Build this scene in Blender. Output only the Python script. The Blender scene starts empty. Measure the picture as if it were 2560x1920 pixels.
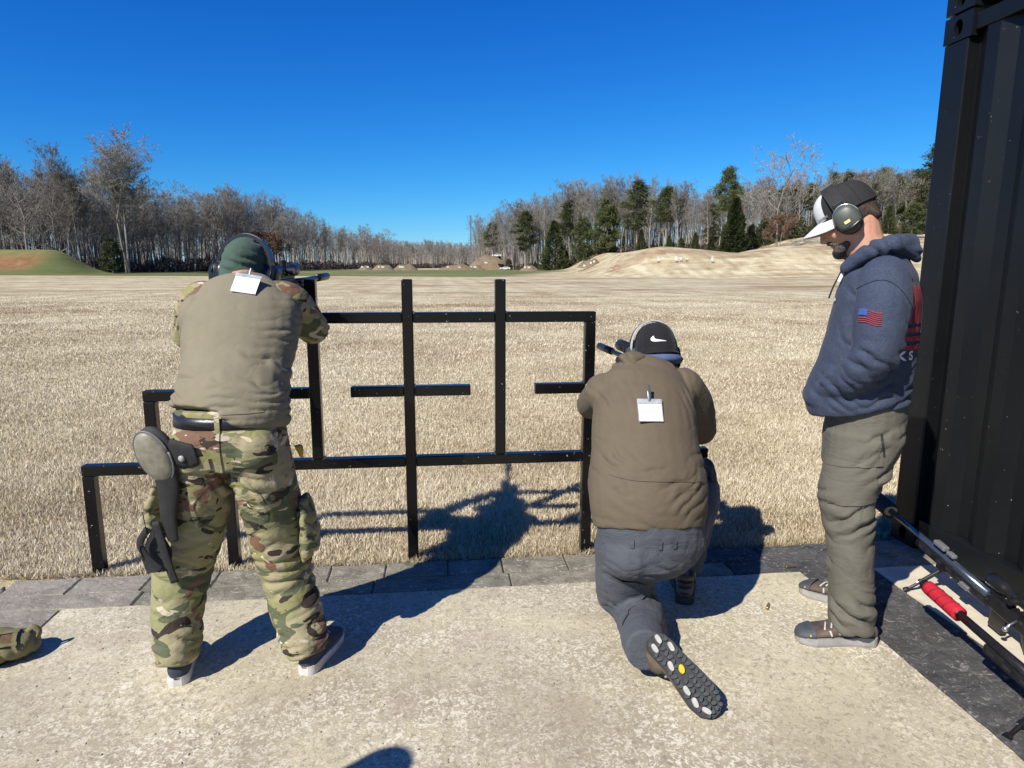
import bpy, bmesh, math, random
import numpy as np
from mathutils import Vector, Matrix, noise
from mathutils.bvhtree import BVHTree

random.seed(7)
RNG = np.random.default_rng(7)
scn = bpy.context.scene
col = scn.collection
PI = math.pi

# ------------------------------------------------------------------ camera
FW = Vector((0.11175, 0.99374, 0.0))          # horizontal heading of the camera
RT = Vector((0.99374, -0.11175, 0.0))
CAM_H = 1.47
def setup_camera():
    cd = bpy.data.cameras.new('camera')
    cd.sensor_width = 36.0
    cd.lens = 36.0 * 1660.0 / 2560.0
    cd.clip_start = 0.05
    cd.clip_end = 6000
    o = bpy.data.objects.new('camera', cd)
    col.objects.link(o)
    p, r = math.radians(10.062), math.radians(-0.1464)
    F = FW * math.cos(p) + Vector((0, 0, -math.sin(p)))
    U = RT.cross(F)
    ri = RT * math.cos(r) - U * math.sin(r)
    ui = RT * math.sin(r) + U * math.cos(r)
    m = Matrix((ri, ui, -F)).transposed().to_4x4()
    m.translation = Vector((0, 0, CAM_H))
    o.matrix_world = m
    scn.camera = o
setup_camera()

# ------------------------------------------------------------------ light
SUN_EL = math.radians(42.5)
SUN_AZ = math.radians(44.0)                   # heading in which light travels, from +x towards +y
w = bpy.data.worlds.new('World')
scn.world = w
w.use_nodes = True
nt = w.node_tree
bg = nt.nodes['Background']
sky = nt.nodes.new('ShaderNodeTexSky')
sky.sky_type = 'NISHITA'
sky.sun_disc = False
sky.sun_elevation = SUN_EL
dx, dy = -math.cos(SUN_AZ), -math.sin(SUN_AZ)  # towards the sun
sky.sun_rotation = math.atan2(dx, dy)
sky.air_density = 1.0
sky.dust_density = 0.0
sky.ozone_density = 4.0
sky.altitude = 200
# deep winter blue: each channel gets its own contrast
sep = nt.nodes.new('ShaderNodeSeparateColor'); cmb = nt.nodes.new('ShaderNodeCombineColor')
nt.links.new(sky.outputs[0], sep.inputs[0])
for ch, (g_, a_) in enumerate(((2.07, 0.574), (1.28, 0.817), (0.815, 1.096))):
    pre = nt.nodes.new('ShaderNodeMath'); pre.operation = 'MULTIPLY'; pre.inputs[1].default_value = 0.1
    pw = nt.nodes.new('ShaderNodeMath'); pw.operation = 'POWER'; pw.inputs[1].default_value = g_
    ml = nt.nodes.new('ShaderNodeMath'); ml.operation = 'MULTIPLY'; ml.inputs[1].default_value = a_ * 10.0
    nt.links.new(sep.outputs[ch], pre.inputs[0]); nt.links.new(pre.outputs[0], pw.inputs[0])
    nt.links.new(pw.outputs[0], ml.inputs[0]); nt.links.new(ml.outputs[0], cmb.inputs[ch])
nt.links.new(cmb.outputs[0], bg.inputs[0])
bg.inputs[1].default_value = 0.082
sl = bpy.data.lights.new('sun', 'SUN')
sl.energy = 5.0
sl.angle = math.radians(0.53)
sl.color = (1.0, 0.94, 0.84)
so = bpy.data.objects.new('sun', sl)
col.objects.link(so)
so.rotation_euler = Vector((math.cos(SUN_AZ) * math.cos(SUN_EL), math.sin(SUN_AZ) * math.cos(SUN_EL), -math.sin(SUN_EL))).to_track_quat('-Z', 'Y').to_euler()
so.location = (-5, -5, 8)
scn.view_settings.view_transform = 'Standard'
scn.view_settings.look = 'None'
scn.view_settings.gamma = 1
scn.view_settings.exposure = 0.42
scn.view_settings.use_curve_mapping = False

# ------------------------------------------------------------------ helpers: materials
MATS = {}
def _base(name):
    m = bpy.data.materials.new(name)
    m.use_nodes = True
    return m, m.node_tree, m.node_tree.nodes['Principled BSDF']

def N(nt, typ, **kw):
    n = nt.nodes.new(typ)
    for k, v in kw.items():
        if k.startswith('i_'):
            n.inputs[k[2:].replace('_', ' ')].default_value = v
        else:
            setattr(n, k, v)
    return n

def ramp(nt, stops, interp='LINEAR'):
    r = nt.nodes.new('ShaderNodeValToRGB')
    r.color_ramp.interpolation = interp
    el = r.color_ramp.elements
    while len(el) > 1:
        el.remove(el[-1])
    el[0].position = stops[0][0]
    el[0].color = (*stops[0][1], 1)
    for p, c in stops[1:]:
        e = el.new(p)
        e.color = (*c, 1)
    return r

def coords(nt, scale=(1, 1, 1), rot=(0, 0, 0)):
    tc = nt.nodes.new('ShaderNodeTexCoord')
    mp = nt.nodes.new('ShaderNodeMapping')
    mp.inputs['Scale'].default_value = scale
    mp.inputs['Rotation'].default_value = rot
    nt.links.new(tc.outputs['Object'], mp.inputs['Vector'])
    return mp.outputs['Vector']

def nz(nt, vec, scale, detail=4, rough=0.55, dist=0.0):
    n = nt.nodes.new('ShaderNodeTexNoise')
    n.inputs['Scale'].default_value = scale
    n.inputs['Detail'].default_value = detail
    n.inputs['Roughness'].default_value = rough
    n.inputs['Distortion'].default_value = dist
    nt.links.new(vec, n.inputs['Vector'])
    return n.outputs['Fac']

def mixc(nt, fac, a, b, mode='MIX'):
    m = nt.nodes.new('ShaderNodeMix')
    m.data_type = 'RGBA'
    m.blend_type = mode
    for sock, v in ((0, fac), (6, a), (7, b)):
        if isinstance(v, (int, float)):
            m.inputs[sock].default_value = v
        elif isinstance(v, tuple):
            m.inputs[sock].default_value = (*v, 1)
        else:
            nt.links.new(v, m.inputs[sock])
    return m.outputs[2]

def bump(nt, bs, height, strength=0.3, dist=0.01, prev=None):
    b = nt.nodes.new('ShaderNodeBump')
    b.inputs['Strength'].default_value = strength
    b.inputs['Distance'].default_value = dist
    nt.links.new(height, b.inputs['Height'])
    if prev is not None:
        nt.links.new(prev, b.inputs['Normal'])
    nt.links.new(b.outputs['Normal'], bs.inputs['Normal'])
    return b.outputs['Normal']

def simple(name, c, c2=None, rough=0.6, metal=0.0, ns=20, bs_=0.2, bd=0.003, bsc=80, spec=0.5, aniso=(1, 1, 1), sheen=0.0):
    """A plain surface: two tones mixed by noise, fine relief."""
    if name in MATS:
        return MATS[name]
    m, nt, b = _base(name)
    v = coords(nt, aniso)
    if c2 is None:
        c2 = tuple(x * 0.8 for x in c)
    r = ramp(nt, [(0.35, c), (0.65, c2)])
    nt.links.new(nz(nt, v, ns), r.inputs[0])
    nt.links.new(r.outputs[0], b.inputs['Base Color'])
    b.inputs['Roughness'].default_value = rough
    b.inputs['Metallic'].default_value = metal
    b.inputs['Specular IOR Level'].default_value = spec
    b.inputs['Sheen Weight'].default_value = sheen
    if bs_ > 0:
        bump(nt, b, nz(nt, v, bsc), bs_, bd)
    MATS[name] = m
    return m

# ------------------------------------------------------------------ helpers: meshes
class MB:
    """Collects shapes; build() links them as ONE mesh object."""
    def __init__(s):
        s.v = []; s.f = []; s.mi = []; s.cm = 0
    def add(s, vs, fs):
        b = len(s.v)
        s.v += [tuple(x) for x in vs]
        s.f += [tuple(i + b for i in f) for f in fs]
        s.mi += [s.cm] * len(fs)
    def box(s, c, size, rot=None, bev=0.0):
        hx, hy, hz = size[0] / 2, size[1] / 2, size[2] / 2
        if bev <= 0:
            vs = [Vector((x, y, z)) for z in (-hz, hz) for x, y in ((-hx, -hy), (hx, -hy), (hx, hy), (-hx, hy))]
            fs = [(3, 2, 1, 0), (4, 5, 6, 7), (0, 1, 5, 4), (1, 2, 6, 5), (2, 3, 7, 6), (3, 0, 4, 7)]
        else:
            bm = bmesh.new()
            bmesh.ops.create_cube(bm, size=1)
            bmesh.ops.scale(bm, vec=size, verts=bm.verts)
            bmesh.ops.bevel(bm, geom=bm.edges[:], offset=bev, segments=2, affect='EDGES', profile=0.5)
            bm.verts.index_update()
            vs = [v.co.copy() for v in bm.verts]
            fs = [tuple(v.index for v in f.verts) for f in bm.faces]
            bm.free()
        R = rot if rot is not None else Matrix.Identity(3)
        s.add([Vector(c) + R @ v for v in vs], fs)
    def prism(s, pts, z0, z1):
        n = len(pts)
        vs = [(x, y, z0) for x, y in pts] + [(x, y, z1) for x, y in pts]
        fs = [tuple(reversed(range(n))), tuple(range(n, 2 * n))] + [(i, (i + 1) % n, n + (i + 1) % n, n + i) for i in range(n)]
        s.add(vs, fs)
    def tube(s, path, radii, seg=12, side=None, smooth=0, cap=True, dome=False):
        """Lofted limb. radii: r or (rx, ry) per point; side gives the rx direction."""
        P = [Vector(p) for p in path]
        R = [(r, r) if isinstance(r, (int, float)) else tuple(r) for r in radii]
        if smooth:
            P2, R2 = [], []
            n = len(P)
            for i in range(n - 1):
                p0, p1, p2, p3 = P[max(i - 1, 0)], P[i], P[i + 1], P[min(i + 2, n - 1)]
                for k in range(smooth):
                    t = k / smooth
                    t2, t3 = t * t, t * t * t
                    P2.append(0.5 * ((2 * p1) + (p2 - p0) * t + (2 * p0 - 5 * p1 + 4 * p2 - p3) * t2 + (3 * p1 - p0 - 3 * p2 + p3) * t3))
                    e = t * t * (3 - 2 * t)
                    R2.append(tuple(R[i][j] * (1 - e) + R[i + 1][j] * e for j in (0, 1)))
            P2.append(P[-1]); R2.append(R[-1])
            P, R = P2, R2
        if dome:
            d0 = (P[0] - P[1]).normalized(); d1 = (P[-1] - P[-2]).normalized()
            a, b = [], []
            for k in (0.98, 0.8, 0.45):
                cc = math.sqrt(max(0, 1 - k * k))
                a.append((P[0] + d0 * k * min(R[0]), (R[0][0] * cc, R[0][1] * cc)))
                b.append((P[-1] + d1 * k * min(R[-1]), (R[-1][0] * cc, R[-1][1] * cc)))
            P = [x[0] for x in a] + P + [x[0] for x in reversed(b)]
            R = [x[1] for x in a] + R + [x[1] for x in reversed(b)]
        n = len(P)
        vs, fs = [], []
        pS = None
        for i in range(n):
            T = (P[min(i + 1, n - 1)] - P[max(i - 1, 0)])
            if T.length < 1e-9:
                T = Vector((0, 0, 1))
            T.normalize()
            S = Vector(side) if side is not None else (pS if pS is not None else (Vector((1, 0, 0)) if abs(T.x) < 0.8 else Vector((0, 1, 0))))
            S = S - T * S.dot(T)
            if S.length < 1e-4:
                S = T.orthogonal()
            S.normalize()
            pS = S
            Nn = T.cross(S)
            for k in range(seg):
                a = 2 * PI * k / seg
                vs.append(P[i] + S * (R[i][0] * math.cos(a)) + Nn * (R[i][1] * math.sin(a)))
        for i in range(n - 1):
            for k in range(seg):
                k2 = (k + 1) % seg
                fs.append((i * seg + k, i * seg + k2, (i + 1) * seg + k2, (i + 1) * seg + k))
        if cap:
            fs.append(tuple(reversed(range(seg))))
            fs.append(tuple(range((n - 1) * seg, n * seg)))
        s.add(vs, fs)
    def cyl(s, a, b, r, seg=16, r2=None):
        s.tube([a, b], [r, r if r2 is None else r2], seg)
    def ball(s, c, r, nu=16, nv=10, rot=None):
        rx, ry, rz = (r, r, r) if isinstance(r, (int, float)) else r
        R = rot if rot is not None else Matrix.Identity(3)
        vs = [Vector(c) + R @ Vector((0, 0, -rz))]
        for j in range(1, nv):
            t = -PI / 2 + PI * j / nv
            for i in range(nu):
                a = 2 * PI * i / nu
                vs.append(Vector(c) + R @ Vector((rx * math.cos(t) * math.cos(a), ry * math.cos(t) * math.sin(a), rz * math.sin(t))))
        vs.append(Vector(c) + R @ Vector((0, 0, rz)))
        fs = [(0, 1 + (i + 1) % nu, 1 + i) for i in range(nu)]
        for j in range(nv - 2):
            for i in range(nu):
                a = 1 + j * nu + i; b2 = 1 + j * nu + (i + 1) % nu
                fs.append((a, b2, b2 + nu, a + nu))
        L = len(vs) - 1
        o = 1 + (nv - 2) * nu
        fs += [(o + i, o + (i + 1) % nu, L) for i in range(nu)]
        s.add(vs, fs)
    def build(s, name, mat, parent=None, smooth=False, org=None):
        me = bpy.data.meshes.new(name)
        o = Vector(org) if org is not None else (root_org(parent) if parent is not None else Vector())
        me.from_pydata([tuple(Vector(v) - o) for v in s.v], [], s.f)
        for m in (mat if isinstance(mat, (list, tuple)) else [mat]):
            me.materials.append(m)
        if any(s.mi):
            me.polygons.foreach_set('material_index', s.mi)
        if smooth:
            me.polygons.foreach_set('use_smooth', [True] * len(me.polygons))
        me.update()
        return link(name, me, parent, o if (org is not None and parent is None) else None)

def root_org(o):
    while o.parent is not None:
        o = o.parent
    return Vector(o.location)

def link(name, me, parent=None, loc=None):
    ob = bpy.data.objects.new(name, me)
    col.objects.link(ob)
    if parent is not None:
        ob.parent = parent
    if loc is not None:
        ob.location = loc
    return ob

def tag(o, label, cat, group=None, kind=None):
    if label: o['label'] = label
    if cat: o['category'] = cat
    if group: o['group'] = group
    if kind: o['kind'] = kind
    return o

def structure(o):
    o['kind'] = 'structure'
    return o

def thing(name, loc, label, cat, group=None):
    o = bpy.data.objects.new(name, None)
    o.empty_display_size = 0.2
    col.objects.link(o)
    o.location = loc
    return tag(o, label, cat, group)

def np_mesh(name, v, f, mat, smooth=False):
    """Fast mesh from numpy arrays (all faces the same size)."""
    me = bpy.data.meshes.new(name)
    n, k = f.shape
    me.vertices.add(len(v)); me.vertices.foreach_set('co', v.astype(np.float32).ravel())
    me.loops.add(n * k); me.loops.foreach_set('vertex_index', f.astype(np.int32).ravel())
    me.polygons.add(n)
    me.polygons.foreach_set('loop_start', np.arange(0, n * k, k, dtype=np.int32))
    me.polygons.foreach_set('loop_total', np.full(n, k, dtype=np.int32))
    if smooth:
        me.polygons.foreach_set('use_smooth', np.ones(n, dtype=bool))
    me.materials.append(mat)
    me.update()
    me.validate()
    return me

def bevel_mod(o, w_=0.004, seg=2):
    """Bevel baked into the mesh."""
    bm = bmesh.new(); bm.from_mesh(o.data)
    ed = [e for e in bm.edges if len(e.link_faces) == 2 and e.calc_face_angle(0) > 0.6]
    bmesh.ops.bevel(bm, geom=ed, offset=w_, segments=seg, affect='EDGES', profile=0.6)
    bm.to_mesh(o.data); bm.free()
    return o

def sst(a, b, x):
    t = np.clip((x - a) / (b - a), 0, 1)
    return t * t * (3 - 2 * t)

# ------------------------------------------------------------------ terrain
def world_of(lat, dep):
    return RT * lat + FW * dep

def terrain(lat, dep):
    """Ground height in camera-aligned ground coordinates (metres right, metres ahead)."""
    z = np.full(np.broadcast(lat, dep).shape, -0.035)
    # grassy bank at the far left of the field
    z = z + 4.1 * np.exp(-((dep - 116) / 6.0) ** 2) * sst(-71.5, -79, lat)
    # knoll on the right with a target line on its face
    knoll = sst(10, 23.5, lat - (dep - 100) * 0.05) * sst(86, 107, dep)
    z = z + 4.4 * knoll * (1 + 0.05 * np.sin(lat * 0.35))
    z = z - 0.9 * np.exp(-((lat - 36.5) / 4.5) ** 2) * sst(95, 108, dep)
    z = z + 4.0 * sst(46, 70, lat) * sst(106, 150, dep)
    z = z + 2.4 * sst(26, 60, lat) * sst(55, 100, dep) * (1 - sst(100, 120, dep)) * 0.35
    # land lifts gently far away
    z = z + 3.0 * sst(4, 40, lat) * sst(130, 260, dep)
    return z

def tz(lat, dep):
    return float(terrain(np.array(float(lat)), np.array(float(dep))))

def grass_material():
    m, nt, b = _base('dormant_turf')
    tc = nt.nodes.new('ShaderNodeTexCoord')
    geo = tc.outputs['Object']
    def mp(scale, rot=0.0):
        q = nt.nodes.new('ShaderNodeMapping')
        q.inputs['Scale'].default_value = scale
        q.inputs['Rotation'].default_value = (0, 0, rot)
        nt.links.new(geo, q.inputs['Vector'])
        return q.outputs[0]
    v1 = mp((1, 1, 1))
    tan = ramp(nt, [(0.32, (0.37, 0.30, 0.18)), (0.5, (0.52, 0.455, 0.29)), (0.68, (0.65, 0.60, 0.41))])
    nt.links.new(nz(nt, mp((1, 0.7, 1), 0.12), 0.55, 8, 0.72), tan.inputs[0])
    # fine clumps
    fine = ramp(nt, [(0.3, (0.55, 0.5, 0.45)), (0.6, (1.1, 1.1, 1.1))])
    nt.links.new(nz(nt, v1, 14.0, 6, 0.7), fine.inputs[0])
    c = mixc(nt, 1.0, tan.outputs[0], fine.outputs[0], 'MULTIPLY')
    patch_ = ramp(nt, [(0.37, (0.74, 0.69, 0.63)), (0.50, (1.0, 1.0, 1.0)), (0.62, (1.10, 1.11, 1.13))])
    nt.links.new(nz(nt, mp((0.10, 0.30, 1), 0.1), 1.0, 7, 0.68, 0.5), patch_.inputs[0])
    c = mixc(nt, 1.0, c, patch_.outputs[0], 'MULTIPLY')
    lane = nt.nodes.new('ShaderNodeTexWave'); lane.inputs['Scale'].default_value = 0.16; lane.inputs['Distortion'].default_value = 1.2
    nt.links.new(mp((1, 0.02, 1)), lane.inputs['Vector'])
    lr = ramp(nt, [(0.2, (0.95, 0.95, 0.94)), (0.8, (1.05, 1.05, 1.06))])
    nt.links.new(lane.outputs['Fac'], lr.inputs[0])
    c = mixc(nt, 1.0, c, lr.outputs[0], 'MULTIPLY')
    # reddish worn streaks
    st = ramp(nt, [(0.53, (0, 0, 0)), (0.63, (0.8, 0.8, 0.8))])
    nt.links.new(nz(nt, mp((0.07, 0.16, 1), 0.2), 1.0, 7, 0.65, 0.6), st.inputs[0])
    c = mixc(nt, st.outputs[0], c, (0.25, 0.155, 0.085))
    # colour carried by the ground itself: sown green winter grass, bare red clay
    at = nt.nodes.new('ShaderNodeAttribute'); at.attribute_name = 'green'
    gr = ramp(nt, [(0.3, (0.085, 0.11, 0.035)), (0.7, (0.17, 0.19, 0.07))])
    nt.links.new(nz(nt, mp((0.05, 0.12, 1)), 1.0, 6, 0.7), gr.inputs[0])
    c = mixc(nt, at.outputs['Fac'], c, gr.outputs[0])
    at2 = nt.nodes.new('ShaderNodeAttribute'); at2.attribute_name = 'clay'
    cl = ramp(nt, [(0.3, (0.16, 0.075, 0.035)), (0.7, (0.30, 0.17, 0.09))])
    nt.links.new(nz(nt, v1, 0.5, 6, 0.7), cl.inputs[0])
    c = mixc(nt, at2.outputs['Fac'], c, cl.outputs[0])
    nt.links.new(c, b.inputs['Base Color'])
    b.inputs['Roughness'].default_value = 0.95
    b.inputs['Specular IOR Level'].default_value = 0.1
    n1 = bump(nt, b, nz(nt, v1, 9.0, 6, 0.75), 0.8, 0.05)
    return m

def make_ground():
    rads = np.concatenate([[0.3, 1.0, 2.0], np.geomspace(2.6, 60, 90), np.linspace(61, 150, 120), np.geomspace(152, 420, 70), np.geomspace(440, 5000, 24)])
    ang = np.radians(np.concatenate([np.arange(-180, -52, 6.0), np.arange(-52, 50, 0.4), np.arange(50, 180.1, 6.0)]))
    ang[-1] = math.pi
    A, R = np.meshgrid(ang, rads)
    lat, dep = R * np.sin(A), R * np.cos(A)
    z = terrain(lat, dep)
    rough = np.array([noise.noise(Vector((x * 0.5, y * 0.5, 0))) for x, y in zip(lat.ravel(), dep.ravel())]).reshape(lat.shape)
    z = z + rough * 0.02 * np.clip((R - 4) / 10, 0, 1)
    X = lat * RT.x + dep * FW.x
    Y = lat * RT.y + dep * FW.y
    # stays a step below the patio
    under = (Y < 3.17) & (R < 12)
    z = np.where(under, -0.06, z)
    v = np.stack([X, Y, z], -1).reshape(-1, 3)
    nr, na = A.shape
    i = np.arange(nr - 1)[:, None] * na + np.arange(na - 1)[None, :]
    f = np.stack([i, i + 1, i + na + 1, i + na], -1).reshape(-1, 4)[:, ::-1]
    o = link('field', np_mesh('field', v, f, grass_material(), True))
    structure(o)
    # where it is sown green / bare clay
    wob = np.array([noise.noise(Vector((x * 0.03, y * 0.05, 3))) for x, y in zip(lat.ravel(), dep.ravel())]).reshape(lat.shape)
    green = sst(92, 97, dep + wob * 10 + lat * 0.05) * (1 - sst(-6, 4, lat - (dep - 95) * 0.16 + wob * 5))
    green = np.maximum(green, np.exp(-((dep - 116) / 8.0) ** 2) * sst(-66, -74, lat) * 0.8)
    green = green * (1 - sst(250, 300, dep)) * (0.95 + 0.35 * wob)
    clay = np.exp(-((dep - 110.5) / 3.2) ** 2) * sst(-76, -79, lat + wob * 5) * 0.95
    clay = np.maximum(clay, 0.62 * sst(98.5, 101, dep + wob * 3) * (1 - sst(105, 112, dep)) * sst(13, 20, lat + wob * 4) * (1 - sst(56, 66, lat)) * np.clip(0.65 + 1.2 * wob, 0, 1))
    for nm, a in (('green', green), ('clay', clay)):
        at = o.data.attributes.new(nm, 'FLOAT', 'POINT')
        at.data.foreach_set('value', np.clip(a, 0, 1).astype(np.float32).ravel())
    return o
make_ground()

# ------------------------------------------------------------------ grass blades near the patio
def make_grass():
    m, nt, b = _base('dry_grass_blades')
    at = nt.nodes.new('ShaderNodeAttribute'); at.attribute_name = 'tone'
    r = ramp(nt, [(0.0, (0.16, 0.105, 0.055)), (0.3, (0.42, 0.34, 0.215)), (0.62, (0.60, 0.515, 0.36)), (0.95, (0.75, 0.685, 0.535)), (1.0, (0.30, 0.31, 0.14))])
    nt.links.new(at.outputs['Fac'], r.inputs[0])
    nt.links.new(r.outputs[0], b.inputs['Base Color'])
    b.inputs['Roughness'].default_value = 0.8
    b.inputs['Specular IOR Level'].default_value = 0.2
    n = 760000
    # depth distribution: constant density on screen
    d0, d1 = 3.0, 42.0
    u = RNG.random(n)
    dep = 1.0 / (1 / d0 - u * (1 / d0 - 1 / d1))
    lat = (RNG.random(n) * 2 - 1) * (dep * 0.86 + 0.5)
    X = lat * RT.x + dep * FW.x; Y = lat * RT.y + dep * FW.y
    edge = 3.175 + 0.012 * np.sin(X * 9.0) + 0.012 * np.sin(X * 23.0 + 1)
    keep = (Y > edge) & (X > -60) & ~((X > 2.3) & (Y < 3.26))
    X, Y, lat, dep = X[keep], Y[keep], lat[keep], dep[keep]
    n = len(X)
    z = terrain(lat, dep) + 0.005
    clump = np.array([noise.noise(Vector((x * 1.3, y * 1.3, 0))) + 0.6 * noise.noise(Vector((x * 5, y * 5, 7))) for x, y in zip(X, Y)])
    L = (0.024 + 0.031 * RNG.random(n)) * (1 + 0.35 * clump)
    L = L * (1 - 0.75 * sst(18, 42, dep)) * (0.85 + 0.15 * sst(6, 3.4, Y))
    fringe = np.exp(-((Y - 3.19) / 0.07) ** 2)
    L = L * (1 + 0.35 * fringe)
    wd = (0.0024 + 0.0020 * RNG.random(n)) * np.clip(dep / 5.0, 1, 10)
    L = L * np.clip((dep / 7) ** 0.25, 1, 1.5)
    ang = RNG.random(n) * 2 * PI
    lean = 0.12 + 0.85 * RNG.random(n)
    dx, dy = np.cos(ang) * np.sin(lean), np.sin(ang) * np.sin(lean)
    dz = np.cos(lean)
    # blades turn their flat side at random
    a2 = RNG.random(n) * PI
    sx, sy = np.cos(a2) * wd / 2, np.sin(a2) * wd / 2
    B = np.stack([X, Y, z], -1)
    S = np.stack([sx, sy, np.zeros(n)], -1)
    D = np.stack([dx, dy, dz], -1) * L[:, None]
    droop = np.stack([dx * 0.3, dy * 0.3, -0.35 * np.ones(n)], -1) * (L * RNG.random(n))[:, None]
    M_ = B + D * 0.55
    T = B + D + droop * 0.55
    v = np.empty((n, 5, 3))
    v[:, 0] = B - S; v[:, 1] = B + S; v[:, 2] = M_ + S * 0.8; v[:, 3] = M_ - S * 0.8; v[:, 4] = T
    k = np.arange(n)[:, None] * 5
    f = np.concatenate([k + np.array([[0, 1, 2]]), k + np.array([[0, 2, 3]]), k + np.array([[3, 2, 4]])])
    o = link('dry_grass', np_mesh('dry_grass', v.reshape(-1, 3), f, m))
    patch = np.array([noise.noise(Vector((x * 0.35, y * 0.6, 11))) for x, y in zip(X, Y)])
    tone = np.clip(0.57 + 0.25 * RNG.standard_normal(n) + 0.18 * clump + 0.34 * patch - 0.15 * fringe, 0, 0.95)
    tone = np.where(RNG.random(n) < 0.006 + 0.05 * fringe, 1.0, tone)
    at = o.data.attributes.new('tone', 'FLOAT', 'POINT')
    at.data.foreach_set('value', np.repeat(tone, 5).astype(np.float32))
    tag(o, 'short dry tan grass growing up to the patio edge', None, kind='stuff')
make_grass()

# ------------------------------------------------------------------ patio
def concrete_mat():
    m, nt, b = _base('weathered_concrete')
    v = coords(nt)
    big = ramp(nt, [(0.36, (0.315, 0.272, 0.19)), (0.5, (0.40, 0.355, 0.245)), (0.64, (0.51, 0.46, 0.31))])
    nt.links.new(nz(nt, v, 1.1, 5, 0.6, 0.4), big.inputs[0])
    # pale worm-like flecks
    vo = ramp(nt, [(0.50, (0, 0, 0)), (0.56, (1, 1, 1))])
    nt.links.new(nz(nt, v, 46, 4, 0.62, 1.6), vo.inputs[0])
    mask = ramp(nt, [(0.34, (0.05, 0.05, 0.05)), (0.62, (0.82, 0.82, 0.82))])
    nt.links.new(nz(nt, v, 1.9, 4, 0.65), mask.inputs[0])
    mm = nt.nodes.new('ShaderNodeMath'); mm.operation = 'MULTIPLY'
    nt.links.new(vo.outputs[0], mm.inputs[0]); nt.links.new(mask.outputs[0], mm.inputs[1])
    c = mixc(nt, mm.outputs[0], big.outputs[0], (0.72, 0.68, 0.56))
    # dark grit
    dk = ramp(nt, [(0.38, (1, 1, 1)), (0.47, (0, 0, 0))])
    nt.links.new(nz(nt, v, 44, 4, 0.65, 1.2), dk.inputs[0])
    dm = nt.nodes.new('ShaderNodeMath'); dm.operation = 'MULTIPLY'; dm.inputs[1].default_value = 0.65
    nt.links.new(dk.outputs[0], dm.inputs[0])
    c = mixc(nt, dm.outputs[0], c, (0.235, 0.20, 0.155))
    pk = ramp(nt, [(0.58, (0, 0, 0)), (0.68, (0.45, 0.45, 0.45))])
    nt.links.new(nz(nt, v, 3.3, 5, 0.65, 0.5), pk.inputs[0])
    c = mixc(nt, pk.outputs[0], c, (0.40, 0.325, 0.255))
    # a few exposed pebbles
    vor = nt.nodes.new('ShaderNodeTexVoronoi'); vor.inputs['Scale'].default_value = 26
    nt.links.new(v, vor.inputs['Vector'])
    pb = ramp(nt, [(0.09, (1, 1, 1)), (0.13, (0, 0, 0))])
    nt.links.new(vor.outputs['Distance'], pb.inputs[0])
    vsel = ramp(nt, [(0.72, (0, 0, 0)), (0.74, (0.75, 0.75, 0.75))])
    nt.links.new(vor.outputs['Color'], vsel.inputs[0])
    pm = nt.nodes.new('ShaderNodeMath'); pm.operation = 'MULTIPLY'
    nt.links.new(pb.outputs[0], pm.inputs[0]); nt.links.new(vsel.outputs[0], pm.inputs[1])
    c = mixc(nt, pm.outputs[0], c, mixc(nt, nz(nt, v, 9, 2), (0.27, 0.23, 0.19), (0.75, 0.71, 0.62)))
    nt.links.new(c, b.inputs['Base Color'])
    b.inputs['Roughness'].default_value = 0.9
    b.inputs['Specular IOR Level'].default_value = 0.25
    n1 = bump(nt, b, nz(nt, v, 65, 5, 0.7, 0.8), 0.35, 0.006)
    bump(nt, b, nz(nt, v, 7, 4, 0.6), 0.2, 0.02, n1)
    return m

def stone_mat(name, dark, light, streak):
    m, nt, b = _base(name)
    v = coords(nt)
    v2 = coords(nt, (1.0, 1.35, 1), (0, 0, 0.5))
    r = ramp(nt, [(0.28, dark), (0.52, tuple((a + c) / 2 for a, c in zip(dark, light))), (0.72, light)])
    nt.links.new(nz(nt, v2, 5.5, 7, 0.68, 0.8), r.inputs[0])
    s_ = ramp(nt, [(0.55, (0, 0, 0)), (0.64, (0.8, 0.8, 0.8))])
    nt.links.new(nz(nt, v2, 21, 6, 0.72, 2.0), s_.inputs[0])
    c = mixc(nt, s_.outputs[0], r.outputs[0], streak)
    nt.links.new(c, b.inputs['Base Color'])
    b.inputs['Roughness'].default_value = 0.92
    b.inputs['Specular IOR Level'].default_value = 0.15
    n1 = bump(nt, b, nz(nt, v2, 14, 7, 0.72, 1.2), 0.9, 0.016)
    bump(nt, b, nz(nt, v, 70, 4, 0.7), 0.25, 0.004, n1)
    return m

def sheet(name, x0, x1, y0, y1, z, mat, n=(1, 1), parent=None):
    mb = MB()
    mb.box(((x0 + x1) / 2, (y0 + y1) / 2, z - 0.02), (x1 - x0, y1 - y0, 0.04))
    o = mb.build(name, mat, parent)
    return o

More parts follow.
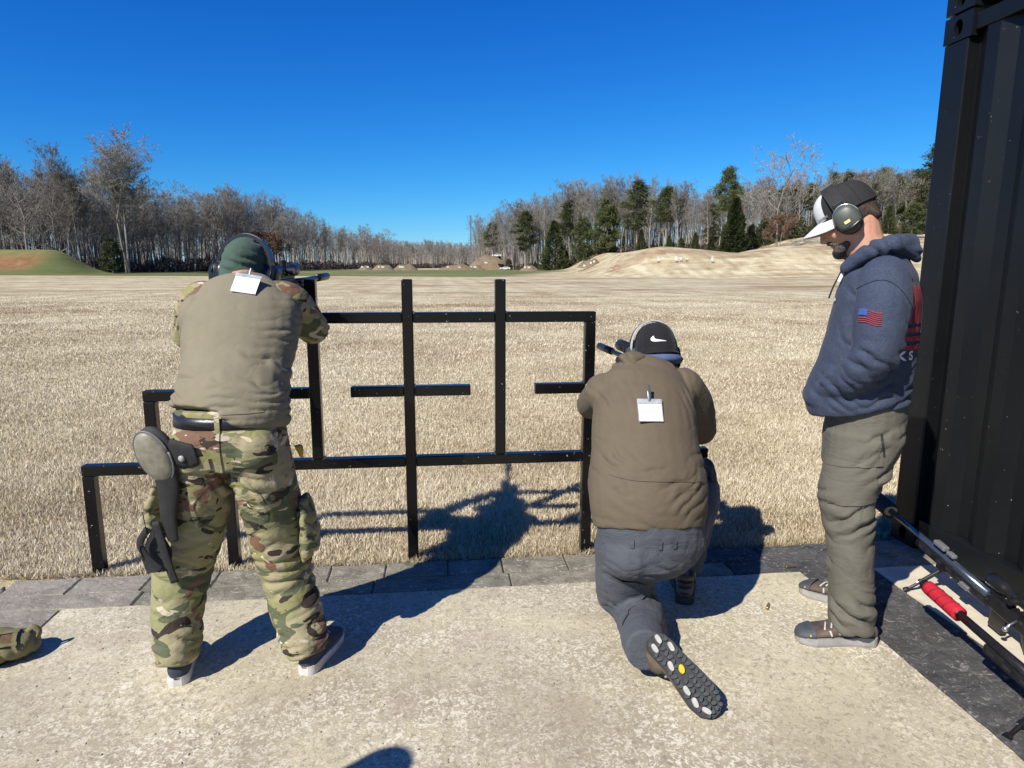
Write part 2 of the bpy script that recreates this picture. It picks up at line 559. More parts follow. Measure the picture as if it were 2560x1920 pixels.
def wavy_edge_slab(name, pts, z, mat, thick=0.05, wob=0.004, parent=None, bev=0.004):
    """Slab with a slightly ragged outline."""
    out = []
    n = len(pts)
    for i in range(n):
        a, b_ = Vector(pts[i]), Vector(pts[(i + 1) % n])
        L = (b_ - a).length
        k = max(1, int(L / 0.035))
        d = (b_ - a).normalized(); pr = Vector((-d.y, d.x))
        for j in range(k):
            t = j / k
            w_ = 0 if j == 0 else wob * noise.noise(Vector((a.x * 7 + t * L * 14, a.y * 5, z * 100 + i)))
            out.append(a + d * (L * t) + pr * w_)
    mb = MB()
    ins = []
    c = sum(out, Vector((0, 0))) / len(out)
    m_ = len(out)
    for i in range(m_):
        d = (c - out[i]).normalized()
        ins.append(out[i] + d * bev)
    vs = [(p.x, p.y, z - thick) for p in out] + [(p.x, p.y, z - bev) for p in out] + [(p.x, p.y, z) for p in ins]
    fs = [tuple(range(2 * m_, 3 * m_))]
    for lv in (0, 1):
        for i in range(m_):
            j = (i + 1) % m_
            fs.append((lv * m_ + i, lv * m_ + j, (lv + 1) * m_ + j, (lv + 1) * m_ + i))
    mb.add(vs, fs)
    return mb.build(name, mat, parent)

def make_patio():
    cm = concrete_mat()
    dark = stone_mat('charcoal_stamped_stone', (0.040, 0.041, 0.042), (0.125, 0.122, 0.117), (0.30, 0.285, 0.255))
    grey = stone_mat('grey_stamped_stone', (0.115, 0.105, 0.080), (0.34, 0.315, 0.245), (0.50, 0.465, 0.37))
    buff = stone_mat('buff_stamped_stone', (0.20, 0.18, 0.15), (0.37, 0.335, 0.275), (0.47, 0.43, 0.35))
    mortar = simple('dark_joint', (0.075, 0.07, 0.064), rough=0.95, ns=30)
    pale = simple('pale_joint', (0.34, 0.31, 0.26), rough=0.95, ns=30)
    pad = wavy_edge_slab('patio', [(-1.64, -3.0), (1.745, -3.0), (1.745, 2.868), (-1.64, 2.868)], 0.0, cm, 0.08, 0.007)
    structure(pad)
    strip = wavy_edge_slab('concrete_strip', [(2.125, -3.0), (2.62, -3.0), (2.62, 2.87), (2.125, 2.87)], 0.0, simple('clean_concrete', (0.62, 0.56, 0.43), (0.52, 0.47, 0.36), rough=0.9, ns=12, bs_=0.3, bsc=60), 0.08, 0.006)
    structure(strip)
    # ---- front border
    mb = MB(); mb.box((0.30, 3.02, -0.038), (4.62, 0.31, 0.05))
    fb = mb.build('pavement', mortar); structure(fb)
    def row(parent, x0, x1, y0, y1, mats, lo, hi, along='x', gap=0.0045):
        p = x0
        while p < x1 - 0.02:
            L = random.uniform(lo, hi)
            q = min(p + L, x1)
            if x1 - q < lo * 0.5: q = x1
            a, b_ = p + gap / 2, q - gap / 2
            m_ = mats(0.5 * (p + q)) if callable(mats) else random.choice(mats)
            z = random.uniform(-0.0015, 0.0025)
            pts = [(a, y0), (b_, y0), (b_, y1), (a, y1)] if along == 'x' else [(y0, a), (y1, a), (y1, b_), (y0, b_)]
            wavy_edge_slab('paving_stone', pts, z, m_, 0.03, 0.004, parent, 0.006)
            p = q
    pick = lambda x: (buff if x < -1.25 else grey) if x < 1.25 else (dark if x < 2.12 else grey)
    row(fb, -2.0, 2.6, 3.012, 3.172, pick, 0.26, 0.36)
    row(fb, -1.99, 2.6, 2.872, 3.006, pick, 0.42, 0.75)
    # ---- right border
    mb = MB(); mb.box((1.935, -0.07, -0.038), (0.37, 5.86, 0.05))
    rb = mb.build('walkway', pale); structure(rb)
    row(rb, -3.0, 2.866, 1.752, 1.935, [dark], 0.34, 0.62, 'y')
    row(rb, -3.0, 2.866, 1.939, 2.118, [dark], 0.30, 0.5, 'y')
    # ---- left border
    mb = MB(); mb.box((-1.82, -0.07, -0.038), (0.36, 5.86, 0.05))
    lb = mb.build('kerb', mortar); structure(lb)
    row(lb, -3.0, 2.866, -2.0, -1.648, [buff], 0.5, 0.9, 'y')
make_patio()

# ------------------------------------------------------------------ steel barricade
def make_barricade():
    m = bpy.data.materials.new('black_enamel'); m.use_nodes = True
    nt = m.node_tree; b = nt.nodes['Principled BSDF']
    v = coords(nt)
    b.inputs['Roughness'].default_value = 0.22
    b.inputs['Specular IOR Level'].default_value = 0.32
    # scuffs where paint has chipped
    r = ramp(nt, [(0.735, (0.005, 0.005, 0.0055)), (0.76, (0.30, 0.29, 0.27))])
    nt.links.new(nz(nt, v, 55, 2, 0.5), r.inputs[0])
    nt.links.new(r.outputs[0], b.inputs['Base Color'])
    bump(nt, b, nz(nt, v, 130, 4, 0.65), 0.16, 0.002)
    T = 0.052
    y = 3.223 + T / 2
    root = thing('steel_barricade', (-0.44, y, 0), 'black painted square steel tube shooting barricade with stepped rails in the grass', 'barricade')
    def piece(name, c, size):
        mb = MB(); mb.box(c, size, bev=0.0045)
        o = mb.build(name, m, root, smooth=False)
        return o
    OX = 0.3625                                # frame measured from its own origin
    def post(x0, z1, z0=-0.06):
        x0 += OX
        piece('post', (x0 + T / 2, y, (z0 + z1) / 2), (T, T, z1 - z0))
    post(-2.049, 0.535 - T - 0.001)
    post(-1.743, 0.89 - T - 0.001, 0.537)
    post(-0.981, 1.408, 0.537)
    post(-0.531, 1.408)
    post(-0.083, 1.408, 0.537)
    post(0.366, 1.251 - T - 0.001)
    # short post under the low rail, between the shooter's legs
    post(-1.413, 0.482)
    def rail(x0, x1, zt):
        x0 += OX; x1 += OX
        piece('rail', ((x0 + x1) / 2, y, zt - T / 2), (x1 - x0, T - 0.001, T - 0.001))
    e = 0.0005
    rail(-2.049, -0.531 - e, 0.535); rail(-0.531 + T + e, 0.366 - e, 0.535)
    rail(-1.743, -0.981 - e, 0.89)
    rail(-0.981 + T + e, -0.531 - e, 1.251); rail(-0.531 + T + e, -0.083 - e, 1.251); rail(-0.083 + T + e, 0.366 + T, 1.251)
    def arm(x0, x1, zt):
        x0 += OX; x1 += OX
        piece('arm', ((x0 + x1) / 2, y, zt - T / 2), (x1 - x0, T - 0.001, T - 0.001))
    arm(-0.787, -0.531 - e, 0.892); arm(-0.531 + T + e, -0.205, 0.892); arm(0.117, 0.366 - e, 0.892); arm(0.366 + T + e, 0.66, 0.892)
    rail(0.366 + T + e, 1.035, 0.535)
    post(1.035 - T, 0.482)
    # weld beads at the joints
    wm = simple('weld_bead', (0.02, 0.02, 0.021), (0.05, 0.05, 0.05), rough=0.3, ns=80, bs_=0.5, bsc=120)
    for x, zt in ((-0.929, 1.251), (-0.531, 1.251), (-0.479, 1.251), (-0.083, 1.251), (-0.031, 1.251), (-0.531, 0.892), (-0.479, 0.892), (-0.981, 0.535), (-0.929, 0.535), (-0.531, 0.535), (-0.479, 0.535), (-0.083, 0.535), (-0.031, 0.535), (0.366, 0.535), (0.366, 0.892)):
        mb = MB(); x += OX
        mb.tube([(x, y - T / 2 + 0.002, zt), (x, y + T / 2 - 0.002, zt)], [0.006, 0.006], 6)
        mb.build('weld', wm, root)
make_barricade()

# ------------------------------------------------------------------ shipping containers
def cont_paint():
    m, nt, b = _base('black_container_paint')
    v = coords(nt)
    tone = ramp(nt, [(0.3, (0.0045, 0.0055, 0.006)), (0.7, (0.0085, 0.010, 0.0105))])
    nt.links.new(nz(nt, v, 1.4, 5, 0.6), tone.inputs[0])
    # pale mud specks, thicker near the foot
    sp = ramp(nt, [(0.755, (0, 0, 0)), (0.775, (1, 1, 1))])
    nt.links.new(nz(nt, v, 62, 2, 0.4), sp.inputs[0])
    sx = nt.nodes.new('ShaderNodeSeparateXYZ'); nt.links.new(v, sx.inputs[0])
    zr = nt.nodes.new('ShaderNodeMapRange'); zr.inputs[1].default_value = 0.1; zr.inputs[2].default_value = 1.3; zr.inputs[3].default_value = 1.0; zr.inputs[4].default_value = 0.25
    nt.links.new(sx.outputs[2], zr.inputs[0])
    mm = nt.nodes.new('ShaderNodeMath'); mm.operation = 'MULTIPLY'
    nt.links.new(sp.outputs[0], mm.inputs[0]); nt.links.new(zr.outputs[0], mm.inputs[1])
    c = mixc(nt, mm.outputs[0], tone.outputs[0], (0.32, 0.32, 0.31))
    nt.links.new(c, b.inputs['Base Color'])
    b.inputs['Roughness'].default_value = 0.40
    b.inputs['Specular IOR Level'].default_value = 0.3
    bump(nt, b, nz(nt, v, 40, 4, 0.6), 0.12, 0.003)
    return m

def casting(parent, m, x0, y1, z0, sy=-1):
    """Corner casting with the oval hole on its long side and a slot on its end."""
    sx_, sy_, sz_ = 0.162, 0.178, 0.118
    bm = bmesh.new()
    mb = MB()
    # long-side face (towards -x) with an oval hole: ring of quads + thickness
    yc, zc = y1 - sy_ / 2, z0 + sz_ / 2
    n = 24
    hole = [(yc + 0.036 * math.cos(2 * PI * k / n) * 0.75, zc + 0.036 * math.sin(2 * PI * k / n) * 1.05) for k in range(n)]
    def sq(k):
        a = 2 * PI * k / n
        c_, s_ = math.cos(a), math.sin(a)
        q = max(abs(c_), abs(s_))
        return (yc + c_ / q * sy_ / 2, zc + s_ / q * sz_ / 2)
    outer = [sq(k) for k in range(n)]
    vs = [(x0, y, z) for y, z in outer] + [(x0, y, z) for y, z in hole] + [(x0 + 0.025, y, z) for y, z in hole]
    fs = []
    for k in range(n):
        j = (k + 1) % n
        fs.append((k, n + k, n + j, j)); fs.append((n + k, 2 * n + k, 2 * n + j, n + j))
    mb.add(vs, fs)
    # remaining walls, hollow inside
    t = 0.025
    mb.box((x0 + sx_ / 2 + 0.0125, y1 - t / 2, zc), (sx_ - 0.025, t, sz_))
    mb.box((x0 + sx_ / 2 + 0.0125, y1 - sy_ + t / 2, zc), (sx_ - 0.025, t, sz_))
    mb.box((x0 + sx_ / 2 + 0.0125, yc, z0 + t / 2), (sx_ - 0.025, sy_ - 2 * t, t))
    mb.box((x0 + sx_ / 2 + 0.0125, yc, z0 + sz_ - t / 2), (sx_ - 0.025, sy_ - 2 * t, t))
    mb.box((x0 + sx_ - t / 2, yc, zc), (t, sy_ - 2 * t, sz_ - 2 * t))
    # thickness of the long-side plate
    for yy, zz, ys, zs in ((y1 - 0.02, zc, 0.04, sz_), (y1 - sy_ + 0.02, zc, 0.04, sz_)):
        mb.box((x0 + 0.0135, yy, zz), (0.024, ys - 0.002, zs - 0.002))
    bm.free()
    return mb.build('corner_casting', m, parent)

def make_container(z0, label, name, full=True, lift=0.0):
    m = cont_paint() if 'cont' not in MATS else MATS['cont']
    MATS['cont'] = m
    x0, y1 = 2.485, 3.236
    Ln, Wd, Ht = 6.06, 2.44, 2.65
    root = thing(name, (x0 + Wd / 2, y1 - Ln / 2, z0), label, 'shipping container')
    for zz in (z0, z0 + Ht - 0.118):
        for yy in (y1, y1 - Ln + 0.178):
            casting(root, m, x0, yy, zz)
            c2 = casting(root, m, x0 + Wd - 0.162, yy, zz)
    zb, zt = z0 + 0.118, z0 + Ht - 0.118
    def part(nm, c, s_, bev=0.006):
        mb = MB(); mb.box(c, s_, bev=bev); return mb.build(nm, m, root)
    # corner posts
    for yy in (y1 - 0.082, y1 - Ln + 0.082):
        for xx in (x0 + 0.053, x0 + Wd - 0.053):
            part('corner_post', (xx, yy, (zb + zt) / 2), (0.10, 0.150, zt - zb - 0.002))
    # side rails
    for xx in (x0 + 0.043, x0 + Wd - 0.043):
        part('bottom_rail', (xx, y1 - Ln / 2, z0 + 0.10), (0.06, Ln - 0.36, 0.13))
        part('top_rail', (xx, y1 - Ln / 2, z0 + Ht - 0.06), (0.06, Ln - 0.36, 0.075))
    # corrugated side panel (recessed behind the post)
    ys = y1 - 0.16
    prof = []
    p = ys
    flat_o, slope, flat_i = 0.072, 0.068, 0.070
    xo, xi = x0 + 0.020, x0 + 0.056
    prof.append((xi, p)); p -= 0.022; prof.append((xi, p))
    k = 0
    while p > y1 - Ln + 0.36:
        prof += [(xi, p)]
        p -= slope; prof.append((xo, p))
        p -= flat_o; prof.append((xo, p))
        p -= slope; prof.append((xi, p))
        p -= flat_i; prof.append((xi, p))
        k += 1
    z_a, z_b = z0 + 0.166, z0 + Ht - 0.098
    for side in (0, 1):
        vs = []
        for (x, y) in prof:
            xx = x if side == 0 else 2 * x0 + Wd - x
            vs += [(xx, y, z_a), (xx, y, z_b)]
        fs = [(2 * i, 2 * i + 1, 2 * i + 3, 2 * i + 2) for i in range(len(prof) - 1)]
        if side: fs = [tuple(reversed(f)) for f in fs]
        mb = MB(); mb.add(vs, fs); mb.build('side_panel', m, root)
    # end walls and roof
    for yy in (y1 - 0.06, y1 - Ln + 0.06):
        part('end_panel', (x0 + Wd / 2, yy, z0 + Ht / 2), (Wd - 0.24, 0.04, Ht - 0.24), 0.004)
        part('end_rail', (x0 + Wd / 2, yy, z0 + 0.06), (Wd - 0.34, 0.09, 0.10))
        part('end_rail', (x0 + Wd / 2, yy, z0 + Ht - 0.06), (Wd - 0.34, 0.09, 0.10))
    part('roof', (x0 + Wd / 2, y1 - Ln / 2, z0 + Ht - 0.035), (Wd - 0.16, Ln - 0.38, 0.03), 0.004)
    part('floor_panel', (x0 + Wd / 2, y1 - Ln / 2, z0 + 0.12), (Wd - 0.16, Ln - 0.38, 0.03), 0.004)
    return root
make_container(0.0, 'black corrugated shipping container standing on the patio, the lower of the two', 'shipping_container')
make_container(2.662, 'black shipping container stacked on top of the lower container', 'shipping_container')

# ------------------------------------------------------------------ trees
def tree_mat(name, c1, c2, var=0.35, rough=0.9):
    m, nt, b = _base(name)
    oi = nt.nodes.new('ShaderNodeObjectInfo')
    v = coords(nt)
    r = ramp(nt, [(0.3, c1), (0.7, c2)])
    nt.links.new(nz(nt, v, 0.9, 4, 0.7), r.inputs[0])
    hv = nt.nodes.new('ShaderNodeHueSaturation')
    mr = nt.nodes.new('ShaderNodeMapRange')
    mr.inputs[3].default_value = 1 - var; mr.inputs[4].default_value = 1 + var
    nt.links.new(oi.outputs['Random'], mr.inputs[0])
    nt.links.new(mr.outputs[0], hv.inputs['Value'])
    nt.links.new(r.outputs[0], hv.inputs['Color'])
    nt.links.new(hv.outputs[0], b.inputs['Base Color'])
    b.inputs['Roughness'].default_value = rough
    b.inputs['Specular IOR Level'].default_value = 0.1
    return m

class Tri:
    """Collects single triangles quickly."""
    def __init__(s): s.v = []
    def twig(s, p, d, L, w_):
        side = d.cross(Vector((random.uniform(-1, 1), random.uniform(-1, 1), random.uniform(-1, 1))))
        if side.length < 1e-4: return
        side = side.normalized() * (w_ / 2)
        s.v += [p - side, p + side, p + d * L]
    def mesh(s, name, mat):
        v = np.array([tuple(x) for x in s.v], dtype=np.float32)
        return np_mesh(name, v, np.arange(len(v)).reshape(-1, 3), mat)

BARK = tree_mat('grey_bark', (0.155, 0.134, 0.115), (0.32, 0.285, 0.25), 0.3)
TWIG = tree_mat('bare_twigs', (0.188, 0.172, 0.145), (0.315, 0.295, 0.25), 0.25)
PALE = tree_mat('pale_bark', (0.21, 0.185, 0.155), (0.35, 0.315, 0.27), 0.25)
NEEDLE = tree_mat('pine_needles', (0.045, 0.058, 0.022), (0.105, 0.118, 0.050), 0.3)
CEDAR = tree_mat('cedar_foliage', (0.026, 0.038, 0.013), (0.066, 0.08, 0.03), 0.2)
RUST = tree_mat('withered_leaves', (0.10, 0.052, 0.032), (0.20, 0.115, 0.075), 0.2)
SCRUB = tree_mat('brown_scrub', (0.035, 0.028, 0.022), (0.11, 0.088, 0.066), 0.2)

def rdir(base, spread):
    v = base + Vector((random.gauss(0, 1), random.gauss(0, 1), random.gauss(0, 1))) * spread
    return v.normalized()

def bare_proto(seed, H, shape, fork=1, leafy=0):
    """shape: 'tall' narrow forest tree, 'oak' wide spreading, 'vase' broom-like crown, 'multi' several stems."""
    random.seed(seed)
    trunk, crown, tw = MB(), MB(), Tri()
    crown_lo = {'tall': 0.42, 'oak': 0.22, 'vase': 0.40, 'multi': 0.3}[shape]
    def twigs(p, d, n, L):
        for _ in range(n):
            dd = rdir(d, 0.55); dd = (dd + Vector((0, 0, 0.35))).normalized()
            q = p + d * random.uniform(-0.5, 0.3) * L
            l = L * random.uniform(0.5, 1.1)
            tw.twig(q, dd, l, 0.05)
            for _k in range(3):
                tw.twig(q + dd * l * random.uniform(0.25, 0.8), rdir(dd, 0.6), l * random.uniform(0.35, 0.7), 0.035)
    def limb(p, d, L, r, lev, dst):
        n = 4 if lev <= 1 else 3
        pts, rr = [p], [r]
        q, dd = p.copy(), d.copy()
        up = 0.16 if shape != 'oak' else 0.08
        for i in range(n):
            dd = rdir(dd, 0.10 if lev == 0 else 0.17)
            dd = (dd + Vector((0, 0, up))).normalized()
            q = q + dd * (L / n)
            pts.append(q.copy()); rr.append(max(0.012, r * (1 - 0.72 * (i + 1) / n)))
        (dst).tube(pts, rr, 6 if lev == 0 else (4 if lev == 1 else 3), cap=False)
        if lev >= 3:
            q_ = 2 if shape == 'vase' else 1
            twigs(pts[-1], dd, 3 * q_, L * 0.55); twigs(pts[-2], dd, 2 * q_, L * 0.5)
            return
        if lev == 0:
            return pts, rr
        k = {1: 6, 2: 4}[lev]
        for j in range(k):
            t = random.uniform(0.3, 1.0)
            i = min(int(t * n), n - 1)
            f = t * n - i
            pp = pts[i].lerp(pts[i + 1], f)
            dv = rdir(dd, 0.62 if lev == 1 else 0.7)
            limb(pp, dv, L * random.uniform(0.42, 0.62), rr[i] * 0.55, lev + 1, crown)
    stems = fork
    for s in range(stems):
        a = 2 * PI * s / max(stems, 1) + random.random()
        lean = 0.0 if stems == 1 else random.uniform(0.05, 0.12)
        d0 = Vector((math.cos(a) * lean, math.sin(a) * lean, 1)).normalized()
        r0 = H * random.uniform(0.0095, 0.013) / (stems ** 0.4)
        pts, rr = limb(Vector((0.25 * math.cos(a), 0.25 * math.sin(a), -0.3)) if stems > 1 else Vector((0, 0, -0.3)), d0, H * random.uniform(0.8, 0.92), r0, 0, trunk)
        nl = {'tall': 11, 'oak': 12, 'vase': 14, 'multi': 9}[shape]
        for j in range(nl):
            t = crown_lo + (1 - crown_lo) * (j + random.random()) / nl
            t = min(t, 0.999)
            i = min(int(t * 4), 3)
            pp = pts[i].lerp(pts[i + 1], t * 4 - i)
            a2 = j * 2.4 + random.random()
            el = {'tall': 0.75, 'oak': 0.42, 'vase': 1.0, 'multi': 0.8}[shape] + 0.4 * t
            dv = Vector((math.cos(a2) * math.cos(el), math.sin(a2) * math.cos(el), math.sin(el)))
            Lb = H * {'tall': 0.20, 'oak': 0.36, 'vase': 0.30, 'multi': 0.24}[shape] * (1.15 - 0.62 * t if shape != 'vase' else 1.1 - 0.5 * t)
            limb(pp, dv, Lb, rr[i] * 0.5, 1, trunk if shape == 'oak' else crown)
    if leafy:
        lf = Tri()
        vs = list(crown.v)
        for _ in range(leafy):
            p = Vector(random.choice(vs)) + Vector((random.gauss(0, .3), random.gauss(0, .3), random.gauss(0, .3)))
            if p.z > H * 0.75: continue
            lf.twig(p, rdir(Vector((0, 0, -0.3)), 1), 0.25, 0.2)
        leaf = lf.mesh('leaves', RUST)
    else:
        leaf = None
    def me(mb, nm, mat):
        m_ = bpy.data.meshes.new(nm); m_.from_pydata(mb.v, [], mb.f); m_.materials.append(mat)
        m_.polygons.foreach_set('use_smooth', [True] * len(m_.polygons)); m_.update(); return m_
    H = float(np.percentile([p.z for p in tw.v], 99.6))
    return dict(H=H, trunk=me(trunk, 'trunk', PALE if seed % 2 else BARK), limbs=me(crown, 'branch', BARK), twigs=tw.mesh('crown', TWIG), leaves=leaf)

def pine_proto(seed, H, lo=0.35, width=0.17):
    random.seed(seed)
    trunk, br, nd = MB(), MB(), Tri()
    trunk.tube([(0, 0, -0.3), (0.1, 0, H * 0.4), (-0.05, 0.1, H * 0.75), (0, 0, H * 0.98)], [H * 0.013, H * 0.010, H * 0.006, 0.03], 6, cap=False)
    nb = 34
    for j in range(nb):
        t = lo + (1 - lo) * ((j + random.random() * 0.8) / nb)
        a = j * 2.4 + random.random() * 0.8
        env = math.sin(min(1, (t - lo) / (1 - lo) * 0.9 + 0.18) * PI) ** 0.7
        L = H * width * env * random.uniform(0.65, 1.15) + 0.4
        el = random.uniform(-0.1, 0.35) + 0.5 * max(0, t - 0.8) * 4
        d = Vector((math.cos(a) * math.cos(el), math.sin(a) * math.cos(el), math.sin(el)))
        p = Vector((0, 0, H * t * 0.985))
        br.tube([p, p + d * L * 0.6, p + d * L + Vector((0, 0, 0.15 * L))], [0.07, 0.05, 0.02], 3, cap=False)
        for c in range(4):
            q = p + d * L * random.uniform(0.45, 1.08) + Vector((random.gauss(0, .35), random.gauss(0, .35), random.gauss(0.1, .2)))
            R = random.uniform(0.55, 1.05) * (0.6 + 0.025 * H)
            for k in range(58):
                o = Vector((random.gauss(0, 0.5), random.gauss(0, 0.5), random.gauss(0, 0.3))) * R
                nd.twig(q + o, rdir(o + Vector((0, 0, 0.35)), 0.35), 0.55, 0.17)
    def me(mb, nm, mat):
        m_ = bpy.data.meshes.new(nm); m_.from_pydata(mb.v, [], mb.f); m_.materials.append(mat); m_.update(); return m_
    return dict(H=H, trunk=me(trunk, 'trunk', PALE), limbs=me(br, 'branch', BARK), twigs=nd.mesh('crown', NEEDLE), leaves=None)

def cone_proto(seed, H, rad, mat, n=6500, lo=0.0):
    random.seed(seed)
    trunk, nd = MB(), Tri()
    trunk.tube([(0, 0, -0.3), (0, 0, H * 0.95)], [H * 0.016, 0.03], 6, cap=False)
    lob = [(random.random() * 2 * PI, random.random()) for _ in range(60)]
    for k in range(n):
        t = random.random() ** 1.35
        z = H * (lo + (1 - lo) * t)
        a = random.random() * 2 * PI
        bulge = 1 + 0.22 * math.sin(a * 3 + z * 1.7) + 0.16 * math.sin(a * 7 - z * 3.1)
        r = rad * (1 - t) ** 0.75 * bulge * (0.35 + 0.65 * math.sqrt(random.random())) + 0.12
        p = Vector((r * math.cos(a), r * math.sin(a), z))
        nd.twig(p, rdir(Vector((math.cos(a), math.sin(a), 0.6)), 0.4), 0.50, 0.16)
    m_ = bpy.data.meshes.new('trunk'); m_.from_pydata(trunk.v, [], trunk.f); m_.materials.append(BARK); m_.update()
    return dict(H=H, trunk=m_, limbs=None, twigs=nd.mesh('crown', mat), leaves=None)

PROTO = {
    'tall': [bare_proto(11, 20, 'tall'), bare_proto(12, 20, 'tall'), bare_proto(13, 20, 'tall'), bare_proto(15, 20, 'vase'), bare_proto(16, 20, 'multi', 2)],
    'oak': [bare_proto(22, 16, 'oak'), bare_proto(24, 16, 'oak')],
    'vase': [bare_proto(31, 24, 'vase', 3)],
    'rust': [bare_proto(41, 12, 'oak', 1, 9000)],
    'pine': [pine_proto(51, 20), pine_proto(52, 20, 0.5, 0.15), pine_proto(53, 18, 0.2, 0.2)],
    'bushy': [pine_proto(61, 10, 0.05, 0.30), cone_proto(62, 9, 2.6, NEEDLE, 6500)],
    'cedar': [cone_proto(71, 9, 2.1, CEDAR, 12000)],
}
PLANTED = []
def plant(kind, px, dep, H, label, group=None, name=None, var=None, wide=1.0, sink=0.0):
    lat = (px - 1280) / 1660 * dep
    pr = PROTO[kind][var if var is not None else random.randrange(len(PROTO[kind]))]
    P = world_of(lat, dep); P.z = tz(lat, dep) - sink
    nm = name or {'pine': 'pine_tree', 'bushy': 'evergreen_tree', 'cedar': 'cedar_tree'}.get(kind, 'bare_tree')
    root = thing(nm, P, label, 'tree', group)
    s_ = H / pr['H']
    root.scale = (s_ * wide, s_ * wide, s_)
    root.rotation_euler = (0, 0, random.random() * 6.28)
    for part, pn in (('trunk', 'trunk'), ('limbs', 'branches'), ('twigs', 'crown'), ('leaves', 'leaves')):
        if pr[part] is not None:
            link(pn, pr[part], root)
    PLANTED.append((px, dep))
    return root

def interp(tab, x):
    return float(np.interp(x, [a for a, _ in tab], [b for _, b in tab]))
HZ = 667.0
SKY_L = [(-200, 420), (0, 410), (100, 425), (180, 430), (270, 470), (400, 468), (480, 482), (560, 480), (640, 487), (700, 497), (760, 530), (800, 542), (850, 572), (910, 566), (960, 585), (1020, 607), (1090, 602), (1190, 613)]
DEP_L = [(-200, 122), (0, 125), (230, 126), (480, 162), (700, 205), (850, 280), (1000, 370), (1190, 560)]
SKY_R = [(1195, 560), (1230, 545), (1282, 525), (1350, 500), (1400, 495), (1450, 470), (1500, 470), (1570, 465), (1640, 475), (1720, 480), (1760, 500), (1850, 470), (1950, 460), (2030, 440), (2100, 436), (2150, 434), (2230, 440), (2300, 430), (2500, 420)]
DEP_R = [(1195, 330), (1250, 300), (1350, 240), (1500, 200), (1650, 168), (1800, 152), (2000, 152), (2500, 158)]
def hgt(tab, px, dep):
    lat = (px - 1280) / 1660 * dep
    return (HZ - interp(tab, px)) / 1660 * dep + CAM_H - tz(lat, dep)

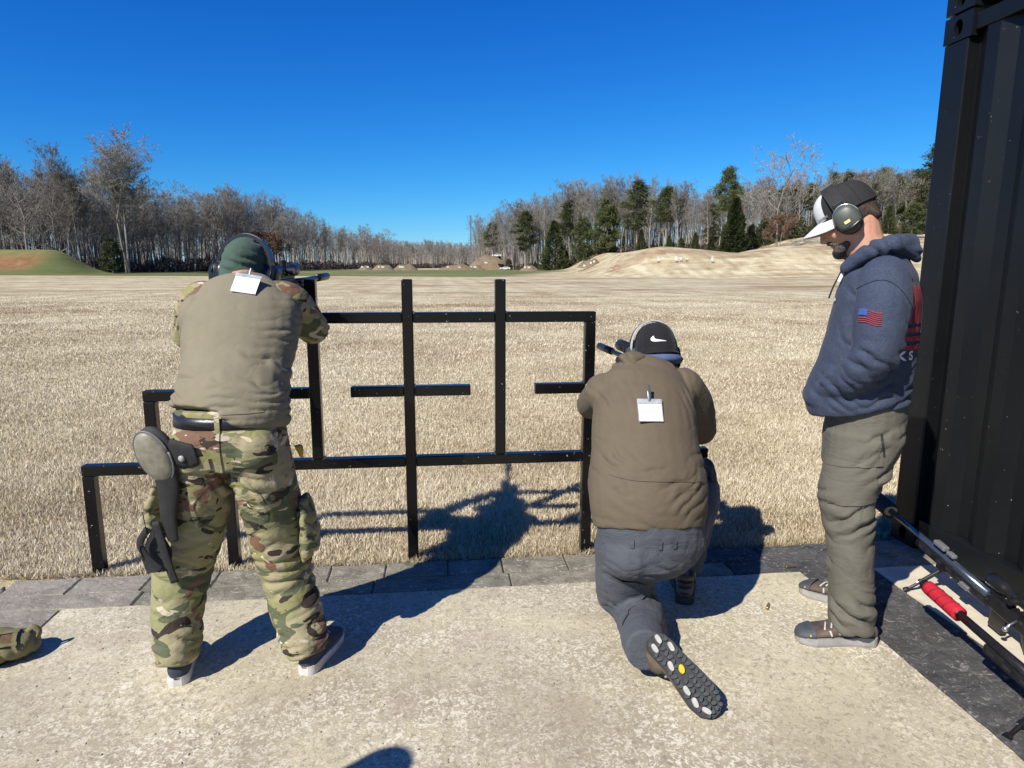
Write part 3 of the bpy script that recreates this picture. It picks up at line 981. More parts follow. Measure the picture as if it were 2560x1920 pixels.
def plant_woods():
    random.seed(3)
    # ---- landmark trees of the left wood
    plant('vase', 333, 128, 25.2, 'tallest bare tree of the left wood, a broad fan of fine upright branches', var=0, wide=1.55)
    plant('tall', 213, 130, 24.0, 'slender bare tree rising above the wood just left of the tallest one', var=3, wide=0.8)
    plant('oak', 90, 118, 15.5, 'bare tree with crooked spreading limbs behind the grassy bank', var=0, wide=1.1)
    plant('oak', 165, 121, 14.0, 'dark bare tree with a forked trunk at the right end of the grassy bank', var=1)
    plant('rust', 690, 190, 14.0, 'bare tree still holding rusty brown leaves, behind the kerchiefed shooter', name='oak_tree', var=0, wide=1.2)
    plant('bushy', 296, 122, 6.0, 'small dark evergreen at the foot of the tallest bare tree', var=0)
    gl = ('bare grey tree in the wood along the left side of the field', 'bare trees of the left wood')
    gf = ('small bare tree far off in the wood behind the green strip', 'bare trees of the far left wood')
    for row, (step, extra, k) in enumerate(((17, 0, 0.96), (19, 7, 1.02), (22, 15, 1.0))):
        px = -140 + row * 6
        while px < 1195:
            dep = interp(DEP_L, px) * (1 + 0.04 * random.random()) + extra * (1 + dep_far(px))
            H = max(6, hgt(SKY_L, px, dep) * k * random.uniform(0.80, 1.04))
            lab, grp = gl if px < 780 else gf
            plant('tall' if random.random() < 0.9 else 'oak', px, dep, H, lab, grp, wide=random.uniform(0.8, 1.15))
            px += step * random.uniform(0.7, 1.3)
    plant('oak', 975, 372, 22, 'bare tree standing up from the far skyline left of the mast', var=1)
    plant('oak', 1085, 420, 17, 'round bare tree on the far skyline nearest the mast', var=0)
    # ---- right wood
    plant('cedar', 1822, 117, 9.6, 'dark cone shaped cedar on the crest of the knoll', var=0, sink=0.5)
    plant('pine', 1801, 140, 20.5 - 4, 'tall open pine with tufted limbs behind the cone shaped cedar', var=1, wide=0.9)
    plant('oak', 1925, 128, 20.5, 'big bare tree with spreading pale limbs left of the capped man', var=0, wide=1.15)
    plant('rust', 1935, 122, 8.5, 'low oak with rusty leaves under the big spreading bare tree', name='oak_tree', var=0, wide=0.8)
    plant('pine', 2300, 150, 23 - 4, 'tall pine beside the corner of the black container', var=0, wide=1.15)
    plant('bushy', 2255, 135, 6.0, 'low bushy evergreen behind the hood of the standing man', var=0, wide=1.3)
    plant('pine', 1312, 245, 20.5, 'tall pine at the left end of the right wood', var=0, wide=1.15)
    plant('bushy', 1382, 215, 15.0, 'rounded dark evergreen in front of the bare trees left of the knoll', var=1, wide=1.0)
    plant('bushy', 1455, 196, 12.0, 'bushy evergreen beside the rounded one, left of the knoll', var=0, wide=0.9)
    plant('bushy', 1510, 192, 14.0, 'evergreen with drooping limbs above the small far berm', var=0, wide=0.9)
    plant('pine', 1585, 178, 18.5, 'tall dark pine above the left slope of the knoll', var=0, wide=1.2)
    plant('pine', 1655, 172, 16.0, 'pine with a round crown above the white targets', var=1, wide=1.3)
    gr = ('bare grey tree in the wood behind the knoll', 'bare trees of the right wood')
    gp = ('dark pine standing among the bare trees of the right wood', 'pines of the right wood')
    gb = ('low evergreen at the edge of the right wood', 'low evergreens of the right wood')
    for row, (step, extra, k) in enumerate(((17, 0, 0.9), (18, 8, 0.98), (24, 18, 1.0))):
        px = 1198 + row * 5
        while px < 2480:
            dep = interp(DEP_R, px) * (1 + 0.04 * random.random()) + extra * (1 + 0.5 * (px < 1400))
            H = max(6, hgt(SKY_R, px, dep) * k * random.uniform(0.92, 1.14))
            u = random.random()
            pine = (0.06 if px < 1700 else 0.20) + (0.25 if px > 1960 and row > 0 else 0) + (0.22 if 1440 < px < 1640 and row == 2 else 0)
            if u < pine:
                plant('pine', px, dep + 4, H * 0.93, gp[0], gp[1], wide=random.uniform(0.85, 1.2))
            else:
                plant('tall', px, dep, H, gr[0], gr[1], wide=random.uniform(0.85, 1.25))
            px += step * random.uniform(0.7, 1.3)
    px = 1225
    while px < 2330:
        dep = interp(DEP_R, px) * 0.985
        if random.random() < 0.75 and abs(px - 1822) > 25:
            plant('bushy', px, dep, random.uniform(2.5, 6.5), gb[0], gb[1], wide=random.uniform(0.8, 1.3))
        px += random.uniform(22, 42)

def dep_far(px):
    return 0.0 if px < 700 else (px - 700) / 250.0
plant_woods()

def make_far_woods():
    """Depth of the wood behind the trees one can tell apart, its scrub, and the far skyline."""
    random.seed(9)
    T, S_ = Tri(), Tri()
    def stem(px, dep, H, n):
        lat = (px - 1280) / 1660 * dep
        P = world_of(lat, dep); P.z = tz(lat, dep) - 0.3
        T.twig(P, rdir(Vector((0, 0, 1)), 0.04), H * 0.95, 0.0022 * dep)
        for _ in range(n):
            h = H * random.uniform(0.25, 0.98)
            a = random.random() * 6.28
            R = H * 0.15 * math.sin(min(1, h / H) * PI * 0.9 + 0.3) + 0.4
            q = P + Vector((math.cos(a) * R * random.random(), math.sin(a) * R * random.random(), h))
            T.twig(q, rdir(Vector((math.cos(a) * .6, math.sin(a) * .6, 0.9)), 0.35), 0.05 * H * random.uniform(0.7, 1.6), 0.0007 * dep)
    for sk, dp, lo, hi in ((SKY_L, DEP_L, -200, 1195), (SKY_R, DEP_R, 1200, 2500)):
        for _ in range(1250):
            px = random.uniform(lo, hi)
            d = interp(dp, px)
            dep = d + random.uniform(10, 70) * (1 + dep_far(px) * 0.6 if sk is SKY_L else 1.2)
            H = hgt(sk, px, d) * random.uniform(0.68, 1.0) * (dep / d) ** 0.6
            stem(px, dep, max(5, H), 46)
    # low hills beyond everything, wooded
    for _ in range(1300):
        px = random.uniform(900, 1330)
        dep = random.uniform(640, 900)
        top = interp([(900, 604), (1050, 608), (1190, 610), (1330, 606)], px)
        H = (HZ - top) / 1660 * dep * random.uniform(0.55, 1.0) + 2
        stem(px, dep, H, 40)
    o = link('far_woods', T.mesh('far_woods', TWIG)); o['kind'] = 'stuff'; o['label'] = 'dense grey bare wood filling in behind the nearer trees'
    # scrub at the wood edge
    for dp, lo, hi, hh in ((DEP_L, -200, 1195, 3.6), (DEP_R, 1200, 2500, 2.6)):
        for _ in range(21000):
            px = random.uniform(lo, hi)
            dep = interp(dp, px) + random.uniform(-2, 22)
            lat = (px - 1280) / 1660 * dep
            z0 = tz(lat, dep)
            h = random.random() ** 1.6 * hh * (0.7 + 0.5 * noise.noise(Vector((px * 0.02, dep * 0.05, 0))))
            P = world_of(lat, dep); P.z = z0 + h
            S_.twig(P, rdir(Vector((0, 0, 1)), 0.7), 0.9, 0.0016 * dep)
    o = link('undergrowth', S_.mesh('undergrowth', SCRUB)); o['kind'] = 'stuff'; o['label'] = 'dark brown scrub along the foot of the woods'
make_far_woods()

# ------------------------------------------------------------------ cloth and skin
def cloth_relief(nt, b, v, weave, bs_, k=1.0):
    """Small creases, rumples and weave."""
    prev = None
    for sc, aniso, st, dist in ((7.0, (1, 1, 1.9), 0.55 * k, 0.020), (15.0, (1, 1, 1.5), 0.40 * k, 0.009)):
        mp = nt.nodes.new('ShaderNodeMapping'); mp.inputs['Scale'].default_value = aniso
        mp.inputs['Rotation'].default_value = (0.2, 0.35, 0.1)
        nt.links.new(v, mp.inputs['Vector'])
        n_ = nz(nt, mp.outputs[0], sc, 3, 0.5, 0.6)
        a = nt.nodes.new('ShaderNodeMath'); a.operation = 'SUBTRACT'; a.inputs[1].default_value = 0.5
        nt.links.new(n_, a.inputs[0])
        c = nt.nodes.new('ShaderNodeMath'); c.operation = 'ABSOLUTE'
        nt.links.new(a.outputs[0], c.inputs[0])
        p = nt.nodes.new('ShaderNodeMath'); p.operation = 'POWER'; p.inputs[1].default_value = 0.6
        nt.links.new(c.outputs[0], p.inputs[0])
        prev = bump(nt, b, p.outputs[0], st, dist, prev)
    bump(nt, b, nz(nt, v, weave, 2, 0.5), bs_, 0.0008, prev)

def cloth_mat(name, c, c2, rough=0.85, ns=6, weave=900, bs_=0.15, sheen=0.03, heather=0.0, crease=0.45):
    m, nt, b = _base(name)
    v = coords(nt)
    r = ramp(nt, [(0.35, c), (0.65, c2)])
    nt.links.new(nz(nt, v, ns, 5, 0.65), r.inputs[0])
    c_ = r.outputs[0]
    if heather:
        hr = ramp(nt, [(0.35, tuple(max(0, 1 - heather) for _ in range(3))), (0.65, tuple(1 + heather for _ in range(3)))])
        nt.links.new(nz(nt, coords(nt, (1, 1, 1)), 230, 3, 0.8), hr.inputs[0])
        c_ = mixc(nt, 1.0, c_, hr.outputs[0], 'MULTIPLY')
    nt.links.new(c_, b.inputs['Base Color'])
    b.inputs['Roughness'].default_value = rough
    b.inputs['Specular IOR Level'].default_value = 0.2
    b.inputs['Sheen Weight'].default_value = sheen
    b.inputs['Sheen Roughness'].default_value = 0.5
    cloth_relief(nt, b, v, weave, bs_, crease)
    return m

def camo_mat():
    m, nt, b = _base('camouflage_cloth')
    def layer(scale, lo, seed, aniso=(1, 1, 1.8), dist=0.9):
        v = coords(nt, aniso, (0.2 * seed, 0.15 * seed, 0.1 * seed))
        mp = nt.nodes.new('ShaderNodeVectorMath'); mp.operation = 'ADD'
        mp.inputs[1].default_value = (seed * 3.7, seed * 1.9, seed * 5.1)
        nt.links.new(v, mp.inputs[0])
        r = ramp(nt, [(0, (0, 0, 0)), (lo, (1, 1, 1))], 'CONSTANT')
        nt.links.new(nz(nt, mp.outputs[0], scale, 2.2, 0.5, dist), r.inputs[0])
        return r.outputs[0]
    soft = ramp(nt, [(0.38, (0.32, 0.275, 0.175)), (0.62, (0.235, 0.228, 0.115))])
    nt.links.new(nz(nt, coords(nt, (1, 1, 1.6)), 6, 3, 0.5), soft.inputs[0])
    c = soft.outputs[0]
    c = mixc(nt, layer(5.6, 0.565, 1), c, (0.10, 0.112, 0.064))
    c = mixc(nt, layer(5.2, 0.572, 2), c, (0.17, 0.10, 0.066))
    c = mixc(nt, layer(6.5, 0.60, 6), c, (0.235, 0.225, 0.10))
    c = mixc(nt, layer(8.0, 0.625, 3, (1, 1, 2.2), 1.2), c, (0.042, 0.032, 0.027))
    c = mixc(nt, layer(8.5, 0.655, 4, (1, 1, 2.2), 1.2), c, (0.48, 0.43, 0.32))
    nt.links.new(c, b.inputs['Base Color'])
    b.inputs['Roughness'].default_value = 0.85
    b.inputs['Specular IOR Level'].default_value = 0.2
    b.inputs['Sheen Weight'].default_value = 0.0
    cloth_relief(nt, b, coords(nt), 900, 0.15, 0.75)
    return m

def skin_mat():
    m, nt, b = _base('skin')
    v = coords(nt)
    r = ramp(nt, [(0.3, (0.42, 0.20, 0.13)), (0.55, (0.52, 0.28, 0.19)), (0.75, (0.50, 0.23, 0.16))])
    nt.links.new(nz(nt, v, 24, 5, 0.6), r.inputs[0])
    nt.links.new(r.outputs[0], b.inputs['Base Color'])
    b.inputs['Roughness'].default_value = 0.5
    b.inputs['Subsurface Weight'].default_value = 0.12
    b.inputs['Subsurface Radius'].default_value = (0.01, 0.004, 0.002)
    bump(nt, b, nz(nt, v, 260, 4, 0.6), 0.2, 0.001)
    return m

SKIN = skin_mat()
CAMO = camo_mat()
SHIRT1 = cloth_mat('olive_tan_knit', (0.19, 0.168, 0.114), (0.22, 0.196, 0.136), ns=5, crease=0.28)
KERCHIEF = cloth_mat('green_fleece', (0.048, 0.082, 0.062), (0.06, 0.10, 0.076), sheen=0.08)
JACKET = cloth_mat('brown_softshell', (0.108, 0.086, 0.058), (0.124, 0.099, 0.067), rough=0.75, ns=4, crease=0.3)
GREYPANT = cloth_mat('slate_trouser_cloth', (0.063, 0.07, 0.083), (0.08, 0.088, 0.103), ns=5, rough=0.75, crease=0.7)
HOODIE = cloth_mat('navy_heather_fleece', (0.034, 0.045, 0.076), (0.046, 0.059, 0.095), ns=8, heather=0.3, sheen=0.05, crease=0.28)
KHAKI = cloth_mat('grey_olive_trouser_cloth', (0.108, 0.100, 0.080), (0.124, 0.115, 0.093), ns=5, rough=0.75, crease=0.5)
BLACKC = simple('black_cloth', (0.012, 0.012, 0.013), (0.02, 0.02, 0.021), rough=0.8, ns=30, bs_=0.2, bsc=500)
BLACKP = simple('black_plastic', (0.010, 0.010, 0.011), (0.016, 0.016, 0.016), rough=0.32, ns=20, bs_=0.05)
GUNM = simple('gun_metal', (0.012, 0.012, 0.013), (0.022, 0.022, 0.023), rough=0.38, metal=0.3, ns=40, bs_=0.1, bsc=300)
STEEL = simple('bright_metal', (0.62, 0.62, 0.62), (0.5, 0.5, 0.5), rough=0.3, metal=0.9, ns=60, bs_=0.05)
LEATHER = simple('black_leather', (0.014, 0.015, 0.02), (0.02, 0.021, 0.026), rough=0.3, ns=30, bs_=0.15, bsc=300)
WHITE = simple('white_card', (0.80, 0.80, 0.79), (0.76, 0.76, 0.76), rough=0.6, ns=4, bs_=0)

def voxel_mesh(mb, voxel):
    me = bpy.data.meshes.new('tmp')
    me.from_pydata([tuple(v) for v in mb.v], [], mb.f); me.update()
    ob = bpy.data.objects.new('tmp', me); col.objects.link(ob)
    md = ob.modifiers.new('r', 'REMESH'); md.mode = 'VOXEL'; md.voxel_size = voxel; md.adaptivity = 0
    dg = bpy.context.evaluated_depsgraph_get()
    out = bpy.data.meshes.new_from_object(ob.evaluated_get(dg))
    bpy.data.objects.remove(ob); bpy.data.meshes.remove(me)
    return out

def get_co(me):
    a = np.empty(len(me.vertices) * 3, dtype=np.float32); me.vertices.foreach_get('co', a)
    return a.reshape(-1, 3).astype(np.float64)

def set_co(me, a):
    me.vertices.foreach_set('co', a.astype(np.float32).ravel()); me.update()

def smooth_co(me, co, it, lam=0.5):
    e = np.empty(len(me.edges) * 2, dtype=np.int32); me.edges.foreach_get('vertices', e)
    e = e.reshape(-1, 2); n = len(co)
    deg = np.bincount(e.ravel(), minlength=n).astype(float)[:, None]
    for i in range(it):
        acc = np.zeros_like(co)
        for k in range(3):
            acc[:, k] = np.bincount(e[:, 0], co[e[:, 1], k], n) + np.bincount(e[:, 1], co[e[:, 0], k], n)
        co = co + lam * (acc / np.maximum(deg, 1) - co)
    return co

def normals(me):
    a = np.empty(len(me.vertices) * 3, dtype=np.float32); me.vertex_normals.foreach_get('vector', a)
    return a.reshape(-1, 3).astype(np.float64)

def pnoise(co, s, off=0.0):
    return np.array([noise.noise(Vector((x * s + off, y * s - off, z * s + off * 0.5))) for x, y, z in co])

BVHS = {}
def solid(name, mb, mat, parent, voxel=0.006, it=4, folds=(), lump=0.003, lump_s=9.0, seed=1.0):
    """Closed shapes grown together into ONE surface, smoothed, then creased like cloth."""
    me = voxel_mesh(mb, voxel)
    co = smooth_co(me, get_co(me), it)
    set_co(me, co)
    if lump or folds:
        nrm = normals(me)
        disp = np.zeros(len(co))
        if lump:
            disp += lump * pnoise(co, lump_s, seed)
        if folds:
            wob = pnoise(co, 7.0, seed + 3); mod = pnoise(co, 11.0, seed + 9)
            wob2 = pnoise(co, 22.0, seed + 5)
            for fd in folds:
                c = np.array(fd['c']); r = np.array(fd['r'] if hasattr(fd['r'], '__len__') else (fd['r'],) * 3)
                d = np.array(Vector(fd['d']).normalized())
                q = (co - c) / r
                w_ = np.exp(-(q * q).sum(1) ** 1.3)
                ph = ((co - c) @ d) / fd['lam'] + 0.75 * wob + 0.22 * wob2
                s_ = (np.abs(np.sin(math.pi * ph)) ** 0.65 - 0.62) * 2.1
                am = np.clip(0.55 + 1.3 * mod, 0.0, 1.25)
                disp += fd['a'] * w_ * s_ * am
        co = co + nrm * disp[:, None]
        co = smooth_co(me, co, 1, 0.2)
        set_co(me, co)
    me.polygons.foreach_set('use_smooth', np.ones(len(me.polygons), dtype=bool))
    BVHS[name] = BVHTree.FromPolygons([Vector(x) for x in co], [tuple(p.vertices) for p in me.polygons])
    o = np.array(root_org(parent))
    set_co(me, co - o)
    me.materials.clear(); me.materials.append(mat)
    me.name = name
    ob = link(name, me, parent)
    ob['bvh'] = name
    return ob

def F(c, r, d, lam, a): return dict(c=c, r=r, d=d, lam=lam, a=a)

def patch(name, bvh, c, d, u, mapf, nu, nv, off, mat, parent, thick=0.0, far=0.6):
    """A piece of thin material laid onto a surface: points mapf(s,t) -> (a,b) in the plane of u and d, dropped along d."""
    d = Vector(d).normalized(); u = Vector(u); u = (u - d * u.dot(d)).normalized(); w_ = u.cross(d)
    if w_.z < 0: w_ = -w_
    vs, ok = [], []
    for j in range(nv + 1):
        for i in range(nu + 1):
            a, b = mapf(i / nu, j / nv)
            o = Vector(c) + u * a + w_ * b - d * far
            loc, nn, idx, dist = bvh.ray_cast(o, d, far * 2)
            if loc is None:
                vs.append(Vector((0, 0, 0))); ok.append(False)
            else:
                if nn.dot(d) > 0: nn = -nn
                vs.append(loc + nn * off * 0.5 - d * off * 0.5); ok.append(True)
    fs = []
    for j in range(nv):
        for i in range(nu):
            q = (j * (nu + 1) + i, j * (nu + 1) + i + 1, (j + 1) * (nu + 1) + i + 1, (j + 1) * (nu + 1) + i)
            if all(ok[k] for k in q): fs.append(q)
    used = sorted(set(k for f in fs for k in f)); mp = {k: i for i, k in enumerate(used)}
    mb = MB()
    mb.add([vs[k] for k in used], [tuple(mp[k] for k in f) for f in fs])
    return mb.build(name, mat, parent, smooth=True)

def rect(w_, h_): return lambda s, t: ((s - 0.5) * w_, (t - 0.5) * h_)

# ------------------------------------------------------------------ body parts
def hand(mb, wrist, dirv, palm_n, size=0.19, curl=0.9, side=1):
    """Palm, four curled fingers of unequal length and a thumb."""
    f = Vector(dirv).normalized(); n = Vector(palm_n); n = (n - f * n.dot(f)).normalized(); s = f.cross(n) * side
    W = Vector(wrist)
    mb.tube([W - f * 0.03, W + f * 0.02, W + f * size * 0.28, W + f * size * 0.50], [(0.027, 0.02), (0.033, 0.018), (0.041, 0.016), (0.039, 0.013)], 12, side=s, dome=True)
    for k, (off, L) in enumerate(((-0.031, 0.43), (-0.0105, 0.48), (0.0105, 0.455), (0.030, 0.36))):
        p = W + f * size * 0.47 + s * off
        a = 0.25
        pts = [p - f * 0.02, p]
        for seg, fr in enumerate((0.45, 0.32, 0.23)):
            a += curl * (0.8 + 0.25 * seg)
            dd = f * math.cos(a) + n * math.sin(a)
            p = p + dd * size * L * fr
            pts.append(p)
        mb.tube(pts, [0.0095, 0.0098, 0.0088, 0.008, 0.0068], 8, dome=True)
    p = W + f * size * 0.10 - s * 0.028
    d1 = (f * 0.6 - s * 0.65 + n * 0.35).normalized()
    p2 = p + d1 * size * 0.22; d2 = (f * 0.8 - s * 0.1 + n * 0.7).normalized()
    mb.tube([p - d1 * 0.01, p2, p2 + d2 * size * 0.17, p2 + d2 * size * 0.28], [0.014, 0.0115, 0.0098, 0.007], 8, dome=True)

def head_frame(f, up):
    f = Vector(f).normalized(); up = Vector(up); up = (up - f * up.dot(f)).normalized()
    s = f.cross(up)                      # person's right
    return s, f, up

def head_shapes(mb, C, fr, ears=True):
    s, f, u = fr; C = Vector(C)
    R = Matrix((s, f, u)).transposed()
    P = lambda a, b, c: C + s * a + f * b + u * c
    mb.ball(P(0, -0.012, 0.03), (0.074, 0.097, 0.093), 24, 16, R)
    mb.ball(P(0, 0.030, -0.028), (0.064, 0.068, 0.085), 20, 14, R)
    mb.tube([P(0, -0.01, -0.05), P(0, 0.045, -0.082), P(0, 0.078, -0.098)], [(0.058, 0.03), (0.046, 0.026), (0.024, 0.018)], 14, side=s, dome=True)
    # brow, nose, mouth
    mb.tube([P(-0.045, 0.082, 0.022), P(0, 0.093, 0.026), P(0.045, 0.082, 0.022)], [0.010, 0.012, 0.010], 8, dome=True)
    mb.tube([P(0, 0.088, 0.016), P(0, 0.105, -0.010), P(0, 0.117, -0.026), P(0, 0.098, -0.036)], [0.008, 0.010, 0.0135, 0.012], 10, dome=True)
    for k in (-1, 1):
        mb.ball(P(k * 0.012, 0.100, -0.031), 0.009, 8, 6)
        mb.ball(P(k * 0.045, 0.060, -0.030), (0.020, 0.022, 0.026), 10, 8, R)
        if ears:
            mb.ball(P(k * 0.078, -0.005, -0.012), (0.010, 0.018, 0.031), 10, 8, R)
    mb.tube([P(-0.024, 0.084, -0.062), P(0, 0.096, -0.060), P(0.024, 0.084, -0.062)], [0.006, 0.0085, 0.006], 8, dome=True)
    mb.tube([P(-0.020, 0.082, -0.073), P(0, 0.093, -0.072), P(0.020, 0.082, -0.073)], [0.006, 0.0085, 0.006], 8, dome=True)
    return P, R

def shoe(parent, M, L, um, sm, tm=None, lm=None, wscale=1.0, sole_h=0.026, name='shoe', stripe=None):
    """M takes shoe space (x right, y heel to toe, z up) to the world."""
    st = [(0.0, 0.012, 0.066), (0.018, 0.022, 0.078), (0.06, 0.031, 0.098), (0.17, 0.034, 0.112), (0.32, 0.034, 0.108), (0.46, 0.037, 0.092), (0.62, 0.043, 0.074), (0.78, 0.046, 0.062), (0.90, 0.038, 0.052), (0.97, 0.024, 0.040), (1.0, 0.010, 0.032)]
    def outline(k, zoff):
        n = 30
        pts = []
        ys = 0.5 - 0.5 * np.cos(np.linspace(0, PI, n))
        hw = np.interp(ys, [a[0] for a in st], [a[1] for a in st]) * wscale * k
        cx = 0.006 * np.sin(ys * PI * 1.2)
        right = [(cx[i] + hw[i], ys[i] * L) for i in range(n)]
        left = [(cx[i] - hw[i], ys[i] * L) for i in range(n - 1, -1, -1)]
        return right + left
    mb = MB()
    rings = []
    seg = 16
    for (y, hw, h) in st:
        ring = []
        cx = 0.006 * math.sin(y * PI * 1.2)
        for k in range(seg):
            a = 2 * PI * k / seg
            ca, sa = math.cos(a), math.sin(a)
            x = cx + hw * wscale * math.copysign(abs(ca) ** 0.7, ca)
            z = sole_h - 0.004 + (h - sole_h) * (0.5 + 0.5 * math.copysign(abs(sa) ** 0.8, sa))
            ring.append(M @ Vector((x, y * L, z)))
        rings.append(ring)
    vs = [p for r in rings for p in r]
    fs = []
    for i in range(len(rings) - 1):
        for k in range(seg):
            fs.append((i * seg + k, i * seg + (k + 1) % seg, (i + 1) * seg + (k + 1) % seg, (i + 1) * seg + k))
    fs += [tuple(reversed(range(seg))), tuple(range((len(rings) - 1) * seg, len(rings) * seg))]
    mb.add(vs, fs)
    up = mb.build(name, um, parent, smooth=True)
    # sole
    mb = MB()
    o1, o2 = outline(1.05, 0), outline(1.10, 0)
    n = len(o1)
    zs = lambda y: 0.006 if y > 0.86 * L else 0.0
    lv = [[M @ Vector((x, y, 0.0 + 0.10 * max(0, y / L - 0.82) * L)) for x, y in o1], [M @ Vector((x, y, 0.010 + 0.10 * max(0, y / L - 0.82) * L)) for x, y in o2], [M @ Vector((x, y, sole_h + (0.006 if y < 0.3 * L else 0))) for x, y in o1]]
    vs = [p for l in lv for p in l]
    fs = [tuple(reversed(range(n))), tuple(range(2 * n, 3 * n))]
    for i in (0, 1):
        for k in range(n):
            fs.append((i * n + k, i * n + (k + 1) % n, (i + 1) * n + (k + 1) % n, (i + 1) * n + k))
    mb.add(vs, fs)
    mb.build('sole', sm, up)
    if tm is not None:
        mb = MB()
        rr = []
        for (y, hw, h) in [(0.80, 0.0465, 0.063), (0.86, 0.043, 0.058), (0.92, 0.0375, 0.053), (0.975, 0.026, 0.043), (1.006, 0.011, 0.034)]:
            ring = []
            for k in range(seg):
                a = 2 * PI * k / seg; ca, sa = math.cos(a), math.sin(a)
                ring.append(M @ Vector((0.006 * math.sin(y * PI * 1.2) + (hw + 0.002) * wscale * math.copysign(abs(ca) ** 0.7, ca), y * L, sole_h - 0.012 + (h - sole_h + 0.014) * (0.5 + 0.5 * math.copysign(abs(sa) ** 0.8, sa)))))
            rr.append(ring)
        vs = [p for r in rr for p in r]
        fs = [(i * seg + k, i * seg + (k + 1) % seg, (i + 1) * seg + (k + 1) % seg, (i + 1) * seg + k) for i in range(4) for k in range(seg)]
        fs.append(tuple(range(4 * seg, 5 * seg)))
        mb.add(vs, fs)
        mb.build('toe_cap', tm, up, smooth=True)
    if lm is not None:
        for i, y in enumerate((0.40, 0.48, 0.56, 0.64)):
            h = np.interp(y, [a[0] for a in st], [a[2] for a in st])
            hw = np.interp(y, [a[0] for a in st], [a[1] for a in st]) * wscale
            mb = MB()
            mb.tube([M @ Vector((-hw * 0.62, y * L + 0.012, h - 0.008)), M @ Vector((0, y * L, h + 0.004)), M @ Vector((hw * 0.62, y * L - 0.012, h - 0.008))], [0.0035] * 3, 6, smooth=3)
            mb.build('lace', lm, up, smooth=True)
        for k in (-1, 1):
            mb = MB()
            for y in (0.42, 0.52, 0.62):
                h = np.interp(y, [a[0] for a in st], [a[2] for a in st]); hw = np.interp(y, [a[0] for a in st], [a[1] for a in st]) * wscale
                mb.tube([M @ Vector((k * hw * 0.72, y * L, h * 0.86)), M @ Vector((k * hw * 0.98, y * L - 0.006, h * 0.62))], [0.005, 0.004], 6)
            mb.build('eyelet_band', stripe or lm, up, smooth=True)
    return up

def shoe_frame(heel, toe, up=(0, 0, 1)):
    h, t = Vector(heel), Vector(toe)
    y = (t - h).normalized(); z = Vector(up); z = (z - y * z.dot(y)).normalized(); x = y.cross(z)
    M = Matrix((x, y, z)).transposed().to_4x4(); M.translation = h
    return M, (t - h).length

def ear_cup(parent, C, fr, side, mat, rim, size=(0.043, 0.053), label=None, depth=0.05):
    """Rounded D-shaped cup on the side of the head."""
    s, f, u = fr
    ax = s * side
    mb = MB()
    n = 24
    def ring(off, k):
        out = []
        for i in range(n):
            a = 2 * PI * i / n
            ca, sa = math.cos(a), math.sin(a)
            out.append(Vector(C) + ax * off + f * (size[0] * k * math.copysign(abs(ca) ** 0.8, ca)) + u * (size[1] * k * math.copysign(abs(sa) ** 0.85, sa)))
        return out
    prof = [(0.0, 0.98), (0.012, 1.0), (0.014, 0.94), (0.03, 0.98), (depth * 0.85, 0.86), (depth, 0.62), (depth * 1.02, 0.02)]
    rings = [ring(o, k) for o, k in prof]
    vs = [p for r in rings for p in r]
    fs = [(i * n + k, i * n + (k + 1) % n, (i + 1) * n + (k + 1) % n, (i + 1) * n + k) for i in range(len(rings) - 1) for k in range(n)]
    mb.add(vs, fs)
    cup = mb.build('ear_cup', mat, parent, smooth=True)
    mb = MB()
    rr = [Vector(C) + ax * (depth * 0.6) + f * (size[0] * 1.03 * math.cos(2 * PI * i / n)) + u * (size[1] * 1.03 * math.sin(2 * PI * i / n)) for i in range(int(n * 0.02), int(n * 0.55))]
    mb.tube(rr, [0.0022] * len(rr), 6)
    mb.build('wire_yoke', rim, cup, smooth=True)
    # cushion
    mb = MB()
    cc = [Vector(C) - ax * 0.006 + f * (size[0] * 0.86 * math.cos(2 * PI * i / n)) + u * (size[1] * 0.86 * math.sin(2 * PI * i / n)) for i in range(n + 1)]
    mb.tube(cc, [0.012] * (n + 1), 8)
    mb.build('cushion', BLACKC, cup, smooth=True)
    return cup

def head_band(parent, C, fr, rx, top, w_, th, mat, name='headband', z0=0.0, lean=0.0):
    """Strap over the crown from cup to cup."""
    s, f, u = fr
    mb = MB()
    n = 26
    pts = []
    vs, fs = [], []
    for i in range(n + 1):
        a = PI * i / n
        x = -rx * math.cos(a); z = z0 + top * max(0.0, math.sin(a)) ** 0.8
        b = f * (lean * math.sin(a))
        c0 = Vector(C) + s * x + u * z + b
        rad = (s * (-math.cos(a)) + u * math.sin(a)).normalized()
        for dy, dr in ((-w_ / 2, 0), (w_ / 2, 0), (w_ / 2, th), (-w_ / 2, th)):
            vs.append(c0 + f * dy + rad * dr)
    for i in range(n):
        for k in range(4):
            fs.append((i * 4 + k, i * 4 + (k + 1) % 4, (i + 1) * 4 + (k + 1) % 4, (i + 1) * 4 + k))
    fs += [(3, 2, 1, 0), (n * 4, n * 4 + 1, n * 4 + 2, n * 4 + 3)]
    mb.add(vs, fs)
    return mb.build(name, mat, parent, smooth=False)

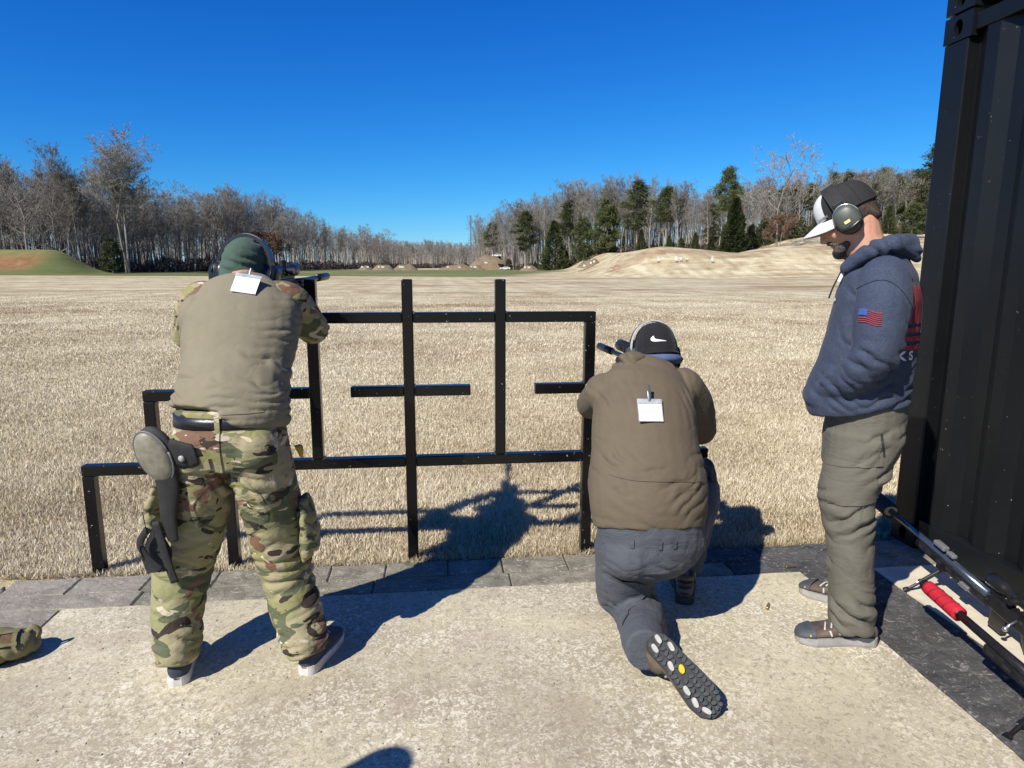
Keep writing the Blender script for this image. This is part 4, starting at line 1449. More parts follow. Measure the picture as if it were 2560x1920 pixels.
def cap_shapes(parent, C, fr, mat_back, mat_front=None, brim_mat=None, brim=True, k=1.0, drop=0.0):
    """Ball cap: crown of panels, band at the back, curved brim with thickness."""
    s, f, u = fr; C = Vector(C)
    P = lambda a, b, c: C + (s * a + f * b + u * c) * k
    n, m_ = 32, 10
    rx, ry, rz = 0.086, 0.108, 0.108
    def pt(th, ph):
        # flat-sided crown: stiff towards the front
        c_, s_ = math.cos(th), math.sin(th)
        rr = max(0.0, math.cos(ph)) ** 0.62
        zz = max(0.0, math.sin(ph)) ** 0.95 * (1 + drop / rz) - drop / rz * (1 - 0.0)
        fr_ = 1.0 + (0.06 * max(0, s_) * math.sin(2 * ph))
        return P(rx * c_ * rr, -0.012 + ry * s_ * rr * fr_, 0.018 + rz * zz)
    def panel(name, t0, t1, mat):
        mb = MB()
        k_ = max(2, int(n * (t1 - t0) / (2 * PI)))
        vs = [pt(t0 + (t1 - t0) * i / k_, (PI / 2) * j / m_ * 0.995) for j in range(m_ + 1) for i in range(k_ + 1)]
        fs = [(j * (k_ + 1) + i, j * (k_ + 1) + i + 1, (j + 1) * (k_ + 1) + i + 1, (j + 1) * (k_ + 1) + i) for j in range(m_) for i in range(k_)]
        mb.add(vs, fs)
        return mb.build(name, mat, parent_cap[0], smooth=True)
    parent_cap = [parent]
    # crown as one child with front panel beneath it
    mb = MB()
    vs = [pt(2 * PI * i / n, (PI / 2) * j / m_ * 0.995) for j in range(m_ + 1) for i in range(n)]
    fs = [(j * n + i, j * n + (i + 1) % n, (j + 1) * n + (i + 1) % n, (j + 1) * n + i) for j in range(m_) for i in range(n)]
    fs.append(tuple(range(m_ * n, (m_ + 1) * n)))
    mb.add(vs, fs)
    cap = mb.build('cap', mat_back, parent, smooth=True)
    mb = MB(); mb.ball(P(0, -0.012, 0.018 + rz), 0.006 * k, 8, 6); mb.build('button', mat_back, cap, smooth=True)
    # sweatband roll
    mb = MB()
    ring = [P(rx * math.cos(2 * PI * i / n) * 1.005, -0.012 + ry * math.sin(2 * PI * i / n) * 1.005, 0.018 - drop) for i in range(n + 1)]
    mb.tube(ring, [0.004] * (n + 1), 6); mb.build('sweatband', mat_back, cap, smooth=True)
    # panel seams
    for a in (PI / 6, PI / 2, 5 * PI / 6, 7 * PI / 6, 3 * PI / 2, 11 * PI / 6):
        mb = MB(); mb.tube([pt(a, (PI / 2) * j / m_ * 0.98) for j in range(m_ + 1)], [0.0014] * (m_ + 1), 5)
        mb.build('seam', mat_back, cap, smooth=True)
    if mat_front is not None:
        parent_cap[0] = cap
        mb = MB()
        t0, t1 = math.radians(42), math.radians(138); k_ = 12
        vs = []
        for j in range(m_ + 1):
            for i in range(k_ + 1):
                q = pt(t0 + (t1 - t0) * i / k_, (PI / 2) * (j / m_) * 0.90)
                vs.append(q + (q - P(0, 0, 0.02)).normalized() * 0.0022)
        fs = [(j * (k_ + 1) + i, j * (k_ + 1) + i + 1, (j + 1) * (k_ + 1) + i + 1, (j + 1) * (k_ + 1) + i) for j in range(m_) for i in range(k_)]
        mb.add(vs, fs); mb.build('front_panel', mat_front, cap, smooth=True)
    if brim:
        mb = MB()
        nb, nr = 18, 5
        vs = []
        for lay, dz in ((0, 0.0025), (1, -0.0005)):
            for j in range(nr + 1):
                for i in range(nb + 1):
                    t = math.radians(28 + 124 * i / nb)
                    r0x, r0y = rx * math.cos(t), ry * math.sin(t)
                    q = j / nr
                    out = q * 0.075 * (max(0.0, math.sin((t - math.radians(28)) / math.radians(124) * PI)) ** 0.45)
                    x = r0x * (1 + 0.05 * q)
                    y = -0.012 + r0y + out
                    z = 0.020 + dz - 0.10 * q * 0.22 - 3.4 * x * x * (0.5 + 0.7 * q) + 0.004
                    vs.append(P(x, y, z))
        N1 = (nr + 1) * (nb + 1)
        fs = []
        for j in range(nr):
            for i in range(nb):
                a = j * (nb + 1) + i
                fs.append((a, a + 1, a + nb + 2, a + nb + 1))
                fs.append((N1 + a, N1 + a + nb + 1, N1 + a + nb + 2, N1 + a + 1))
        for i in range(nb):
            a = nr * (nb + 1) + i; fs.append((a, a + 1, N1 + a + 1, N1 + a))
            a = i; fs.append((a, N1 + a, N1 + a + 1, a + 1))
        mb.add(vs, fs)
        mb.build('brim', brim_mat or mat_back, cap, smooth=True)
    return cap

# ------------------------------------------------------------------ person: shooter standing at the barricade
def make_standing_shooter():
    root = thing('person', (-0.72, 2.35, 0), 'person in camouflage trousers and tan shirt leaning against the tall left post', 'person')
    fr = head_frame((0.10, 0.97, -0.12), (0.12, 0.12, 1))
    HC = Vector((-0.768, 2.825, 1.452))
    # skin: one figure under the clothes
    mb = MB()
    mb.tube([(-0.722, 2.33, 0.90), (-0.715, 2.38, 1.03), (-0.722, 2.53, 1.20), (-0.735, 2.63, 1.32), (-0.742, 2.69, 1.37)], [(0.150, 0.10), (0.150, 0.10), (0.165, 0.10), (0.15, 0.08), (0.06, 0.05)], 16, side=(1, 0, 0), smooth=3, dome=True)
    for sx, pts in ((-1, [(-0.80, 2.33, 0.88), (-0.875, 2.37, 0.58), (-0.945, 2.41, 0.40), (-0.955, 2.34, 0.18), (-0.945, 2.30, 0.07)]), (1, [(-0.63, 2.33, 0.88), (-0.605, 2.38, 0.58), (-0.580, 2.42, 0.38), (-0.520, 2.35, 0.18), (-0.497, 2.33, 0.07)])):
        mb.tube(pts, [0.085, 0.072, 0.055, 0.05, 0.036], 12, side=(1, 0, 0), smooth=3, dome=True)
    mb.tube([(-0.742, 2.68, 1.38), (-0.760, 2.77, 1.42)], [0.062, 0.058], 12, dome=True)
    head_shapes(mb, HC, fr)
    mb.tube([(-0.565, 2.64, 1.335), (-0.525, 2.80, 1.215), (-0.65, 2.94, 1.28)], [0.045, 0.038, 0.026], 10, dome=True)
    mb.tube([(-0.905, 2.66, 1.33), (-1.005, 2.87, 1.19), (-0.86, 3.05, 1.29), (-0.72, 3.17, 1.355)], [0.045, 0.04, 0.034, 0.026], 10, dome=True)
    hand(mb, (-0.66, 2.95, 1.285), (-0.25, 0.85, 0.35), (-1, 0.1, 0.2), curl=0.75, side=-1)
    hand(mb, (-0.735, 3.13, 1.315), (0.75, 0.55, 0.15), (-0.2, 0.1, 1), curl=0.55, side=1)
    solid('body', mb, SKIN, root, 0.007, 2, lump=0)
    # trousers
    mb = MB()
    mb.tube([(-0.720, 2.325, 1.00), (-0.718, 2.325, 0.95), (-0.717, 2.325, 0.88), (-0.722, 2.33, 0.80)], [(0.172, 0.118), (0.178, 0.125), (0.193, 0.14), (0.19, 0.13)], 20, side=(1, 0, 0), smooth=3, dome=False)
    for k in (-1, 1):
        mb.ball((-0.717 + k * 0.085, 2.275, 0.86), (0.095, 0.09, 0.10))
    L = [(-0.808, 2.33, 0.87), (-0.822, 2.34, 0.76), (-0.870, 2.37, 0.58), (-0.945, 2.41, 0.37), (-0.962, 2.37, 0.234), (-0.955, 2.33, 0.143), (-0.952, 2.295, 0.062)]
    R = [(-0.628, 2.33, 0.87), (-0.618, 2.34, 0.74), (-0.605, 2.38, 0.58), (-0.586, 2.42, 0.35), (-0.545, 2.38, 0.21), (-0.512, 2.34, 0.125), (-0.500, 2.315, 0.058)]
    mb.tube(L, [(0.098, 0.125), (0.100, 0.125), (0.108, 0.112), (0.103, 0.105), (0.089, 0.098), (0.080, 0.093), (0.062, 0.082)], 20, side=(1, 0, 0), smooth=4)
    mb.tube(R, [(0.100, 0.125), (0.106, 0.125), (0.108, 0.112), (0.092, 0.105), (0.091, 0.098), (0.086, 0.095), (0.066, 0.085)], 20, side=(1, 0, 0), smooth=4)
    folds = []
    for k, (x, y) in enumerate(((-0.955, 2.33), (-0.515, 2.34))):
        folds += [F((x, y, 0.13), (0.16, 0.16, 0.10), (0.25 - 0.5 * k, 0.1, 1), 0.043, 0.013), F((x, y + 0.03, 0.30), (0.16, 0.16, 0.12), (0.4 - 0.8 * k, 0, 1), 0.052, 0.008)]
    folds += [F((-0.94, 2.36, 0.46), (0.16, 0.14, 0.11), (0.35, 0, 1), 0.05, 0.009), F((-0.59, 2.36, 0.44), (0.16, 0.14, 0.11), (-0.35, 0, 1), 0.05, 0.009),
              F((-0.72, 2.28, 0.73), (0.13, 0.12, 0.09), (0.9, 0, 0.6), 0.045, 0.010), F((-0.62, 2.25, 0.70), (0.13, 0.12, 0.10), (0.3, 0, 1), 0.055, 0.008), F((-0.84, 2.27, 0.70), (0.12, 0.12, 0.1), (-0.4, 0, 1), 0.055, 0.008)]
    tr = solid('trousers', mb, CAMO, root, 0.006, 3, folds, lump=0.006, lump_s=8, seed=2)
    tb = BVHS['trousers']
    # shirt
    mb = MB()
    T = [(-0.722, 2.335, 0.955), (-0.716, 2.35, 0.99), (-0.714, 2.38, 1.04), (-0.718, 2.45, 1.115), (-0.722, 2.525, 1.197), (-0.727, 2.58, 1.27), (-0.740, 2.64, 1.348), (-0.742, 2.680, 1.378), (-0.748, 2.695, 1.390)]
    mb.tube(T, [(0.199, 0.140), (0.197, 0.138), (0.188, 0.130), (0.190, 0.132), (0.208, 0.135), (0.205, 0.130), (0.172, 0.105), (0.125, 0.080), (0.09, 0.060)], 28, side=(1, 0, 0), smooth=4)
    for k in (-1, 1):
        mb.ball((-0.732 + k * 0.148, 2.60, 1.27), (0.075, 0.10, 0.10))
        mb.ball((-0.738 + k * 0.138, 2.655, 1.345), (0.068, 0.07, 0.058))
    mb.tube([(-0.70, 2.205, 0.985), (-0.64, 2.220, 0.962), (-0.575, 2.275, 0.945), (-0.535, 2.34, 0.94)], [0.014, 0.022, 0.024, 0.022], 10, smooth=3, dome=True)
    folds = [F((-0.70, 2.33, 1.01), (0.24, 0.2, 0.075), (0.15, 0, 1), 0.030, 0.0085), F((-0.62, 2.40, 1.10), (0.15, 0.2, 0.09), (0.5, 0, 1), 0.042, 0.008),
             F((-0.83, 2.40, 1.10), (0.12, 0.2, 0.10), (-0.35, 0, 1), 0.05, 0.005), F((-0.59, 2.50, 1.24), (0.11, 0.15, 0.09), (0.12, 0, 1), 0.030, 0.0045), F((-0.72, 2.42, 1.13), (0.18, 0.18, 0.08), (0.1, 0, 1), 0.06, 0.004)]
    solid('shirt', mb, SHIRT1, root, 0.006, 5, folds, lump=0.004, lump_s=6, seed=5)
    sb = BVHS['shirt']
    patch('hem_seam', sb, (-0.74, 2.0, 0.995), (0, 1, 0), (1, 0, -0.03), lambda a, b: ((a - 0.5) * 0.32, (b - 0.5) * 0.003), 40, 1, 0.003, SHIRT1, root)
    # sleeves
    mb = MB()
    mb.tube([(-0.60, 2.645, 1.345), (-0.560, 2.67, 1.325), (-0.520, 2.77, 1.235), (-0.515, 2.83, 1.215), (-0.585, 2.90, 1.25), (-0.655, 2.945, 1.285)], [0.072, 0.075, 0.068, 0.062, 0.05, 0.04], 16, smooth=4, dome=True)
    solid('sleeve', mb, CAMO, root, 0.006, 2, [F((-0.52, 2.78, 1.25), (0.12, 0.12, 0.12), (0.4, 0.3, 1), 0.032, 0.010)], lump=0.004, seed=7)
    mb = MB()
    mb.tube([(-0.865, 2.645, 1.345), (-0.905, 2.68, 1.325), (-1.005, 2.84, 1.205), (-1.015, 2.88, 1.185), (-0.90, 3.02, 1.26), (-0.77, 3.13, 1.335)], [0.072, 0.076, 0.068, 0.064, 0.05, 0.042], 16, smooth=4, dome=True)
    solid('sleeve', mb, CAMO, root, 0.006, 2, [F((-0.98, 2.80, 1.25), (0.12, 0.12, 0.12), (-0.4, 0.3, 1), 0.032, 0.010)], lump=0.004, seed=8)
    # kerchief pulled over head and neck
    mb = MB()
    s, f, u = fr
    Pm = lambda a, b, c: HC + s * a + f * b + u * c
    Rm = Matrix((s, f, u)).transposed()
    mb.ball(Pm(0, -0.012, 0.028), (0.083, 0.107, 0.102), 24, 16, Rm)
    mb.tube([Pm(0, -0.02, 0.0), Pm(0.004, -0.035, -0.05), Pm(0.012, -0.070, -0.105)], [(0.086, 0.102), (0.084, 0.094), (0.088, 0.090)], 20, side=s, smooth=3, dome=True)
    solid('kerchief', mb, KERCHIEF, root, 0.0045, 3, [F(tuple(Pm(0, -0.08, -0.02)), (0.2, 0.2, 0.16), tuple(u * 1.0 + s * 0.22), 0.036, 0.0085)], lump=0.003, seed=3)
    # electronic ear protection
    mb = MB(); mb.box(Pm(0, 0, 0.112), (0.03, 0.03, 0.004), Rm); em = mb.build('earmuffs', BLACKP, root)
    head_band(em, HC + f * 0.0, fr, 0.099, 0.140, 0.040, 0.013, BLACKP, z0=-0.01)
    head_band(em, HC - f * 0.008, fr, 0.104, 0.1535, 0.007, 0.002, STEEL, 'headband_trim', z0=-0.01)
    for k in (-1, 1):
        ear_cup(em, Pm(k * 0.086, 0.005, -0.026), fr, k, BLACKP, GUNM, (0.046, 0.056))
    # belt with its loop
    mb = MB()
    n = 40
    for zz0, zz1, kk in ((0.938, 0.978, 1.0),):
        ring = []
        for i in range(n):
            a = 2 * PI * i / n
            ring.append((math.cos(a) * 0.182, math.sin(a) * 0.129))
        vs = [(-0.718 + x, 2.328 + y, zz0) for x, y in ring] + [(-0.718 + x * 0.985, 2.328 + y * 0.985, zz1) for x, y in ring]
        vs += [(-0.718 + x * 0.96, 2.328 + y * 0.96, zz0) for x, y in ring] + [(-0.718 + x * 0.945, 2.328 + y * 0.945, zz1) for x, y in ring]
        fs = []
        for i in range(n):
            j = (i + 1) % n
            fs += [(i, j, n + j, n + i), (n + i, n + j, 3 * n + j, 3 * n + i), (3 * n + i, 3 * n + j, 2 * n + j, 2 * n + i), (2 * n + i, 2 * n + j, j, i)]
        mb.add(vs, fs)
    belt = mb.build('belt', LEATHER, root, smooth=True)
    mb = MB(); mb.box((-0.718, 2.1965, 0.957), (0.017, 0.006, 0.058), bev=0.002); mb.build('belt_loop', CAMO, belt)
    # pockets
    mb = MB()
    mb.tube([(-0.492, 2.375, 0.635), (-0.484, 2.375, 0.56), (-0.480, 2.38, 0.47), (-0.496, 2.385, 0.425)], [(0.016, 0.06), (0.026, 0.085), (0.034, 0.088), (0.018, 0.075)], 14, side=(1, 0, 0), smooth=3, dome=True)
    solid('cargo_pocket', mb, CAMO, root, 0.005, 2, [F((-0.47, 2.37, 0.5), 0.12, (0.5, 0.3, 1), 0.05, 0.009)], lump=0.006, lump_s=14, seed=4)
    mb = MB()
    mb.tube([(-0.965, 2.33, 0.72), (-0.985, 2.325, 0.66), (-0.985, 2.33, 0.60), (-0.975, 2.34, 0.565)], [(0.014, 0.05), (0.024, 0.07), (0.03, 0.075), (0.02, 0.06)], 14, side=(1, 0, 0), smooth=3, dome=True)
    solid('cargo_pocket', mb, CAMO, root, 0.005, 2, [F((-0.98, 2.3, 0.64), 0.12, (-0.4, 0.2, 1), 0.045, 0.008)], lump=0.005, lump_s=14, seed=6)
    patch('pocket_flap', tb, (-0.627, 2.2, 0.84), (0, 1, 0), (1, 0, -0.06), rect(0.135, 0.05), 12, 6, 0.009, CAMO, root)
    patch('pocket_flap', tb, (-0.805, 2.2, 0.83), (0, 1, 0), (1, 0, 0.1), rect(0.115, 0.05), 12, 6, 0.009, CAMO, root)
    patch('seat_seam', tb, (-0.716, 2.2, 0.86), (0, 1, 0), (1, 0, 0), rect(0.008, 0.20), 2, 20, 0.004, CAMO, root)
    # curved reinforcement seams on the thighs
    patch('thigh_seam', tb, (-0.80, 2.2, 0.66), (0, 1, 0), (1, 0, 0), lambda a, b: (-0.03 + 0.10 * (2 * b - 1) ** 2 * (1 if b > .5 else 0.9) + (a - 0.5) * 0.007, (b - 0.5) * 0.26), 2, 24, 0.004, CAMO, root)
    patch('thigh_seam', tb, (-0.64, 2.2, 0.66), (0, 1, 0), (1, 0, 0), lambda a, b: (0.045 - 0.09 * (2 * b - 1) ** 2 + (a - 0.5) * 0.007, (b - 0.5) * 0.26), 2, 24, 0.004, CAMO, root)
    # name card lying across the collar
    loc, nn, i_, d_ = sb.ray_cast(Vector((-0.690, 2.2, 1.475)), Vector((0, 0.97, -0.24)), 1.0)
    if loc is None: loc, nn = Vector((-0.692, 2.595, 1.38)), Vector((0, -0.6, 0.8))
    if nn.y > 0: nn = -nn
    nn = (nn + Vector((0, -0.5, 0.15))).normalized()
    ax = Vector((0.95, 0.05, -0.22)); ax = (ax - nn * ax.dot(nn)).normalized(); ay = nn.cross(ax); az = nn
    c = loc + nn * 0.012
    Rc = Matrix((ax, ay, az)).transposed()
    mb = MB(); mb.box(c, (0.088, 0.072, 0.002), Rc); card = mb.build('name_card', WHITE, root)
    mb = MB(); mb.box(c + ay * 0.042 + az * 0.001, (0.094, 0.014, 0.0035), Rc); mb.build('card_holder', simple('clear_vinyl', (0.45, 0.46, 0.48), (0.3, 0.31, 0.33), rough=0.15, ns=40, bs_=0), card)
    mb = MB(); mb.ball(c + ay * 0.056 - ax * 0.01 + az * 0.006, 0.004, 8, 6); mb.tube([c + ay * 0.05, c + ay * 0.075 + az * 0.006], [0.004, 0.003], 6); mb.build('clip', STEEL, card)
    # knee pad hanging off the belt on its strap
    kc = Vector((-0.920, 2.205, 0.86))
    ku = Vector((-0.36, -0.08, 0.93)).normalized(); kn = Vector((-0.30, -0.94, 0.16)); kn = (kn - ku * kn.dot(ku)).normalized(); ks = ku.cross(kn)
    Rk = Matrix((ks, kn, ku)).transposed()
    mb = MB(); mb.ball(kc - kn * 0.012 + ks * 0.010, (0.060, 0.030, 0.098), 20, 14, Rk)
    pad = solid('knee_pad', mb, simple('charcoal_foam', (0.028, 0.03, 0.031), (0.04, 0.042, 0.043), rough=0.8, ns=20, bs_=0.2, bsc=200), root, 0.006, 2, lump=0.003, lump_s=16)
    mb = MB()
    n, m_ = 28, 7
    vs = []
    for j in range(m_ + 1):
        q = j / m_
        for i in range(n):
            a = 2 * PI * i / n
            rr = math.sin(q * PI / 2)
            vs.append(kc + ks * (0.054 * rr * math.cos(a)) + ku * (0.089 * rr * math.sin(a)) + kn * (0.010 + 0.022 * math.cos(q * PI / 2)))
    fs = [(j * n + i, j * n + (i + 1) % n, (j + 1) * n + (i + 1) % n, (j + 1) * n + i) for j in range(m_) for i in range(n)]
    mb.add(vs, fs)
    mb.build('shell', simple('scuffed_olive_plastic', (0.17, 0.155, 0.11), (0.25, 0.235, 0.185), rough=0.45, ns=28, bs_=0.3, bsc=70), pad, smooth=True)
    mb = MB()
    rim = [kc + ks * (0.056 * math.cos(2 * PI * i / 30)) + ku * (0.091 * math.sin(2 * PI * i / 30)) + kn * 0.010 for i in range(31)]
    mb.tube(rim, [0.004] * 31, 6); mb.build('rim', simple('grey_rubber', (0.14, 0.145, 0.15), rough=0.5, ns=20), pad, smooth=True)
    mb = MB(); mb.ball(kc + ks * 0.088 - ku * 0.035 + kn * 0.012, (0.011, 0.007, 0.011), 12, 8, Rk); mb.build('snap_button', simple('grey_button', (0.36, 0.36, 0.36), rough=0.4, ns=10), pad, smooth=True)
    mb = MB()
    mb.tube([kc + ks * 0.05, kc + ks * 0.09 - ku * 0.03, kc + ks * 0.13 - ku * 0.04], [(0.006, 0.05), (0.008, 0.05), (0.006, 0.04)], 10, side=kn, dome=True, smooth=2)
    mb.build('wing_strap', BLACKC, pad, smooth=True)
    mb = MB()
    mb.tube([kc - ku * 0.06, kc - ku * 0.13 - Vector((0.02, 0, 0)), kc - ku * 0.21 - Vector((0.06, 0, 0.02)), kc - ku * 0.27 - Vector((0.075, 0, 0.05))], [(0.045, 0.016), (0.040, 0.016), (0.030, 0.012), (0.020, 0.008)], 12, side=ks, smooth=4, dome=True)
    mb.build('strap', BLACKC, pad, smooth=True)
    mb = MB()
    q0 = kc + Vector((-0.045, 0.0, -0.25))
    mb.tube([q0, q0 + Vector((-0.03, 0, -0.05)), q0 + Vector((-0.012, 0, -0.10)), q0 + Vector((0.03, 0, -0.15))], [(0.012, 0.004)] * 4, 8, side=(1, 0, 0), smooth=4)
    mb.tube([q0 + Vector((0.02, 0.01, 0.02)), q0 + Vector((0.035, 0.01, -0.06)), q0 + Vector((0.05, 0.01, -0.14)), q0 + Vector((0.065, 0.01, -0.20))], [(0.014, 0.004)] * 4, 8, side=(1, 0, 0), smooth=4)
    mb.tube([q0 + Vector((-0.01, -0.006, 0.06)), q0 + Vector((-0.004, -0.006, -0.04)), q0 + Vector((-0.03, -0.006, -0.06)), q0 + Vector((-0.02, -0.006, -0.11))], [0.0018] * 4, 5, smooth=4)
    mb.build('strap', BLACKC, pad, smooth=True)
    mb = MB()
    w0 = Vector((-0.958, 2.235, 0.515))
    mb.add([w0 + Vector(v) for v in ((-0.036, -0.004, -0.075), (0.040, -0.004, -0.07), (0.05, -0.004, 0.0), (0.012, -0.004, 0.085), (-0.006, -0.004, 0.085), (-0.052, -0.004, -0.01), (-0.036, 0.004, -0.075), (0.040, 0.004, -0.07), (0.05, 0.004, 0.0), (0.012, 0.004, 0.085), (-0.006, 0.004, 0.085), (-0.052, 0.004, -0.01))],
           [(0, 1, 2, 3, 4, 5), (11, 10, 9, 8, 7, 6)] + [(i, i + 6, (i + 1) % 6 + 6, (i + 1) % 6) for i in range(6)])
    mb.build('strap_tab', simple('black_webbing', (0.016, 0.016, 0.019), (0.024, 0.024, 0.027), rough=0.7, ns=60, bs_=0.3, bsc=600), pad)
    # yellow ear plug case peeking past the right hip
    mb = MB(); mb.tube([(-0.512, 2.36, 0.838), (-0.496, 2.355, 0.832), (-0.489, 2.355, 0.80)], [(0.004, 0.003), (0.014, 0.004), (0.006, 0.004)], 8, side=(1, 0, 0), smooth=3, dome=True)
    mb.build('chamber_flag', simple('yellow_plastic', (0.55, 0.33, 0.01), rough=0.4, ns=10), root, smooth=True)
    # trainers
    navy = simple('navy_suede', (0.022, 0.032, 0.052), (0.04, 0.05, 0.075), rough=0.8, ns=40, bs_=0.3, bsc=300)
    wsole = simple('white_rubber', (0.66, 0.63, 0.60), (0.52, 0.48, 0.45), rough=0.6, ns=25)
    for heel, toe in (((-0.935, 2.245, 0), (-1.010, 2.525, 0)), ((-0.502, 2.265, 0), (-0.425, 2.545, 0))):
        M, Ln = shoe_frame(heel, toe)
        shoe(root, M, Ln, navy, wsole, None, wsole, 1.05, 0.030)
make_standing_shooter()

# ------------------------------------------------------------------ person: kneeling shooter
def make_kneeler():
    root = thing('person', (0.83, 2.42, 0), 'person in brown hooded jacket and black cap kneeling on one knee', 'person')
    fr = head_frame((-0.10, 0.98, -0.16), (-0.02, 0.2, 1))
    s, f, u = fr
    HC = Vector((0.945, 2.81, 1.105))
    Pm = lambda a, b, c: HC + s * a + f * b + u * c
    Rm = Matrix((s, f, u)).transposed()
    kneeL, ankL = Vector((0.760, 2.555, 0.085)), Vector((0.715, 2.135, 0.125))
    mb = MB()
    mb.tube([(0.81, 2.36, 0.40), (0.815, 2.42, 0.60), (0.83, 2.54, 0.84), (0.865, 2.65, 0.97), (0.90, 2.73, 1.03)], [(0.16, 0.11), (0.17, 0.12), (0.17, 0.11), (0.14, 0.08), (0.06, 0.06)], 16, side=(1, 0, 0), smooth=3, dome=True)
    mb.tube([(0.90, 2.70, 1.0), (0.935, 2.79, 1.08)], [0.062, 0.06], 12, dome=True)
    head_shapes(mb, HC, fr)
    mb.tube([(0.73, 2.40, 0.42), (0.745, 2.49, 0.26), kneeL], [0.09, 0.08, 0.06], 12, smooth=3, dome=True)
    mb.tube([kneeL, (0.745, 2.36, 0.085), ankL + Vector((0.01, 0.05, -0.01))], [0.06, 0.055, 0.036], 12, smooth=3, dome=True)
    mb.tube([(0.93, 2.42, 0.44), (1.10, 2.68, 0.46), (1.225, 2.90, 0.455)], [0.09, 0.075, 0.06], 12, smooth=3, dome=True)
    mb.tube([(1.225, 2.90, 0.455), (1.16, 2.80, 0.26), (1.105, 2.71, 0.09)], [0.06, 0.055, 0.04], 12, smooth=3, dome=True)
    mb.tube([(1.05, 2.68, 0.98), (1.205, 2.84, 0.74), (1.06, 3.0, 0.93)], [0.05, 0.042, 0.03], 10, dome=True)
    mb.tube([(0.66, 2.70, 0.955), (0.69, 2.96, 0.83), (0.83, 3.12, 0.90)], [0.05, 0.042, 0.03], 10, dome=True)
    hand(mb, (1.05, 3.0, 0.91), (-0.4, 0.8, 0.2), (-1, -0.1, 0.3), curl=0.75, side=-1)
    hand(mb, (0.83, 3.12, 0.87), (0.5, 0.8, 0.0), (-0.1, 0.0, 1), curl=0.6, side=1)
    solid('body', mb, SKIN, root, 0.007, 2, lump=0)
    # trousers
    mb = MB()
    mb.tube([(0.812, 2.385, 0.56), (0.812, 2.375, 0.47), (0.815, 2.37, 0.40)], [(0.205, 0.145), (0.212, 0.15), (0.205, 0.145)], 22, side=(1, 0, 0), smooth=3, dome=True)
    mb.ball((0.725, 2.345, 0.39), (0.118, 0.115, 0.115)); mb.ball((0.92, 2.37, 0.42), (0.112, 0.11, 0.11))
    mb.tube([(0.722, 2.38, 0.41), (0.730, 2.42, 0.317), (0.752, 2.485, 0.16), (0.770, 2.525, 0.105)], [(0.125, 0.125), (0.125, 0.12), (0.120, 0.105), (0.118, 0.075)], 20, side=(1, 0, 0), smooth=4, dome=True)
    mb.tube([(0.782, 2.535, 0.10), (0.785, 2.42, 0.095), (0.770, 2.31, 0.10), (0.738, 2.20, 0.115), (0.712, 2.085, 0.130)], [(0.105, 0.085), (0.102, 0.09), (0.093, 0.088), (0.082, 0.082), (0.070, 0.074)], 20, side=(1, 0, 0), smooth=4, dome=False)
    mb.tube([(0.935, 2.41, 0.44), (1.09, 2.63, 0.455), (1.20, 2.83, 0.445), (1.225, 2.89, 0.435)], [(0.115, 0.115), (0.102, 0.105), (0.088, 0.09), (0.075, 0.075)], 18, smooth=4, dome=True)
    mb.tube([(1.220, 2.875, 0.43), (1.185, 2.82, 0.32), (1.145, 2.77, 0.20), (1.120, 2.735, 0.10)], [(0.08, 0.085), (0.076, 0.085), (0.070, 0.08), (0.060, 0.07)], 18, side=(1, 0, 0), smooth=4, dome=False)
    folds = [F((0.74, 2.42, 0.34), (0.17, 0.15, 0.07), (0.25, 0, 1), 0.036, 0.010), F((0.76, 2.47, 0.16), (0.15, 0.15, 0.09), (0.3, 0.2, 1), 0.045, 0.010),
             F((0.77, 2.42, 0.13), (0.13, 0.10, 0.10), (0.5, 1, 0.3), 0.05, 0.010), F((0.74, 2.24, 0.13), (0.11, 0.12, 0.1), (0.5, 1, 0.4), 0.07, 0.007), F((0.86, 2.28, 0.40), (0.14, 0.12, 0.1), (0.7, 0, 0.8), 0.05, 0.007), F((1.13, 2.74, 0.16), (0.1, 0.1, 0.1), (0, 0.2, 1), 0.045, 0.008)]
    solid('trousers', mb, GREYPANT, root, 0.006, 3, folds, lump=0.005, lump_s=8, seed=12)
    tb = BVHS['trousers']
    patch('cargo_pocket', tb, (0.66, 2.3, 0.22), (0.75, 0.66, 0.05), (0.66, -0.75, 0), rect(0.12, 0.15), 10, 10, 0.009, GREYPANT, root)
    for x in (0.70, 0.80, 0.855):
        patch('belt_loop', tb, (x, 2.1, 0.462), (0, 1, 0), (1, 0, 0), rect(0.014, 0.034), 2, 4, 0.006, GREYPANT, root)
    # jacket
    mb = MB()
    T = [(0.806, 2.375, 0.478), (0.808, 2.40, 0.56), (0.815, 2.44, 0.625), (0.823, 2.52, 0.77), (0.834, 2.57, 0.868), (0.858, 2.635, 0.948), (0.885, 2.69, 1.005), (0.905, 2.73, 1.045)]
    mb.tube(T, [(0.219, 0.152), (0.231, 0.166), (0.237, 0.172), (0.216, 0.155), (0.213, 0.145), (0.198, 0.125), (0.16, 0.10), (0.09, 0.08)], 28, side=(1, 0, 0), smooth=4)
    for k, x in ((-1, 0.682), (1, 1.018)):
        mb.ball((x, 2.66, 0.945), (0.080, 0.085, 0.075)); mb.ball((x - k * 0.06, 2.67, 0.985), (0.08, 0.07, 0.05))
    # sleeves grow out of the jacket
    mb.tube([(0.690, 2.68, 0.950), (0.690, 2.78, 0.900), (0.700, 2.96, 0.835), (0.72, 3.02, 0.85), (0.80, 3.10, 0.89)], [0.082, 0.076, 0.066, 0.056, 0.045], 18, smooth=4, dome=True)
